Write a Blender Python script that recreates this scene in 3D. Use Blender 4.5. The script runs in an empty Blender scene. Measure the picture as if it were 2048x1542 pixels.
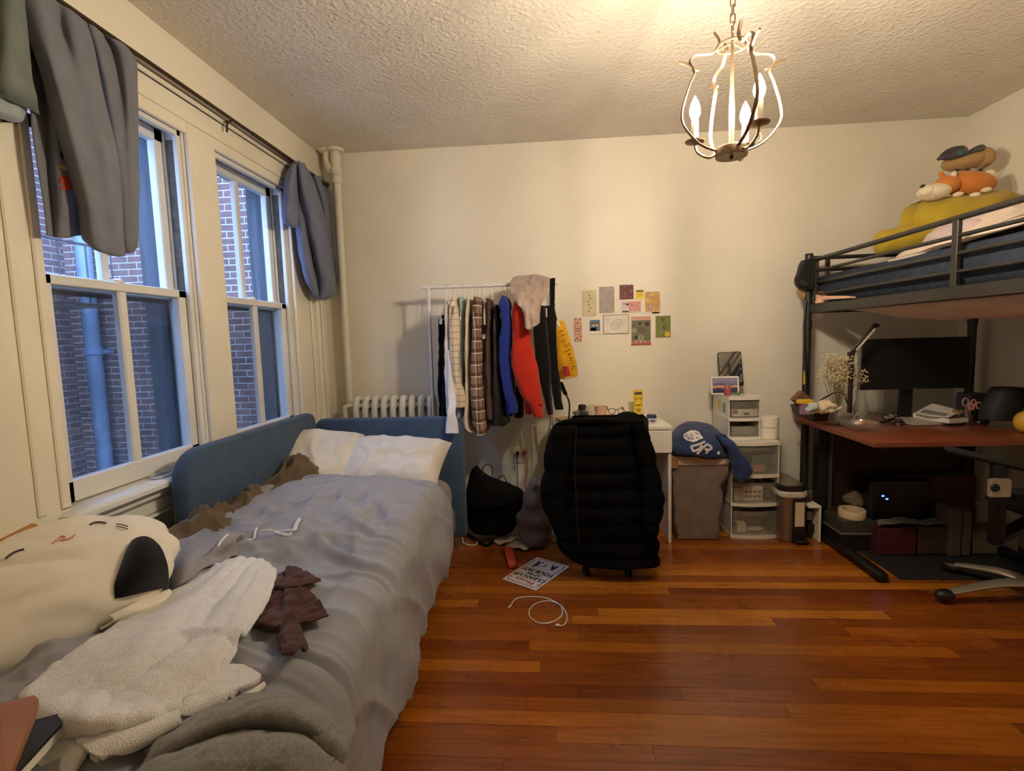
import bpy, math, random
from mathutils import Vector, Matrix, noise
random.seed(7)
S = bpy.context.scene
COL = S.collection
PI = math.pi

# ---------------------------------------------------------------- camera
IMW, IMH, FPX = 2048, 1542, 1012.85
YAW, PITCH, ROLL = 0.0759385, 0.092496, -0.0295413
CAMZ = 1.30
_f = Vector((-math.sin(YAW)*math.cos(PITCH), math.cos(YAW)*math.cos(PITCH), -math.sin(PITCH)))
_r0 = Vector((math.cos(YAW), math.sin(YAW), 0)); _u0 = _r0.cross(_f)
_r = _r0*math.cos(ROLL) + _u0*math.sin(ROLL)
_u = _u0*math.cos(ROLL) - _r0*math.sin(ROLL)
camd = bpy.data.cameras.new('camera'); cam = bpy.data.objects.new('camera', camd); COL.objects.link(cam)
camd.sensor_fit = 'HORIZONTAL'; camd.sensor_width = 36; camd.lens = FPX/IMW*36; camd.clip_start = .02
mw = Matrix(((_r.x, _u.x, -_f.x, 0), (_r.y, _u.y, -_f.y, 0), (_r.z, _u.z, -_f.z, CAMZ), (0, 0, 0, 1)))
cam.matrix_world = mw
S.camera = cam

# ---------------------------------------------------------------- world, exposure
W_STRENGTH = 14.0
EXPOSURE = 0.0
LAMP_GLOW = 1330.0
LAMP_COL = (1.0, .825, .63)
S.view_settings.view_transform = 'Standard'; S.view_settings.look = 'None'
S.view_settings.exposure = EXPOSURE; S.view_settings.gamma = 1; S.view_settings.use_curve_mapping = False
w = bpy.data.worlds.new('overcast_sky'); S.world = w; w.use_nodes = True
w.node_tree.nodes['Background'].inputs[0].default_value = (.42, .60, 1.0, 1)
w.node_tree.nodes['Background'].inputs[1].default_value = W_STRENGTH
S.cycles.use_denoising = True
S.cycles.max_bounces = 6; S.cycles.diffuse_bounces = 4; S.cycles.glossy_bounces = 3; S.cycles.transparent_max_bounces = 12; S.cycles.sample_clamp_indirect = 4
S.cycles.caustics_reflective = False; S.cycles.caustics_refractive = False
for _n, _y in (('daylight_portal', 1.84), ('daylight_portal', 2.72)):
    _l = bpy.data.lights.new(_n, 'AREA'); _l.shape = 'RECTANGLE'; _l.size = 1.45; _l.size_y = .66
    _l.cycles.is_portal = True
    _o = bpy.data.objects.new(_n, _l); COL.objects.link(_o); _o.location = (-1.86, _y, 1.53); _o.rotation_euler = (0, -PI/2, 0)

# ---------------------------------------------------------------- helpers
def ray(px, py):
    return _r*((px-IMW/2)/FPX) + _u*(-(py-IMH/2)/FPX) + _f
C0 = Vector((0, 0, CAMZ))
def PY(px, py, y): d = ray(px, py); return C0 + d*(y/d.y)
def PX(px, py, x): d = ray(px, py); return C0 + d*(x/d.x)
def PZ(px, py, z): d = ray(px, py); return C0 + d*((z-CAMZ)/d.z)
def V(*a): return Vector(a)
def lin(c):
    if isinstance(c, str): c = tuple(int(c[i:i+2], 16) for i in (0, 2, 4))
    return tuple(((v/255)/12.92 if v <= 10 else ((v/255+.055)/1.055)**2.4) for v in c[:3])

_m = {}
def nt(name):
    m = bpy.data.materials.new(name); m.use_nodes = True
    t = m.node_tree; b = t.nodes['Principled BSDF']
    return m, t, b
def node(t, typ, **kw):
    n = t.nodes.new(typ)
    for k, v in kw.items():
        if k.startswith('i_'): n.inputs[k[2:].replace('_', ' ')].default_value = v
        else: setattr(n, k, v)
    return n
def L(t, a, b): t.links.new(a, b)
def coords(t, scale=(1, 1, 1), kind='Object'):
    tc = node(t, 'ShaderNodeTexCoord'); mp = node(t, 'ShaderNodeMapping'); mp.inputs['Scale'].default_value = scale
    L(t, tc.outputs[kind], mp.inputs['Vector']); return mp.outputs['Vector']
def ramp(t, fac, stops):
    r = node(t, 'ShaderNodeValToRGB'); e = r.color_ramp.elements
    while len(e) < len(stops): e.new(.5)
    for el, (p, c) in zip(e, stops): el.position = p; el.color = (*c, 1)
    L(t, fac, r.inputs['Fac']); return r.outputs['Color']
def bump(t, b, fac, strength=.3, dist=.005):
    n = node(t, 'ShaderNodeBump'); n.inputs['Strength'].default_value = strength; n.inputs['Distance'].default_value = dist
    L(t, fac, n.inputs['Height']); L(t, n.outputs['Normal'], b.inputs['Normal']); return n
def noi(t, vec, scale, detail=3, rough=.5):
    n = node(t, 'ShaderNodeTexNoise'); n.inputs['Scale'].default_value = scale; n.inputs['Detail'].default_value = detail
    n.inputs['Roughness'].default_value = rough; L(t, vec, n.inputs['Vector']); return n.outputs['Fac']
def M(name, c, rough=.55, metal=0., var=.1, vs=9., bs=0., bst=.25, bd=.003, spec=.5, sheen=0., coat=0., alpha=1., trans=0., stretch=(1, 1, 1)):
    """plain procedural material: colour with soft noise variation, optional relief"""
    if name in _m: return _m[name]
    m, t, b = nt(name); c = lin(c)
    v = coords(t, stretch)
    lo = tuple(max(0, x*(1-var)) for x in c); hi = tuple(min(1, x*(1+var)) for x in c)
    L(t, ramp(t, noi(t, v, vs, 4), [(.3, lo), (.7, hi)]), b.inputs['Base Color'])
    b.inputs['Roughness'].default_value = rough; b.inputs['Metallic'].default_value = metal
    b.inputs['Specular IOR Level'].default_value = spec; b.inputs['Sheen Weight'].default_value = sheen
    b.inputs['Coat Weight'].default_value = coat; b.inputs['Alpha'].default_value = alpha
    b.inputs['Transmission Weight'].default_value = trans
    if bs: bump(t, b, noi(t, v, bs, 3), bst, bd)
    _m[name] = m; return m
def cloth(name, c, var=.1, bs=260, bst=.35, rough=.95, vs=14, bd=.002):
    return M(name, c, rough, 0, var, vs, bs, bst, bd, spec=.15, sheen=.15)

# --- mesh building
class B:
    def __init__(s): s.v = []; s.f = []
    def add(s, vs, fs):
        o = len(s.v); s.v += [Vector(p) for p in vs]; s.f += [tuple(i+o for i in f) for f in fs]; return s
    def box(s, c, d, rz=0., M4=None, ch=0.):
        x, y, z = d[0]/2, d[1]/2, d[2]/2
        if ch:
            k = min(ch, x*.9, y*.9, z*.9)
            vs = []
            for (zz, q) in ((-z, k), (-z+k, 0), (z-k, 0), (z, k)):
                a, b = x-q, y-q; e = k
                vs += [(-a+e, -b, zz), (a-e, -b, zz), (a, -b+e, zz), (a, b-e, zz), (a-e, b, zz), (-a+e, b, zz), (-a, b-e, zz), (-a, -b+e, zz)]
            fs = [tuple(range(7, -1, -1)), tuple(range(24, 32))]
            for r in range(3):
                for i in range(8): fs.append((r*8+i, r*8+(i+1) % 8, r*8+8+(i+1) % 8, r*8+8+i))
        else:
            vs = [(i*x, j*y, k*z) for k in (-1, 1) for j in (-1, 1) for i in (-1, 1)]
            fs = [(0, 2, 3, 1), (4, 5, 7, 6), (0, 1, 5, 4), (2, 6, 7, 3), (0, 4, 6, 2), (1, 3, 7, 5)]
        m = M4 or Matrix.Rotation(rz, 4, 'Z')
        return s.add([m @ Vector(p) + Vector(c) for p in vs], fs)
    def bb(s, a, b, ch=0.):   # box from two corners
        return s.box([(a[i]+b[i])/2 for i in range(3)], [abs(a[i]-b[i]) for i in range(3)], ch=ch)
    def bar(s, p, q, w, h, up=(0, 0, 1), ch=0.):
        p = Vector(p); q = Vector(q); d = q-p; l = d.length; d.normalize(); up = Vector(up)
        sd = d.cross(up)
        if sd.length < 1e-4: sd = d.cross(Vector((0, 1, 0)))
        sd.normalize(); u = sd.cross(d)
        m = Matrix((( d.x, sd.x, u.x, 0), (d.y, sd.y, u.y, 0), (d.z, sd.z, u.z, 0), (0, 0, 0, 1)))
        return s.box((p+q)/2, (l, w, h), M4=m, ch=ch)
    def tube(s, pts, r, n=8, closed=False, cap=True, flat=1., up=(0, 0, 1)):
        pts = [Vector(p) for p in pts]; N = len(pts)
        rs = r if isinstance(r, (list, tuple)) else [r]*N
        vs = []; up = Vector(up); prev = None
        for i, p in enumerate(pts):
            a = pts[(i-1) % N] if (closed or i) else p
            b = pts[(i+1) % N] if (closed or i < N-1) else p
            d = (b-a).normalized()
            if prev is None:
                sd = d.cross(up)
                if sd.length < 1e-3: sd = d.cross(Vector((0, 1, .01)))
            else:
                sd = prev - d*prev.dot(d)
            sd.normalize(); prev = sd; u = sd.cross(d)
            for k in range(n):
                t = 2*PI*k/n
                vs.append(p + sd*(math.cos(t)*rs[i]) + u*(math.sin(t)*rs[i]*flat))
        fs = []
        for i in range(N if closed else N-1):
            j = (i+1) % N
            for k in range(n): fs.append((i*n+k, i*n+(k+1) % n, j*n+(k+1) % n, j*n+k))
        if cap and not closed: fs += [tuple(range(n-1, -1, -1)), tuple(range((N-1)*n, N*n))]
        return s.add(vs, fs)
    def lathe(s, c, prof, n=20, ax=None, cap=True):
        """prof: (r, h) list around axis from c"""
        c = Vector(c); a = Vector(ax or (0, 0, 1)).normalized()
        e = a.orthogonal().normalized(); g = a.cross(e)
        vs = [c + a*h + e*(math.cos(2*PI*k/n)*r) + g*(math.sin(2*PI*k/n)*r) for r, h in prof for k in range(n)]
        fs = [(i*n+k, i*n+(k+1) % n, i*n+n+(k+1) % n, i*n+n+k) for i in range(len(prof)-1) for k in range(n)]
        if cap: fs += [tuple(range(n-1, -1, -1)), tuple(range((len(prof)-1)*n, len(prof)*n))]
        return s.add(vs, fs)
    def ball(s, c, r, nu=14, nv=9, M3=None, fn=None):
        r = (r, r, r) if not isinstance(r, (tuple, list)) else r
        c = Vector(c); vs = []
        for i in range(nv+1):
            ph = PI*i/nv
            for k in range(nu):
                th = 2*PI*k/nu
                p = Vector((math.sin(ph)*math.cos(th)*r[0], math.sin(ph)*math.sin(th)*r[1], -math.cos(ph)*r[2]))
                if fn: p = fn(p)
                if M3: p = M3 @ p
                vs.append(c+p)
        fs = [(i*nu+k, i*nu+(k+1) % nu, i*nu+nu+(k+1) % nu, i*nu+nu+k) for i in range(nv) for k in range(nu)]
        return s.add(vs, fs)
    def prism(s, pts, off):
        """closed polygon pts extruded by vector off"""
        n = len(pts); off = Vector(off); pts = [Vector(p) for p in pts]
        return s.add(pts+[p+off for p in pts], [tuple(range(n-1, -1, -1)), tuple(range(n, 2*n))]+[(i, (i+1) % n, n+(i+1) % n, n+i) for i in range(n)])
    def grid(s, g, close_u=False, thick=0.):
        """g[row][col] points; optional thickness along the surface normal"""
        R = len(g); Cn = len(g[0])
        o = [p for r in g for p in r]
        q = [(i*Cn+k, i*Cn+(k+1) % Cn, (i+1)*Cn+(k+1) % Cn, (i+1)*Cn+k) for i in range(R-1) for k in range(Cn if close_u else Cn-1)]
        if not thick: return s.add(o, q)
        nr = [Vector() for _ in o]
        for f in q:
            a = (o[f[2]]-o[f[0]]).cross(o[f[3]]-o[f[1]])
            for i in f: nr[i] += a
        o2 = [p - n.normalized()*thick if n.length else p for p, n in zip(o, nr)]
        N = len(o); fs = list(q)+[tuple(N+i for i in reversed(f)) for f in q]
        bd = []
        if not close_u:
            bd += [(i*Cn, (i+1)*Cn) for i in range(R-1)]+[((i+1)*Cn+Cn-1, i*Cn+Cn-1) for i in range(R-1)]
        cc = Cn if close_u else Cn-1
        bd += [(k+1 if k+1 < Cn else 0, k) for k in range(cc)]+[((R-1)*Cn+k, (R-1)*Cn+(k+1) % Cn) for k in range(cc)]
        fs += [(a, b, N+b, N+a) for a, b in bd]
        return s.add(o+o2, fs)

def crom(p0, p1, p2, p3, t):
    return .5*((2*p1)+(p2-p0)*t+(2*p0-5*p1+4*p2-p3)*t*t+(3*p1-p0-3*p2+p3)*t*t*t)
def spline(pts, n, closed=False):
    pts = [Vector(p) for p in pts]; N = len(pts); out = []
    seg = N if closed else N-1
    for i in range(n):
        u = i/(n if closed else n-1)*seg; k = min(int(u), seg-1); t = u-k
        g = (lambda j: pts[j % N]) if closed else (lambda j: pts[max(0, min(N-1, j))])
        out.append(crom(g(k-1), g(k), g(k+1), g(k+2), t))
    return out
def loft(rows, nu, nv, closed=False):
    """rows of control points (same count each) -> smooth nv x nu grid"""
    rr = [spline(r, nu, closed) for r in rows]
    cols = [spline([r[k] for r in rr], nv) for k in range(nu)]
    return [[cols[k][j] for k in range(nu)] for j in range(nv)]
def wrinkle(g, amp, sc, seed=0, ridged=False, vec=None, edge=True, stretch=(1, 1, 1)):
    """push a grid in and out with folds"""
    R = len(g); Cn = len(g[0]); o = []
    for i in range(R):
        row = []
        for k in range(Cn):
            p = g[i][k]
            if vec: n = Vector(vec)
            else:
                a = g[min(R-1, i+1)][k]-g[max(0, i-1)][k]; b = g[i][min(Cn-1, k+1)]-g[i][max(0, k-1)]
                n = b.cross(a)
                if n.length: n.normalize()
            q = Vector((p.x*stretch[0], p.y*stretch[1], p.z*stretch[2]))*sc+Vector((seed*3.1, seed*1.7, seed))
            f = noise.noise(q)+.5*noise.noise(q*2.1)
            if ridged: f = 1-abs(noise.noise(q))*2.2+.4*noise.noise(q*2.3)
            row.append(p+n*(f*amp))
        o.append(row)
    return o
def rings(spec, y, dy, n=16, sq=2.6):
    """closed rings from (py, pxL, pxR[, y, dy]) silhouettes at depth y"""
    out = []
    for q in spec:
        yy = q[3] if len(q) > 3 else y; d = q[4] if len(q) > 4 else dy
        a = PY(q[1], q[0], yy); b = PY(q[2], q[0], yy); c = (a+b)/2; hw = (b-a).length/2
        r = []
        for k in range(n):
            t = 2*PI*k/n; ct, st = math.cos(t), math.sin(t)
            r.append(c+Vector((math.copysign(abs(ct)**(2/sq), ct)*hw, math.copysign(abs(st)**(2/sq), st)*d, 0)))
        out.append(r)
    return out

def mesh(name, b, mat, smooth=False, origin=None):
    me = bpy.data.meshes.new(name)
    c = Vector(origin) if origin is not None else (Vector([sum(x)/len(b.v) for x in zip(*b.v)]) if b.v else Vector())
    me.from_pydata([tuple(v-c) for v in b.v], [], b.f)
    for mm in (mat if isinstance(mat, list) else [mat]): me.materials.append(mm)
    if smooth:
        me.polygons.foreach_set('use_smooth', [True]*len(me.polygons))
        me.update()
        if smooth != 'all': me.set_sharp_from_angle(angle=math.radians(42))
    me.update()
    return me, c
def wloc(o):
    p = Vector()
    while o: p += o.location; o = o.parent
    return p
def link(name, me, parent=None, at=None):
    o = bpy.data.objects.new(name, me); COL.objects.link(o)
    if parent: o.parent = parent; o.location = Vector(at)-wloc(parent)
    else: o.location = at
    return o
def part(name, b, mat, parent, smooth=True, label=None, kind=None):
    me, c = mesh(name, b, mat, smooth); o = link(name, me, parent, c)
    if label: o['label'] = label
    if kind: o['kind'] = kind
    return o
def tag(o, label, cat, group=None, kind=None):
    o['label'] = label; o['category'] = cat
    if group: o['group'] = group
    if kind: o['kind'] = kind
    return o
def thing(name, label, cat, loc, group=None):
    o = bpy.data.objects.new(name, None); COL.objects.link(o); o.location = loc; o.empty_display_size = .05
    return tag(o, label, cat, group)
def one(name, b, mat, label, cat, group=None, smooth=True):
    me, c = mesh(name, b, mat, smooth)
    return tag(link(name, me, None, c), label, cat, group)
def struct(name, b, mat, smooth=False, label=None):
    me, c = mesh(name, b, mat, smooth); o = link(name, me, None, c); o['kind'] = 'structure'
    if label: o['label'] = label
    return o
def write(txt, size, loc, xdir, ydir, mat, parent, name='lettering', align='CENTER', wide=1., bold=0., thick=.0004):
    """flat printed lettering as a thin mesh part"""
    cu = bpy.data.curves.new('t', 'FONT'); cu.body = txt; cu.size = size; cu.align_x = align; cu.align_y = 'CENTER'
    cu.extrude = thick; cu.offset = bold; cu.resolution_u = 3
    to = bpy.data.objects.new('t', cu); COL.objects.link(to)
    dg = bpy.context.evaluated_depsgraph_get()
    me = bpy.data.meshes.new_from_object(to.evaluated_get(dg)); bpy.data.objects.remove(to); bpy.data.curves.remove(cu)
    x = Vector(xdir).normalized(); y = Vector(ydir).normalized(); z = x.cross(y)
    me.transform(Matrix(((x.x*wide, y.x, z.x, 0), (x.y*wide, y.y, z.y, 0), (x.z*wide, y.z, z.z, 0), (0, 0, 0, 1))))
    me.materials.clear(); me.materials.append(mat); me.name = name
    return link(name, me, parent, Vector(loc))

# ================================================================ room
XL, XR, YB, YF, ZC = -1.58, 2.714, 3.60, -1.10, 2.63
# --- materials of the shell
def paint(name, c, rough=.45, bs=35, bst=.12, bd=.004, var=.04):
    return M(name, c, rough, 0, var, 3., bs, bst, bd)
m_wall = paint('cream_wall_paint', (234, 226, 208), .55, 22, .1, .004)
m_trim = paint('cream_gloss_trim', (234, 226, 204), .3, 30, .2, .004)
m_sash = paint('white_sash_paint', (226, 224, 216), .4, 60, .3, .003, .08)
def ceiling_mat():
    m, t, b = nt('textured_ceiling_plaster'); v = coords(t)
    L(t, ramp(t, noi(t, v, 3), [(.3, lin((214, 205, 190))), (.7, lin((224, 216, 202)))]), b.inputs['Base Color'])
    b.inputs['Roughness'].default_value = .6
    mx = node(t, 'ShaderNodeMath', operation='POWER'); L(t, noi(t, v, 42, 2, .55), mx.inputs[0]); mx.inputs[1].default_value = 2.2
    bump(t, b, mx.outputs[0], .75, .014); return m
def plank_mat():
    m, t, b = nt('oak_strip_flooring'); oi = node(t, 'ShaderNodeObjectInfo')
    tc = node(t, 'ShaderNodeTexCoord'); ad = node(t, 'ShaderNodeVectorMath', operation='ADD')
    sc = node(t, 'ShaderNodeVectorMath', operation='SCALE'); sc.inputs['Scale'].default_value = 37
    cmb = node(t, 'ShaderNodeCombineXYZ'); L(t, oi.outputs['Random'], cmb.inputs[0]); L(t, oi.outputs['Random'], cmb.inputs[1])
    L(t, cmb.outputs[0], sc.inputs[0]); gm = node(t, 'ShaderNodeNewGeometry')
    L(t, gm.outputs['Position'], ad.inputs[0]); L(t, sc.outputs[0], ad.inputs[1])
    mp = node(t, 'ShaderNodeMapping'); mp.inputs['Scale'].default_value = (1.6, 26, 1); L(t, ad.outputs[0], mp.inputs[0])
    g = noi(t, mp.outputs[0], 2.2, 6, .62)
    wv = node(t, 'ShaderNodeTexWave', wave_type='BANDS', bands_direction='Y'); wv.inputs['Scale'].default_value = 4
    wv.inputs['Distortion'].default_value = 9; wv.inputs['Detail'].default_value = 2; wv.inputs['Detail Scale'].default_value = .6
    mp2 = node(t, 'ShaderNodeMapping'); mp2.inputs['Scale'].default_value = (1.1, 9, 1); L(t, ad.outputs[0], mp2.inputs[0]); L(t, mp2.outputs[0], wv.inputs[0])
    base = ramp(t, oi.outputs['Random'], [(0, lin((126, 60, 22))), (.3, lin((148, 78, 25))), (.6, lin((164, 91, 28))), (.85, lin((182, 108, 32))), (1, lin((202, 128, 40)))])
    m1 = node(t, 'ShaderNodeMix', data_type='RGBA', blend_type='MULTIPLY'); m1.inputs[0].default_value = .75
    L(t, base, m1.inputs[6]); L(t, ramp(t, g, [(.32, (.5, .42, .36)), (.62, (1.08, 1.04, 1))]), m1.inputs[7])
    m2 = node(t, 'ShaderNodeMix', data_type='RGBA', blend_type='MULTIPLY'); m2.inputs[0].default_value = .3
    L(t, m1.outputs[2], m2.inputs[6]); L(t, ramp(t, wv.outputs['Fac'], [(.2, (.7, .6, .5)), (.6, (1, 1, 1))]), m2.inputs[7])
    L(t, m2.outputs[2], b.inputs['Base Color'])
    L(t, ramp(t, noi(t, gm.outputs['Position'], 5), [(.35, (.24,)*3), (.7, (.4,)*3)]), b.inputs['Roughness'])
    b.inputs['Coat Weight'].default_value = .25; b.inputs['Coat Roughness'].default_value = .18
    bump(t, b, g, .12, .002); return m
m_ceil = ceiling_mat(); m_plank = plank_mat()
m_sub = M('dark_floor_joint', (48, 24, 12), .8)

# --- floor: sub-floor with separate oak strips
fl = struct('floor', B().bb((XL-.1, YF, -.08), (XR+.1, YB+.1, -.0125)), m_sub, label='narrow strip oak floor')
PW = .0683
unit, _ = mesh('plank', B().box((0, 0, 0), (1, PW-.0011, .012), ch=.0), m_plank, origin=(0, 0, 0))
def plank(x0, x1, y):
    o = link('plank', unit, fl, ((x0+x1)/2, y, -.006-random.random()*.0005)); o.scale = (x1-x0-.001, 1, 1)
yy = 1.524-.0342-30*PW; row = 0
while yy < YB+.02:
    x = XL-random.random()*1.2
    while x < XR:
        l = random.choice((.9, 1.3, 1.7, 2.3)); x1 = x+l
        if yy > .2 or int(row) % 2 == 0 or True:
            a, b_ = max(x, XL), min(x1, XR)
            if b_-a > .05: plank(a, b_, yy)
        x = x1
    yy += PW; row += 1
# --- walls and ceiling
struct('ceiling', B().bb((XL-.3, YF-.1, ZC), (XR+.1, YB+.1, ZC+.1)), m_ceil, label='cream ceiling with stippled plaster texture')
struct('wall_back', B().bb((XL-.3, YB, -.08), (XR+.1, YB+.1, ZC+.05)), m_wall)
struct('wall_right', B().bb((XR, YF-.1, -.08), (XR+.1, YB+.1, ZC+.05)), m_wall)
struct('wall_front', B().bb((XL-.3, YF-.1, -.08), (XR+.1, YF, ZC+.05)), m_wall)
W1a, W1b, W2a, W2b, WZ0, WZ1 = 1.487, 2.20, 2.385, 3.06, .79, 2.265
bl = B()
for (ya, yb, za, zb) in ((YF-.1, W1a, -.08, ZC+.05), (W1b, W2a, WZ0, WZ1), (W2b, YB+.1, -.08, ZC+.05), (W1a, W2b, -.08, WZ0-.02), (W1a, W2b, WZ1, ZC+.05)):
    bl.bb((XL-.14, ya, za), (XL, yb, zb))
struct('wall_left', bl, m_wall)
m_reveal = M('dark_outer_reveal', (52, 56, 62), .9, bs=40)  # even dark bluish grey for the whole outer reveal
bl = B()
for (ya, yb, za, zb) in ((W1a-.3, W1a-.02, 0, 2.7), (W1b-.0, W2a+.0, .6, 2.5), (W2b+.0, W2b+.3, 0, 2.7), (W1a-.3, W2b+.3, -.3, WZ0-.02), (W1a-.3, W2b+.3, WZ1+.0, 2.9)):
    bl.bb((XL-.25, ya, za), (XL-.142, yb, zb))
struct('wall_outer_reveal', bl, m_reveal)
bl = B(); bl.bb((XL, YB-.018, 0), (XR, YB, .16), .004).bb((XL, YB-.026, .16), (XR, YB, .185), .008)
struct('baseboard_back', bl, m_trim)
bl = B(); bl.bb((XR-.018, YF, 0), (XR, YB-.03, .16), .004).bb((XR-.026, YF, .16), (XR, YB-.03, .185), .008)
struct('baseboard_right', bl, m_trim)
# --- window casings
T = struct('trim_1', B().bb((XL, 1.20, .70), (XL+.022, W1a-.0, 2.42), .004)
    .bb((XL, 1.12, .0), (XL+.045, 1.20, 2.42), .015).bb((XL+.02, 1.20, .70), (XL+.034, 1.235, 2.42), .006)
    .bb((XL+.02, 1.38, .80), (XL+.030, 1.41, 2.27), .005).bb((XL+.02, 1.455, .80), (XL+.030, W1a, 2.27), .004), m_trim, True, 'thickly painted casing left of the windows')
struct('trim_2', B().bb((XL, W1b, .80), (XL+.022, W2a, WZ1+.02), .004), m_trim, True)
struct('trim_3', B().bb((XL, W2b, .70), (XL+.022, 3.30, 2.42), .004).bb((XL, 3.30, .0), (XL+.05, 3.42, 2.42), .012)
    .bb((XL+.02, 3.24, .7), (XL+.036, 3.30, 2.42), .008).bb((XL+.05, 3.33, .0), (XL+.062, 3.39, 2.42), .006), m_trim, True)
struct('trim_4', B().bb((XL, 1.12, WZ1+.02), (XL+.024, 3.42, 2.40), .003).bb((XL, 1.10, 2.40), (XL+.05, 3.44, 2.425), .008)
    .bb((XL, W1a, WZ1-.03), (XL+.016, W2b, WZ1+.03), .004).bb((XL+.02, 1.12, 2.37), (XL+.034, 3.42, 2.40), .006), m_trim, True)
struct('trim_5', B().bb((XL-.135, W1a-.04, WZ0-.035), (XL+.085, 3.34, WZ0), .01).bb((XL, W1a-.04, WZ0-.075), (XL+.05, 3.3, WZ0-.035), .014)
    .bb((XL, W1a-.04, WZ0-.13), (XL+.03, 3.3, WZ0-.075), .008).bb((XL, W1a-.04, WZ0-.145), (XL+.038, 3.3, WZ0-.13), .006), m_sash, True, 'white window stool and apron')
# --- glass
def glass_mat(name, haze):
    m, t, b = nt(name); out = t.nodes['Material Output']; v = coords(t)
    tr = node(t, 'ShaderNodeBsdfTransparent'); tr.inputs[0].default_value = (.86, .92, 1, 1)
    gl = node(t, 'ShaderNodeBsdfGlossy'); gl.inputs['Roughness'].default_value = .06
    lw = node(t, 'ShaderNodeLayerWeight'); lw.inputs['Blend'].default_value = .5
    pw = node(t, 'ShaderNodeMath', operation='POWER'); L(t, lw.outputs['Facing'], pw.inputs[0]); pw.inputs[1].default_value = 4.
    fr = node(t, 'ShaderNodeMath', operation='MULTIPLY_ADD'); L(t, pw.outputs[0], fr.inputs[0]); fr.inputs[1].default_value = .45; fr.inputs[2].default_value = .03
    mx = node(t, 'ShaderNodeMixShader'); L(t, fr.outputs[0], mx.inputs[0]); L(t, tr.outputs[0], mx.inputs[1]); L(t, gl.outputs[0], mx.inputs[2])
    df = node(t, 'ShaderNodeBsdfTranslucent'); df.inputs[0].default_value = (.62, .72, .85, 1)
    mp = node(t, 'ShaderNodeMapping'); mp.inputs['Scale'].default_value = (1, 6, .7); L(t, v, mp.inputs[0])
    n = ramp(t, noi(t, mp.outputs[0], 6, 5, .6), [(.35, (haze*.35,)*3), (.75, (haze*1.4,)*3)])
    m2 = node(t, 'ShaderNodeMixShader'); L(t, n, m2.inputs[0]); L(t, mx.outputs[0], m2.inputs[1]); L(t, df.outputs[0], m2.inputs[2])
    L(t, m2.outputs[0], out.inputs['Surface']); return m
m_glass = glass_mat('dusty_window_glass', .035)
m_track = M('grimy_sash_track', (96, 86, 72), .8, var=.35, vs=30, bs=60, bst=.6)
m_dark = M('dark_metal_screen_frame', (38, 38, 40), .6)
def screen_mat():
    m, t, b = nt('grey_insect_mesh'); out = t.nodes['Material Output']; v = coords(t)
    tr = node(t, 'ShaderNodeBsdfTransparent'); df = node(t, 'ShaderNodeBsdfDiffuse'); df.inputs[0].default_value = (.10, .11, .13, 1)
    mx = node(t, 'ShaderNodeMixShader'); L(t, ramp(t, noi(t, v, 5, 4), [(.3, (.46,)*3), (.7, (.58,)*3)]), mx.inputs[0]); L(t, tr.outputs[0], mx.inputs[1]); L(t, df.outputs[0], mx.inputs[2])
    L(t, mx.outputs[0], out.inputs['Surface']); return m
m_screen = screen_mat()
def sash(w, name, xf, y0, y1, z0, z1, st, top, bot, mun, ym):
    """one sash: stiles, rails and muntin round two panes; xf is the room face"""
    xb = xf-.036
    b = B().bb((xb, y0, z0), (xf, y0+st, z1), .004).bb((xb, y1-st, z0), (xf, y1, z1), .004)
    b.bb((xb, y0, z1-top), (xf, y1, z1), .004).bb((xb, y0, z0), (xf, y1, z0+bot), .004)
    b.bb((xb, ym-mun/2, z0), (xf-.004, ym+mun/2, z1), .006)
    s = part(name, b, m_sash, w)
    for a, c in ((y0+st, ym-mun/2), (ym+mun/2, y1-st)):
        part('pane', B().bb((xb+.014, a-.004, z0+bot-.004), (xb+.018, c+.004, z1-top+.004)), m_glass, s, False)
    return s
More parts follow.
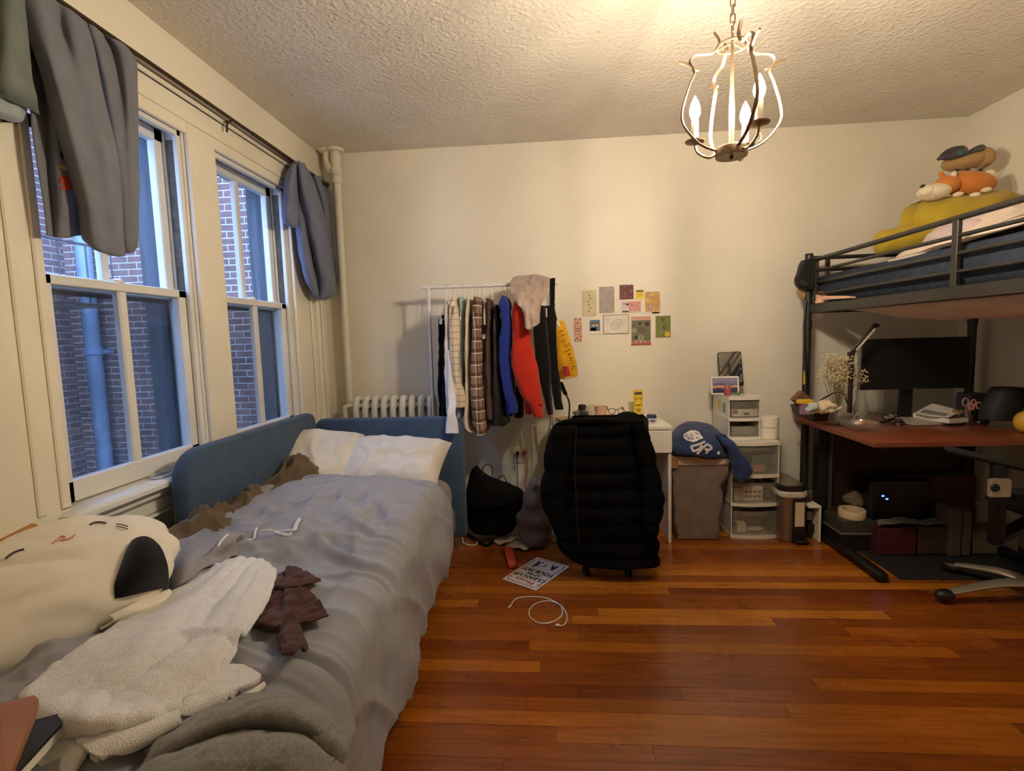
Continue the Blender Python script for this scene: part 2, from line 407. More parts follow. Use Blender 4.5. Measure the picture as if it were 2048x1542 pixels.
for i, (a, c) in enumerate(((W1a, W1b), (W2a, W2b))):
    w = bpy.data.objects.new('window_%d' % (i+1), None); COL.objects.link(w); w.location = (XL, (a+c)/2, WZ0); w['kind'] = 'structure'
    w['label'] = ['double-hung sash window nearest the camera', 'double-hung sash window by the radiator pipes'][i]
    j = B()
    for s_, yy in ((1, a), (-1, c)):
        j.bb((XL-.135, yy, WZ0), (XL-.0, yy+s_*.014, WZ1)); j.bb((XL-.028, yy, WZ0), (XL-.006, yy+s_*.034, WZ1), .004)
        j.bb((XL-.084, yy, WZ0), (XL-.072, yy+s_*.024, WZ1), .003)
    j.bb((XL-.135, a, WZ1-.02), (XL, c, WZ1)); j.bb((XL-.028, a, WZ1-.05), (XL-.006, c, WZ1-.02), .004)
    part('jamb', j, m_sash, w)
    k = B()
    for s_, yy in ((1, a+.014), (-1, c-.014)): k.bb((XL-.07, yy, 1.53), (XL-.03, yy+s_*.004, WZ1-.06))
    part('sash_track', k, m_track, w)
    ym = (a+c)/2-.005
    lo = sash(w, 'lower_sash', XL-.03, a+.014, c-.014, WZ0+.002, 1.555, .058, .036, .075, .04, ym)
    up = sash(w, 'upper_sash', XL-.086, a+.014, c-.014, 1.515, WZ1-.02, .05, .055, .036, .034, ym)
    part('sash_lock', B().lathe((XL-.05, ym, 1.556), [(.018, 0), (.018, .008), (.01, .014)], 12).bar((XL-.05, ym-.03, 1.562), (XL-.05, ym+.015, 1.562), .01, .006, ch=.002), m_trim, w)
    sc = B()
    for yy in (a+.006, c-.032): sc.bb((XL-.137, yy, WZ0), (XL-.125, yy+.026, WZ1-.02))
    sc.bb((XL-.137, a+.006, 1.50), (XL-.125, c-.006, 1.545)).bb((XL-.137, a+.006, WZ1-.07), (XL-.125, c-.006, WZ1-.02)).bb((XL-.137, a+.006, WZ0), (XL-.125, c-.006, WZ0+.03))
    part('storm_frame', sc, m_dark, w)
    part('insect_screen', B().bb((XL-.1335, a+.02, WZ0+.02), (XL-.1325, c-.02, 1.51)), m_screen, w, False)

# ================================================================ outside: brick light well
YA, XB = 5.35, -5.35
m_mort = M('pale_mortar', (168, 160, 152), .95, bs=80)
def brick_mat():
    m, t, b = nt('weathered_red_brick'); oi = node(t, 'ShaderNodeObjectInfo'); g = node(t, 'ShaderNodeNewGeometry')
    n = noi(t, g.outputs['Position'], 3.7, 3); a = node(t, 'ShaderNodeMath', operation='ADD'); L(t, n, a.inputs[0])
    q = node(t, 'ShaderNodeMath', operation='MULTIPLY'); q.inputs[1].default_value = .5; L(t, oi.outputs['Random'], q.inputs[0]); L(t, q.outputs[0], a.inputs[1])
    L(t, ramp(t, a.outputs[0], [(.35, lin((70, 52, 50))), (.7, lin((104, 72, 64))), (.95, lin((126, 92, 82)))]), b.inputs['Base Color'])
    b.inputs['Roughness'].default_value = .95; bump(t, b, noi(t, g.outputs['Position'], 60), .5, .01); return m
m_brick = brick_mat()
wa = struct('wall_exterior_far', B().bb((XB-.2, YA, -3.5), (2.5, YA+.2, 4.3)), m_mort, label='brick wall closing the light well')
wb = struct('wall_exterior_side', B().bb((XB-.2, -4, -3.5), (XB, YA, 4.3)), m_mort, label='brick wall with tall sashes across the light well')
BL, BH = .212, .0715
ub, _ = mesh('brick', B().box((0, 0, 0), (BL-.014, .03, BH-.015), ch=.003), m_brick, origin=(0, 0, 0))
def opening(s, z, ops, pad=.1):
    return any(a-pad < s < b+pad and c-.03 < z < d+.03 for a, b, c, d in ops)
opsB = [(.2, 1.0, .35, 2.9), (2.1, 3.0, .9, 2.9), (3.75, 4.55, 1.62, 3.6), (3.45, 4.65, -2.2, .02)]
rest = B(); cnt = 0
def course_wall(side, s0, s1, z0, z1, seen, ops, limit):
    global cnt
    n = 0; r = 0; z = z0; cand = []
    while z < z1:
        s = s0+(BL/2 if r % 2 else 0)
        if r % 2 and side == 'A': rest.box((s0-BL/4, YA+.010, z), (BL/2-.014, .03, BH-.015))
        while s+BL/2 <= s1+.001:
            if not opening(s, z, ops): cand.append((s, z))
            s += BL
        lo = s1-(s-BL/2)
        if .035 < lo < BL and not opening(s1-lo/2, z, ops):
            at = (s1-lo/2, YA+.010, z) if side == 'A' else (XB-.010, s1-lo/2, z)
            rest.box(at, (lo-.014, .03, BH-.015) if side == 'A' else (.03, lo-.014, BH-.015))
        z += BH; r += 1
    cand.sort(key=lambda q: -seen(*q))
    for s, z in cand:
        at = (s, YA+.010, z) if side == 'A' else (XB-.010, s, z)
        if n < limit and seen(s, z) > 0:
            o = link('brick', ub, wa if side == 'A' else wb, at); o.rotation_euler = (0, 0, 0 if side == 'A' else PI/2); n += 1
        else:
            rest.box(at, (BL-.014, .03, BH-.015) if side == 'A' else (.03, BL-.014, BH-.015))
def seenA(s, z):
    return 1 if (-3.9 < s < -2.4 and .1 < z < 2.2) else 0
def seenB(s, z):
    return 1 if (3.9 < s < 5.3 and -.3 < z < 2.2) else 0
course_wall('A', XB+BL/2, -.6, -1.5, 4.25, seenA, [], 150)
course_wall('B', 1.6, YA-.0, -1.6, 4.2, seenB, opsB, 150)
part('brickwork', rest, m_brick, wa, False, kind='stuff')
m_wframe = M('pale_outside_window_frame', (200, 208, 214), .5)
m_wglass = M('dark_outside_glass', (60, 72, 88), .1, spec=.8)
for (a, b_, c, d) in opsB:
    fr = B(); tk = .08
    for (y0, y1, z0, z1) in ((a, b_, c, c+.1), (a, b_, d-tk, d), (a, a+tk, c, d), (b_-tk, b_, c, d), (a, b_, (c+d)/2-.03, (c+d)/2+.03), ((a+b_)/2-.02, (a+b_)/2+.02, c, d)):
        fr.bb((XB-.01, y0, z0), (XB+.03, y1, z1))
    f = part('window_frame', fr, m_wframe if c > 0 else m_dark, wb, False)
    part('pane', B().bb((XB+.002, a, c), (XB+.008, b_, d)), m_wglass, f, False)
# brick arch over the low window
ar = []
for k in range(15):
    t = (k-7)/7; yv = 4.05+t*.62; zv = .1+.13*(1-t*t)
    o = link('arch_brick', ub, wb, (XB-.006, yv, zv)); o.rotation_euler = (t*-.3, PI/2, 0); o.rotation_euler = (0, PI/2+0, PI/2) if False else (PI/2+0, PI/2-t*.25, PI/2)
m_pipe = M('grey_blue_downpipe', (96, 116, 136), .5, var=.15)
dp = thing('drain_pipe', 'pale downpipe running up the corner of the brick light well', 'pipe', (XB+.35, YA-.12, -3))
part('pipe', B().tube([(XB+.35, YA-.12, -3), (XB+.35, YA-.12, 4.4)], .075, 12), m_pipe, dp)
for z in (-.3, 1.25, 2.8): part('collar', B().lathe((XB+.35, YA-.12, z), [(.075, 0), (.092, .01), (.092, .08), (.075, .09)], 12).bb((XB+.2, YA-.1, z+.02), (XB+.5, YA-.02, z+.06)), m_pipe, dp)
rl = thing('fire_escape_railing', 'thin black iron railing outside the far windows', 'railing', (XB+.9, 3.2, 1.75))
part('rail', B().tube([(XB+.9, 1.5, 2.32), (XB+.9, 5.0, 2.32)], .014, 6), m_dark, rl)
part('rail', B().tube([(XB+.9, 1.5, 1.75), (XB+.9, 5.0, 1.75)], .014, 6), m_dark, rl)
for k in range(13): part('baluster', B().tube([(XB+.9, 1.6+k*.28, 1.75), (XB+.9, 1.6+k*.28, 2.32)], .008, 6), m_dark, rl)
for _q in (1.6, 4.9): part('bracket', B().bar((XB, _q, 1.75), (XB+.92, _q, 1.75), .04, .03), m_dark, rl)
struct('ground_outside', B().bb((XB-.2, -4, -3.6), (2.5, YA+.2, -3.5)), M('wet_paving', (90, 90, 92), .8))

# ================================================================ left side: rod, curtains, pipes, radiator
m_rod = M('dark_bronze_rod', (70, 50, 34), .4, .6)
XROD = -1.505
def rod():
    a = PX(20, -72, XROD); e = PX(655, 370, XROD); z = (PX(246, 87, XROD).z+PX(592, 328, XROD).z)/2
    r = thing('curtain_rod', 'thin dark metal curtain rod above both windows', 'curtain rod', (XROD, 3.3, z))
    part('rod', B().tube([(XROD, .95, z), (XROD, e.y, z)], .0085, 10), m_rod, r)
    part('rod_sleeve', B().tube([(XROD, 2.62, z), (XROD, 3.3, z)], .0105, 10), m_rod, r)
    part('finial', B().lathe((XROD, e.y-.02, z), [(.009, 0), (.014, .004), (.016, .02), (.012, .03), (.004, .036)], 12, (0, 1, 0)), m_rod, r)
    yb = PX(462, 238, XROD).y
    for y in (yb, e.y-.06, 1.0):
        part('bracket', B().tube(spline([(XROD, y, z-.012), (XROD-.03, y, z-.016), (XL+.06, y, z-.012), (XL+.052, y, z-.03), (XL+.05, y, z-.06)], 12), .005, 6), m_rod, r)
    return z
ZROD = rod()
m_curt = cloth('grey_linen_curtain', (116, 118, 126), .1, 420, .3)
m_curtb = cloth('blue_grey_curtain', (112, 118, 142), .1, 420, .3)
m_curtg = cloth('sage_grey_cloth', (112, 120, 114), .1, 420, .3)
def hang(rowspec, nu=40, nv=46, amp=.008, sc=9, seed=1, thick=.004, st=(1, 1, .35)):
    """rows of (px, py, x) -> draped sheet"""
    rows = [[PX(a, b, c) for a, b, c in r] for r in rowspec]
    return wrinkle(loft(rows, nu, nv), amp, sc, seed, stretch=st)
X0 = XROD
cl = thing('curtain', 'long grey linen curtain looped up over the rod nearest the camera', 'curtain', (XROD, 1.6, 1.72))
# back leaf (with the embroidered patch), then the front leaf and its turned-up hem
g = hang([[(22, -70, X0-.012), (55, -44, X0-.025), (90, -20, X0-.01), (130, 8, X0-.02), (165, 30, X0-.01)],
          [(50, 120, X0-.01), (80, 125, X0-.03), (105, 140, X0), (130, 160, X0-.03), (160, 175, X0-.01)],
          [(66, 260, X0), (90, 262, X0-.03), (112, 268, X0+.01), (140, 275, X0-.03), (168, 285, X0-.01)],
          [(84, 400, X0), (100, 402, X0-.03), (125, 408, X0+.01), (150, 410, X0-.03), (175, 415, X0-.01)],
          [(92, 470, X0-.005), (105, 474, X0-.02), (125, 476, X0+.005), (150, 472, X0-.02), (172, 470, X0-.01)]], 36, 44, .006, 9, 2)
part('back_leaf', B().grid(g, thick=.004), m_curt, cl)
g = hang([[(42, -52, X0+.012), (75, -28, X0+.03), (110, 0, X0+.012), (140, 20, X0+.03), (172, 44, X0+.012)],
          [(48, 20, X0+.02), (85, 35, X0+.06), (120, 55, X0+.02), (150, 75, X0+.05), (186, 90, X0+.02)],
          [(78, 130, X0+.02), (110, 145, X0+.075), (145, 155, X0+.05), (172, 165, X0+.055), (202, 170, X0+.03)],
          [(118, 280, X0+.02), (148, 285, X0+.075), (180, 290, X0+.055), (205, 290, X0+.065), (226, 292, X0+.035)],
          [(156, 400, X0+.02), (178, 405, X0+.07), (205, 408, X0+.06), (225, 405, X0+.065), (240, 404, X0+.04)],
          [(164, 470, X0+.015), (188, 487, X0+.06), (212, 497, X0+.055), (232, 500, X0+.055), (247, 496, X0+.03)],
          [(172, 480, X0-.01), (192, 494, X0+.02), (216, 506, X0+.02), (236, 509, X0+.015), (250, 506, X0+.005)],
          [(182, 464, X0-.018), (200, 475, X0-.012), (220, 484, X0-.01), (236, 486, X0-.012), (248, 486, X0-.018)]], 60, 80, .008, 8, 5)
part('front_leaf', B().grid(g, thick=.004), m_curt, cl)
g = hang([[(165, 38, X0-.004), (185, 52, X0+.022), (205, 66, X0-.004), (226, 78, X0+.022), (246, 88, X0-.004)],
          [(172, 85, X0-.02), (198, 96, X0+.025), (222, 102, X0-.012), (246, 108, X0+.025), (272, 114, X0-.01)],
          [(190, 165, X0-.03), (215, 172, X0+.012), (238, 176, X0-.005), (256, 178, X0+.022), (275, 180, X0-.005)],
          [(212, 290, X0-.035), (232, 291, X0+.008), (248, 291, X0+.012), (262, 291, X0+.02), (276, 290, X0-.005)],
          [(228, 400, X0-.035), (243, 402, X0+.005), (255, 402, X0+.015), (266, 401, X0+.018), (277, 400, X0-.005)],
          [(236, 478, X0-.03), (248, 486, X0+.004), (258, 487, X0+.014), (268, 484, X0+.014), (276, 478, X0-.005)],
          [(240, 492, X0-.035), (250, 504, X0-.012), (259, 506, X0-.004), (267, 503, X0-.008), (273, 496, X0-.02)]], 50, 70, .006, 10, 15)
part('side_leaf', B().grid(g, thick=.004), m_curt, cl)
m_or = M('orange_embroidery', (168, 62, 32), .8, bs=300); m_ye = M('yellow_embroidery', (196, 170, 92), .8, bs=300); m_bk = M('black_embroidery', (24, 22, 22), .8)
pt = part('embroidered_patch', B().prism([PX(x, y, X0+.014) for x, y in ((120, 352), (126, 348), (134, 352), (143, 356), (150, 366), (150, 378), (140, 381), (128, 380), (120, 376), (126, 370), (119, 364))], (.003, 0, 0)), m_or, cl, False, 'orange crab-like embroidery')
part('yellow_patch', B().prism([PX(x, y, X0+.014) for x, y in ((118, 334), (124, 329), (133, 330), (139, 336), (136, 342), (126, 340))], (.003, 0, 0)), m_ye, cl, False)
part('dark_patch', B().prism([PX(x, y, X0+.014) for x, y in ((119, 306), (124, 302), (127, 308), (130, 316), (126, 319), (120, 314))], (.003, 0, 0)), m_bk, cl, False)
# the sage cloth bundled at the frame edge
cs = thing('bundled_cloth', 'sage grey cloth slung over the rod at the upper left edge', 'curtain', (XROD, 1.2, 2.0))
g = hang([[(-150, -190, X0-.01), (-90, -148, X0+.03), (-30, -106, X0+.0), (20, -70, X0+.04), (52, -48, X0+.0)],
          [(-150, -60, X0+.03), (-90, -40, X0+.06), (-30, 0, X0+.03), (20, 20, X0+.07), (50, 40, X0+.03)],
          [(-150, 70, X0+.03), (-90, 80, X0+.08), (-30, 100, X0+.04), (20, 110, X0+.08), (62, 150, X0+.03)],
          [(-150, 150, X0+.03), (-90, 150, X0+.07), (-30, 160, X0+.05), (20, 172, X0+.08), (72, 196, X0+.04)],
          [(-150, 170, X0-.01), (-90, 178, X0+.02), (-30, 186, X0+.02), (20, 200, X0+.03), (76, 226, X0+.0)]], 44, 44, .009, 9, 8)
part('drape', B().grid(g, thick=.005), m_curtg, cs)
g = hang([[(-120, 120, X0-.02), (-40, 165, X0+.0), (0, 186, X0+.01), (35, 206, X0), (50, 214, X0-.02)],
          [(-120, 190, X0-.01), (-40, 205, X0+.03), (0, 218, X0+.03), (30, 232, X0+.01), (44, 236, X0-.02)],
          [(-120, 215, X0-.02), (-40, 226, X0-.01), (0, 236, X0-.0), (25, 242, X0-.01), (40, 240, X0-.03)]], 24, 20, .006, 12, 9)
part('turned_hem', B().grid(g, thick=.004), cloth('pale_sage_hem', (156, 166, 166)), cs)
g = hang([[(-20, 208, X0-.055), (22, 216, X0-.055), (50, 226, X0-.055), (86, 236, X0-.055)],
          [(-20, 240, X0-.055), (22, 246, X0-.055), (50, 252, X0-.055), (86, 262, X0-.055)]], 14, 6, .003, 12, 3)
part('black_band', B().grid(g, thick=.004), cloth('black_band_cloth', (22, 24, 26)), cs)
# right curtain, looped up beside the pipes
cr = thing('curtain', 'blue-grey curtain tied up in a loop beside the radiator pipes', 'curtain', (XROD, 3.3, 1.45))
def strand(name, c, w, seed, thick=.005, mat=m_curtb, nv=54, nu=22, fold=.35):
    """hanging loop of cloth: centreline of (px, py, x), half width list in px"""
    rows = []
    for (px, py, x), hw in zip(c, w):
        rows.append([PX(px-hw, py, x-.025), PX(px-hw*.6, py, x+.012), PX(px-.1*hw, py, x+.03), PX(px+hw*.55, py, x+.012), PX(px+hw, py, x-.025)])
    return part(name, B().grid(wrinkle(loft(rows, nu, nv), .011, 15, seed, stretch=(1, 1, .3)), thick=thick), mat, cr, 'all')
strand('fold', [(592, 322, X0+.0), (588, 350, X0+.015), (583, 400, X0+.01), (582, 440, X0), (590, 452, X0-.02)], [7, 13, 15, 14, 9], 1)
strand('fold', [(600, 326, X0+.02), (612, 370, X0+.05), (630, 440, X0+.06), (645, 520, X0+.06), (655, 575, X0+.05), (648, 594, X0+.02), (632, 588, X0-.01), (622, 560, X0-.02)], [8, 16, 18, 17, 17, 15, 11, 8], 4)
strand('fold', [(606, 340, X0-.02), (602, 420, X0), (612, 500, X0+.01), (625, 560, X0+.015), (636, 592, X0+.01)], [10, 13, 14, 14, 9], 7)
strand('fold', [(632, 352, X0-.0), (648, 400, X0-.01), (656, 470, X0-.015), (664, 540, X0-.02), (670, 566, X0-.02)], [12, 11, 9, 9, 7], 11)

# risers
m_rad = paint('cream_radiator_enamel', (226, 220, 200), .4, 50, .25, .004)
def riser(px0, r, lab, x_, y_, fl, elbow):
    p = thing('riser_pipe', lab, 'pipe', (x_, y_, 0), 'heating risers in the window corner')
    pts = [(x_, y_, 0), (x_, y_, 2.42)]
    part('pipe', B().tube(pts, r, 14), m_rad, p)
    if elbow:
        e = fl
        part('elbow', B().tube(spline([(x_, y_, 2.40), (x_, y_, 2.45), ((x_+e.x)/2, (y_+e.y)/2, 2.50), (e.x, e.y, 2.55), (e.x, e.y, 2.62)], 14), [r+.006]*5+[r+.012]*4+[r+.006]*5, 12), m_rad, p)
    else:
        part('fitting', B().lathe((x_, y_, 2.40), [(r, 0), (r+.008, .005), (r+.008, .03), (r+.002, .035), (r+.002, .05), (r+.012, .06), (r+.012, .1), (r+.004, .11), (r+.004, .14), (r+.01, .15), (r+.01, .19), (r, .22)], 16), m_rad, p)
    part('escutcheon', B().lathe((fl.x, fl.y, ZC-.018), [(r+.004, 0), (r+.03, .003), (r+.036, .018)], 18), m_rad, p)
q = PZ(676, 304, ZC)
riser(676, .026, 'thicker painted riser pipe running to the ceiling', q.x, q.y-.05, V(q.x, q.y-.05, 0), False)
q2 = PZ(642, 303, ZC); b2 = PY(672, 400, q.y-.03)
riser(642, .016, 'thinner painted riser pipe with an offset elbow at the ceiling', b2.x, q.y-.03, V(max(q2.x, XL+.075), min(q2.y, YB-.075), 0), True)

# radiator
def radiator():
    y0 = 3.42; t = PY(700, 800, y0); e = PY(868, 795, y0)
    R_ = thing('radiator', 'cream cast-iron column radiator behind the headboard', 'radiator', ((t.x+e.x)/2, y0, 0))
    n = 8; zt = PY(780, 797, y0-.06).z
    for k in range(n+1):
        x = PY(708, 800, y0-.08).x+k*(PY(858, 800, y0-.08).x-PY(708, 800, y0-.08).x)/n
        b = B()
        for sy in (-.055, .055):
            b.tube(spline([(x, y0+sy, .10), (x, y0+sy, .3), (x, y0+sy, zt-.14), (x, y0+sy*.95, zt-.07), (x, y0+sy*.5, zt-.012), (x, y0, zt)], 14), [.021]*9+[.022, .022, .021, .019, .016], 10)
        b.box((x, y0, zt-.06), (.038, .13, .05), ch=.016).box((x, y0, .13), (.04, .13, .06), ch=.012)
        part('section', b, m_rad, R_)
    for zz in (zt-.055, .13): part('hub_rod', B().tube([(t.x+.02, y0, zz), (e.x-.02, y0, zz)], .02, 10), m_rad, R_)
    a = PY(720, 812, y0-.02); c = PY(690, 815, y0-.02)
    part('valve_pipe', B().tube(spline([(a.x+.03, y0-.02, a.z), (c.x+.03, y0-.02, a.z+.002), (c.x, y0-.02, a.z-.02), (c.x, y0-.02, a.z-.08), (c.x, y0-.02, .0)], 24), .0165, 10), m_rad, R_)
    part('leg', B().lathe((t.x+.04, y0, 0), [(.03, 0), (.02, .03), (.018, .12)], 10), m_rad, R_)
    part('leg', B().lathe((e.x-.05, y0, 0), [(.03, 0), (.02, .03), (.018, .12)], 10), m_rad, R_)
radiator()

# ================================================================ bed
m_up = cloth('slate_blue_upholstery', (66, 84, 108), .12, 520, .5)
BX0, BX1, BY0, BY1 = -1.40, -.585, .80, 2.90    # mattress
YH = 2.985
bd = thing('daybed_frame', 'slate blue upholstered daybed frame with headboard and side panel', 'bed', (-1.0, 1.9, 0))
def slab(pts2, plane, off, r=.02, n=5):
    """padded panel: outline in a plane, puffed by stacked inset copies"""
    b = B(); N = len(pts2)
    return b
def padded(outline, o, n_, th, mat, name, rnd=.022):
    """outline list of points (planar), n_: unit normal; soft rounded slab"""
    c = sum((Vector(p) for p in outline), Vector())/len(outline); b = B(); rows = []
    n_ = Vector(n_)
    for s in range(9):
        a = -PI/2+PI*s/8; ins = rnd*(1-math.cos(a)); d = math.sin(a)*th/2
        rows.append([p+(c-p).normalized()*ins+n_*d for p in outline])
    N = len(outline)
    b.add([p for r in rows for p in r], [(i*N+k, i*N+(k+1) % N, (i+1)*N+(k+1) % N, (i+1)*N+k) for i in range(8) for k in range(N)]+[tuple(range(N-1, -1, -1)), tuple(range(8*N, 9*N))])
    return part(name, b, mat, o)
def rrect(c, ux, uy, w, h, rr, n=7):
    """rounded rectangle points; rr radii for corners (bl, br, tr, tl)"""
    out = []; c = Vector(c); ux = Vector(ux); uy = Vector(uy)
    for (sx, sy, a0, r) in ((-1, -1, PI, rr[0]), (1, -1, 1.5*PI, rr[1]), (1, 1, 0, rr[2]), (-1, 1, .5*PI, rr[3])):
        for k in range(n):
            a = a0+PI/2*k/(n-1)
            out.append(c+ux*(sx*(w/2-r)+math.cos(a)*r)+uy*(sy*(h/2-r)+math.sin(a)*r))
    return out
zt = .845
padded(rrect((-.988, YH, (zt+.10)/2), (1, 0, 0), (0, 0, 1), .92, zt-.10, (.02, .02, .10, .06)), bd, (0, 1, 0), .075, m_up, 'headboard')
padded(rrect((-1.453, 2.38, (.895+.20)/2), (0, 1, 0), (0, 0, 1), 1.12, .695, (.05, .02, .06, .13)), bd, (1, 0, 0), .075, m_up, 'side_panel')
part('side_rail', B().bb((BX1-.02, BY0-.02, .17), (BX1+.005, BY1, .30), .008), m_up, bd)
part('side_rail', B().bb((BX0-.015, BY0-.02, .17), (BX0+.015, BY1, .30), .008), m_up, bd)
part('foot_rail', B().bb((BX0, BY0-.035, .17), (BX1, BY0-.01, .30), .008), m_up, bd)
m_leg = M('dark_wood_leg', (40, 30, 24), .5)
for x, y in ((BX0+.03, BY0+.01), (BX1-.04, BY0+.01), (BX0+.03, BY1-.04), (BX1-.04, BY1-.04)):
    part('leg', B().lathe((x, y, 0), [(.016, 0), (.024, .17)], 12), m_leg, bd)
m_sheet = cloth('grey_fitted_sheet', (152, 146, 142), .06, 300, .2)
mt = B(); rows = []
for s in range(11):
    a = -PI/2+PI*s/10; r = .06*(1-math.cos(a)); z = .395+math.sin(a)*.105
    rows.append(rrect(((BX0+BX1)/2, (BY0+BY1)/2, z), (1, 0, 0), (0, 1, 0), BX1-BX0-2*r, BY1-BY0-2*r, (.07,)*4))
N = len(rows[0])
mt.add([p for r in rows for p in r], [(i*N+k, i*N+(k+1) % N, (i+1)*N+(k+1) % N, (i+1)*N+k) for i in range(10) for k in range(N)]+[tuple(range(N-1, -1, -1)), tuple(range(10*N, 11*N))])
one('mattress', mt, m_sheet, 'mattress in a taupe-grey fitted sheet on the daybed', 'mattress')

# duvet: a height field over the mattress that rolls over the right edge and hangs to the floor
m_duv = cloth('grey_duvet_cotton', (146, 146, 152), .07, 380, .22)
def ridge(x, y, a, sc, seed):
    q = Vector((x*math.cos(a)+y*math.sin(a), (-x*math.sin(a)+y*math.cos(a))*.35, seed))*sc
    return max(0, 1-abs(noise.noise(q))*4.2)**1.1
def duvet_top(x, y):
    """bedding surface height"""
    far = min(1, max(0, (y-1.6)/.6)); z = .520+.045*noise.noise(Vector((x*2.2, y*1.6, 3)))
    wx = x+.09*noise.noise(Vector((x*3, y*3, 9))); wy = y+.09*noise.noise(Vector((x*3, y*3, 19)))
    mid = math.exp(-((x+1.0)/.28)**2)
    f = far*(.03+.035*mid)*ridge(wx, wy, .8, 3.2, 1.3)+far*(.026+.03*mid)*ridge(wx, wy, -.5, 4.4, 4.1)+(.014+.02*mid)*far*ridge(wx, wy, .25, 8, 2)+.014*far*ridge(wx, wy, 1.4, 9, 5)+.012*far*ridge(wx, wy, -1.0, 11, 7)
    f += .024*(1-far)*ridge(wx, wy, -1.25, 2.3, 6.3)+.016*ridge(wx, wy, 1.3, 5, 8.8)+.012*ridge(wx, wy, -1.3, 8, 3.1)+.009*ridge(wx, wy, 1.45, 12, 1.7)
    f *= 1-.85*max(math.exp(-(((x+1.0)/.33)**2+((y-1.1)/.38)**2)), math.exp(-(((x+.7)/.22)**2+((y-.92)/.16)**2)))
    z += .1*math.tanh(f*2.2/.1)
    z += .035*math.exp(-((x+1.02)**2/.05+(y-2.15)**2/.06))*far
    z += .045*math.exp(-((y-1.0)**2)/.03)*min(1, max(0, (x+1.3)/.5))
    z -= .05*max(0, (y-2.35)/.2)**2 if y > 2.35 else 0
    z -= .04*math.exp(-((y-1.12+.10*math.sin(x*5))/.022)**2)*max(0, min(1, (x+.72)/.1))
    return max(z+.02, .535)
def duvet():
    g = []; nu, nv = 190, 290
    for j in range(nv):
        v = j/(nv-1); row = []
        for i in range(nu):
            u = i/(nu-1)
            yfar = 2.50+.07*math.sin(u*9)+.05*math.sin(u*23+1)-(.06 if u < .2 else 0)
            y = .735+(yfar-.735)*v
            xl = -1.385+.05*math.sin(v*12)*.5+.02*noise.noise(Vector((0, y*4, 1)))
            ew = .005+.025*noise.noise(Vector((2, y*1.7, 3)))          # how far the edge bulges out
            xe = -.645+ew
            Wt = xe-xl; R_ = .11; hangl = .33+.05*noise.noise(Vector((5, y*2.3, 1)))-.06*math.exp(-((y-1.42)/.1)**2)
            tot = Wt+R_*PI/2+hangl; s = u*tot
            if s < Wt:
                x = xl+s; z = duvet_top(x, y)
                z -= .02*max(0, 1-(xe-x)/.15)
                p = Vector((x, y, z))
            else:
                zt_ = duvet_top(xe, y)-.02
                s2 = s-Wt
                if s2 < R_*PI/2:
                    a = s2/R_; p = Vector((xe+R_*math.sin(a), y, zt_-R_+R_*math.cos(a)))
                else:
                    d = s2-R_*PI/2; p = Vector((xe+R_+.02*d, y, zt_-R_-d))
                k = min(1, s2/.25)
                fold = .014*noise.noise(Vector((1, y*4.5+p.z*2.2, 2)))+.006*noise.noise(Vector((7, y*11-p.z*5, 5)))+.035*noise.noise(Vector((3, y*2.0, p.z*3)))+.012*ridge(p.z, y, .7, 5, 3)
                near = max(0, (1.75-y)/1.0)
                p.x += fold*k*1.3+.06*near*k; p.y += .02*noise.noise(Vector((4, y*5, p.z*4)))*k
                if p.z < .02: p.z = .02
            row.append(p)
        g.append(row)
    # near end rolls over the foot of the bed
    ext = []
    for d in (.02, .06, .12, .2, .28):
        ext.insert(0, [Vector((p.x, p.y-min(d, .05), max(.03, p.z-max(0, d-.02)*1.1))) for p in g[0]])
    g = ext+g
    me = B().grid(g, thick=.012)
    one('duvet', me, m_duv, 'rumpled grey duvet spread over the daybed and hanging to the floor', 'duvet', smooth='all')
duvet()
# crumpled brown blanket tucked along the side panel
m_brn = cloth('brown_crinkled_blanket', (96, 82, 64), .2, 120, .6)
bk = []
for j in range(90):
    v = j/89; row = []
    for i in range(36):
        u = i/35; y = 1.62+v*1.02; x = -1.40+u*(.13+.06*math.sin(v*3)+.12*max(0, v-.72)*2.5)
        z = .605+.05*math.sin(PI*min(1, u*1.05))+.05*noise.noise(Vector((x*9, y*7, 2)))+.035*max(0, 1-4*abs(noise.noise(Vector((x*14, y*10, 5)))))+.045*math.exp(-((v-.85)/.12)**2)
        z -= .07*(u**3)
        row.append(Vector((x, y, max(z, .53))))
    bk.append(row)
one('blanket', B().grid(bk, thick=.012), m_brn, 'crumpled brown blanket stuffed between duvet and side panel', 'blanket', smooth='all')

# pillows
m_pil = cloth('white_pillowcase', (226, 220, 208), .04, 300, .15)
def pillow(name, c, sx, sy, sz, rot, mat, label, cat, seed, group=None, pinch=.18, b=None):
    bb = B(); top = []; bot = []; n = 56
    m = rot
    for j in range(n):
        rt = []; rb = []
        for i in range(n):
            u = i/(n-1)*2-1; v = j/(n-1)*2-1
            e = (max(0, 1-abs(u)**2.6)*max(0, 1-abs(v)**2.6))**.42
            x = u*sx/2*(1-pinch*.35*(1-v*v)*abs(u)**3+0); y = v*sy/2*(1-pinch*.35*(1-u*u)*abs(v)**3)
            q = Vector((x*7+seed, y*7, seed*2))
            w = .016*noise.noise(q)+.008*noise.noise(q*2.2)+.012*max(0, 1-abs(noise.noise(q*1.1))*4)
            rt.append(m @ Vector((x, y, sz/2*e+w*e))+Vector(c)); rb.append(m @ Vector((x, y, -sz/2*e*.75))+Vector(c))
        top.append(rt); bot.append(list(reversed(rb)))
    bb.grid(top); bb.grid(bot)
    return one(name, bb, mat, label, cat, group, smooth='all')
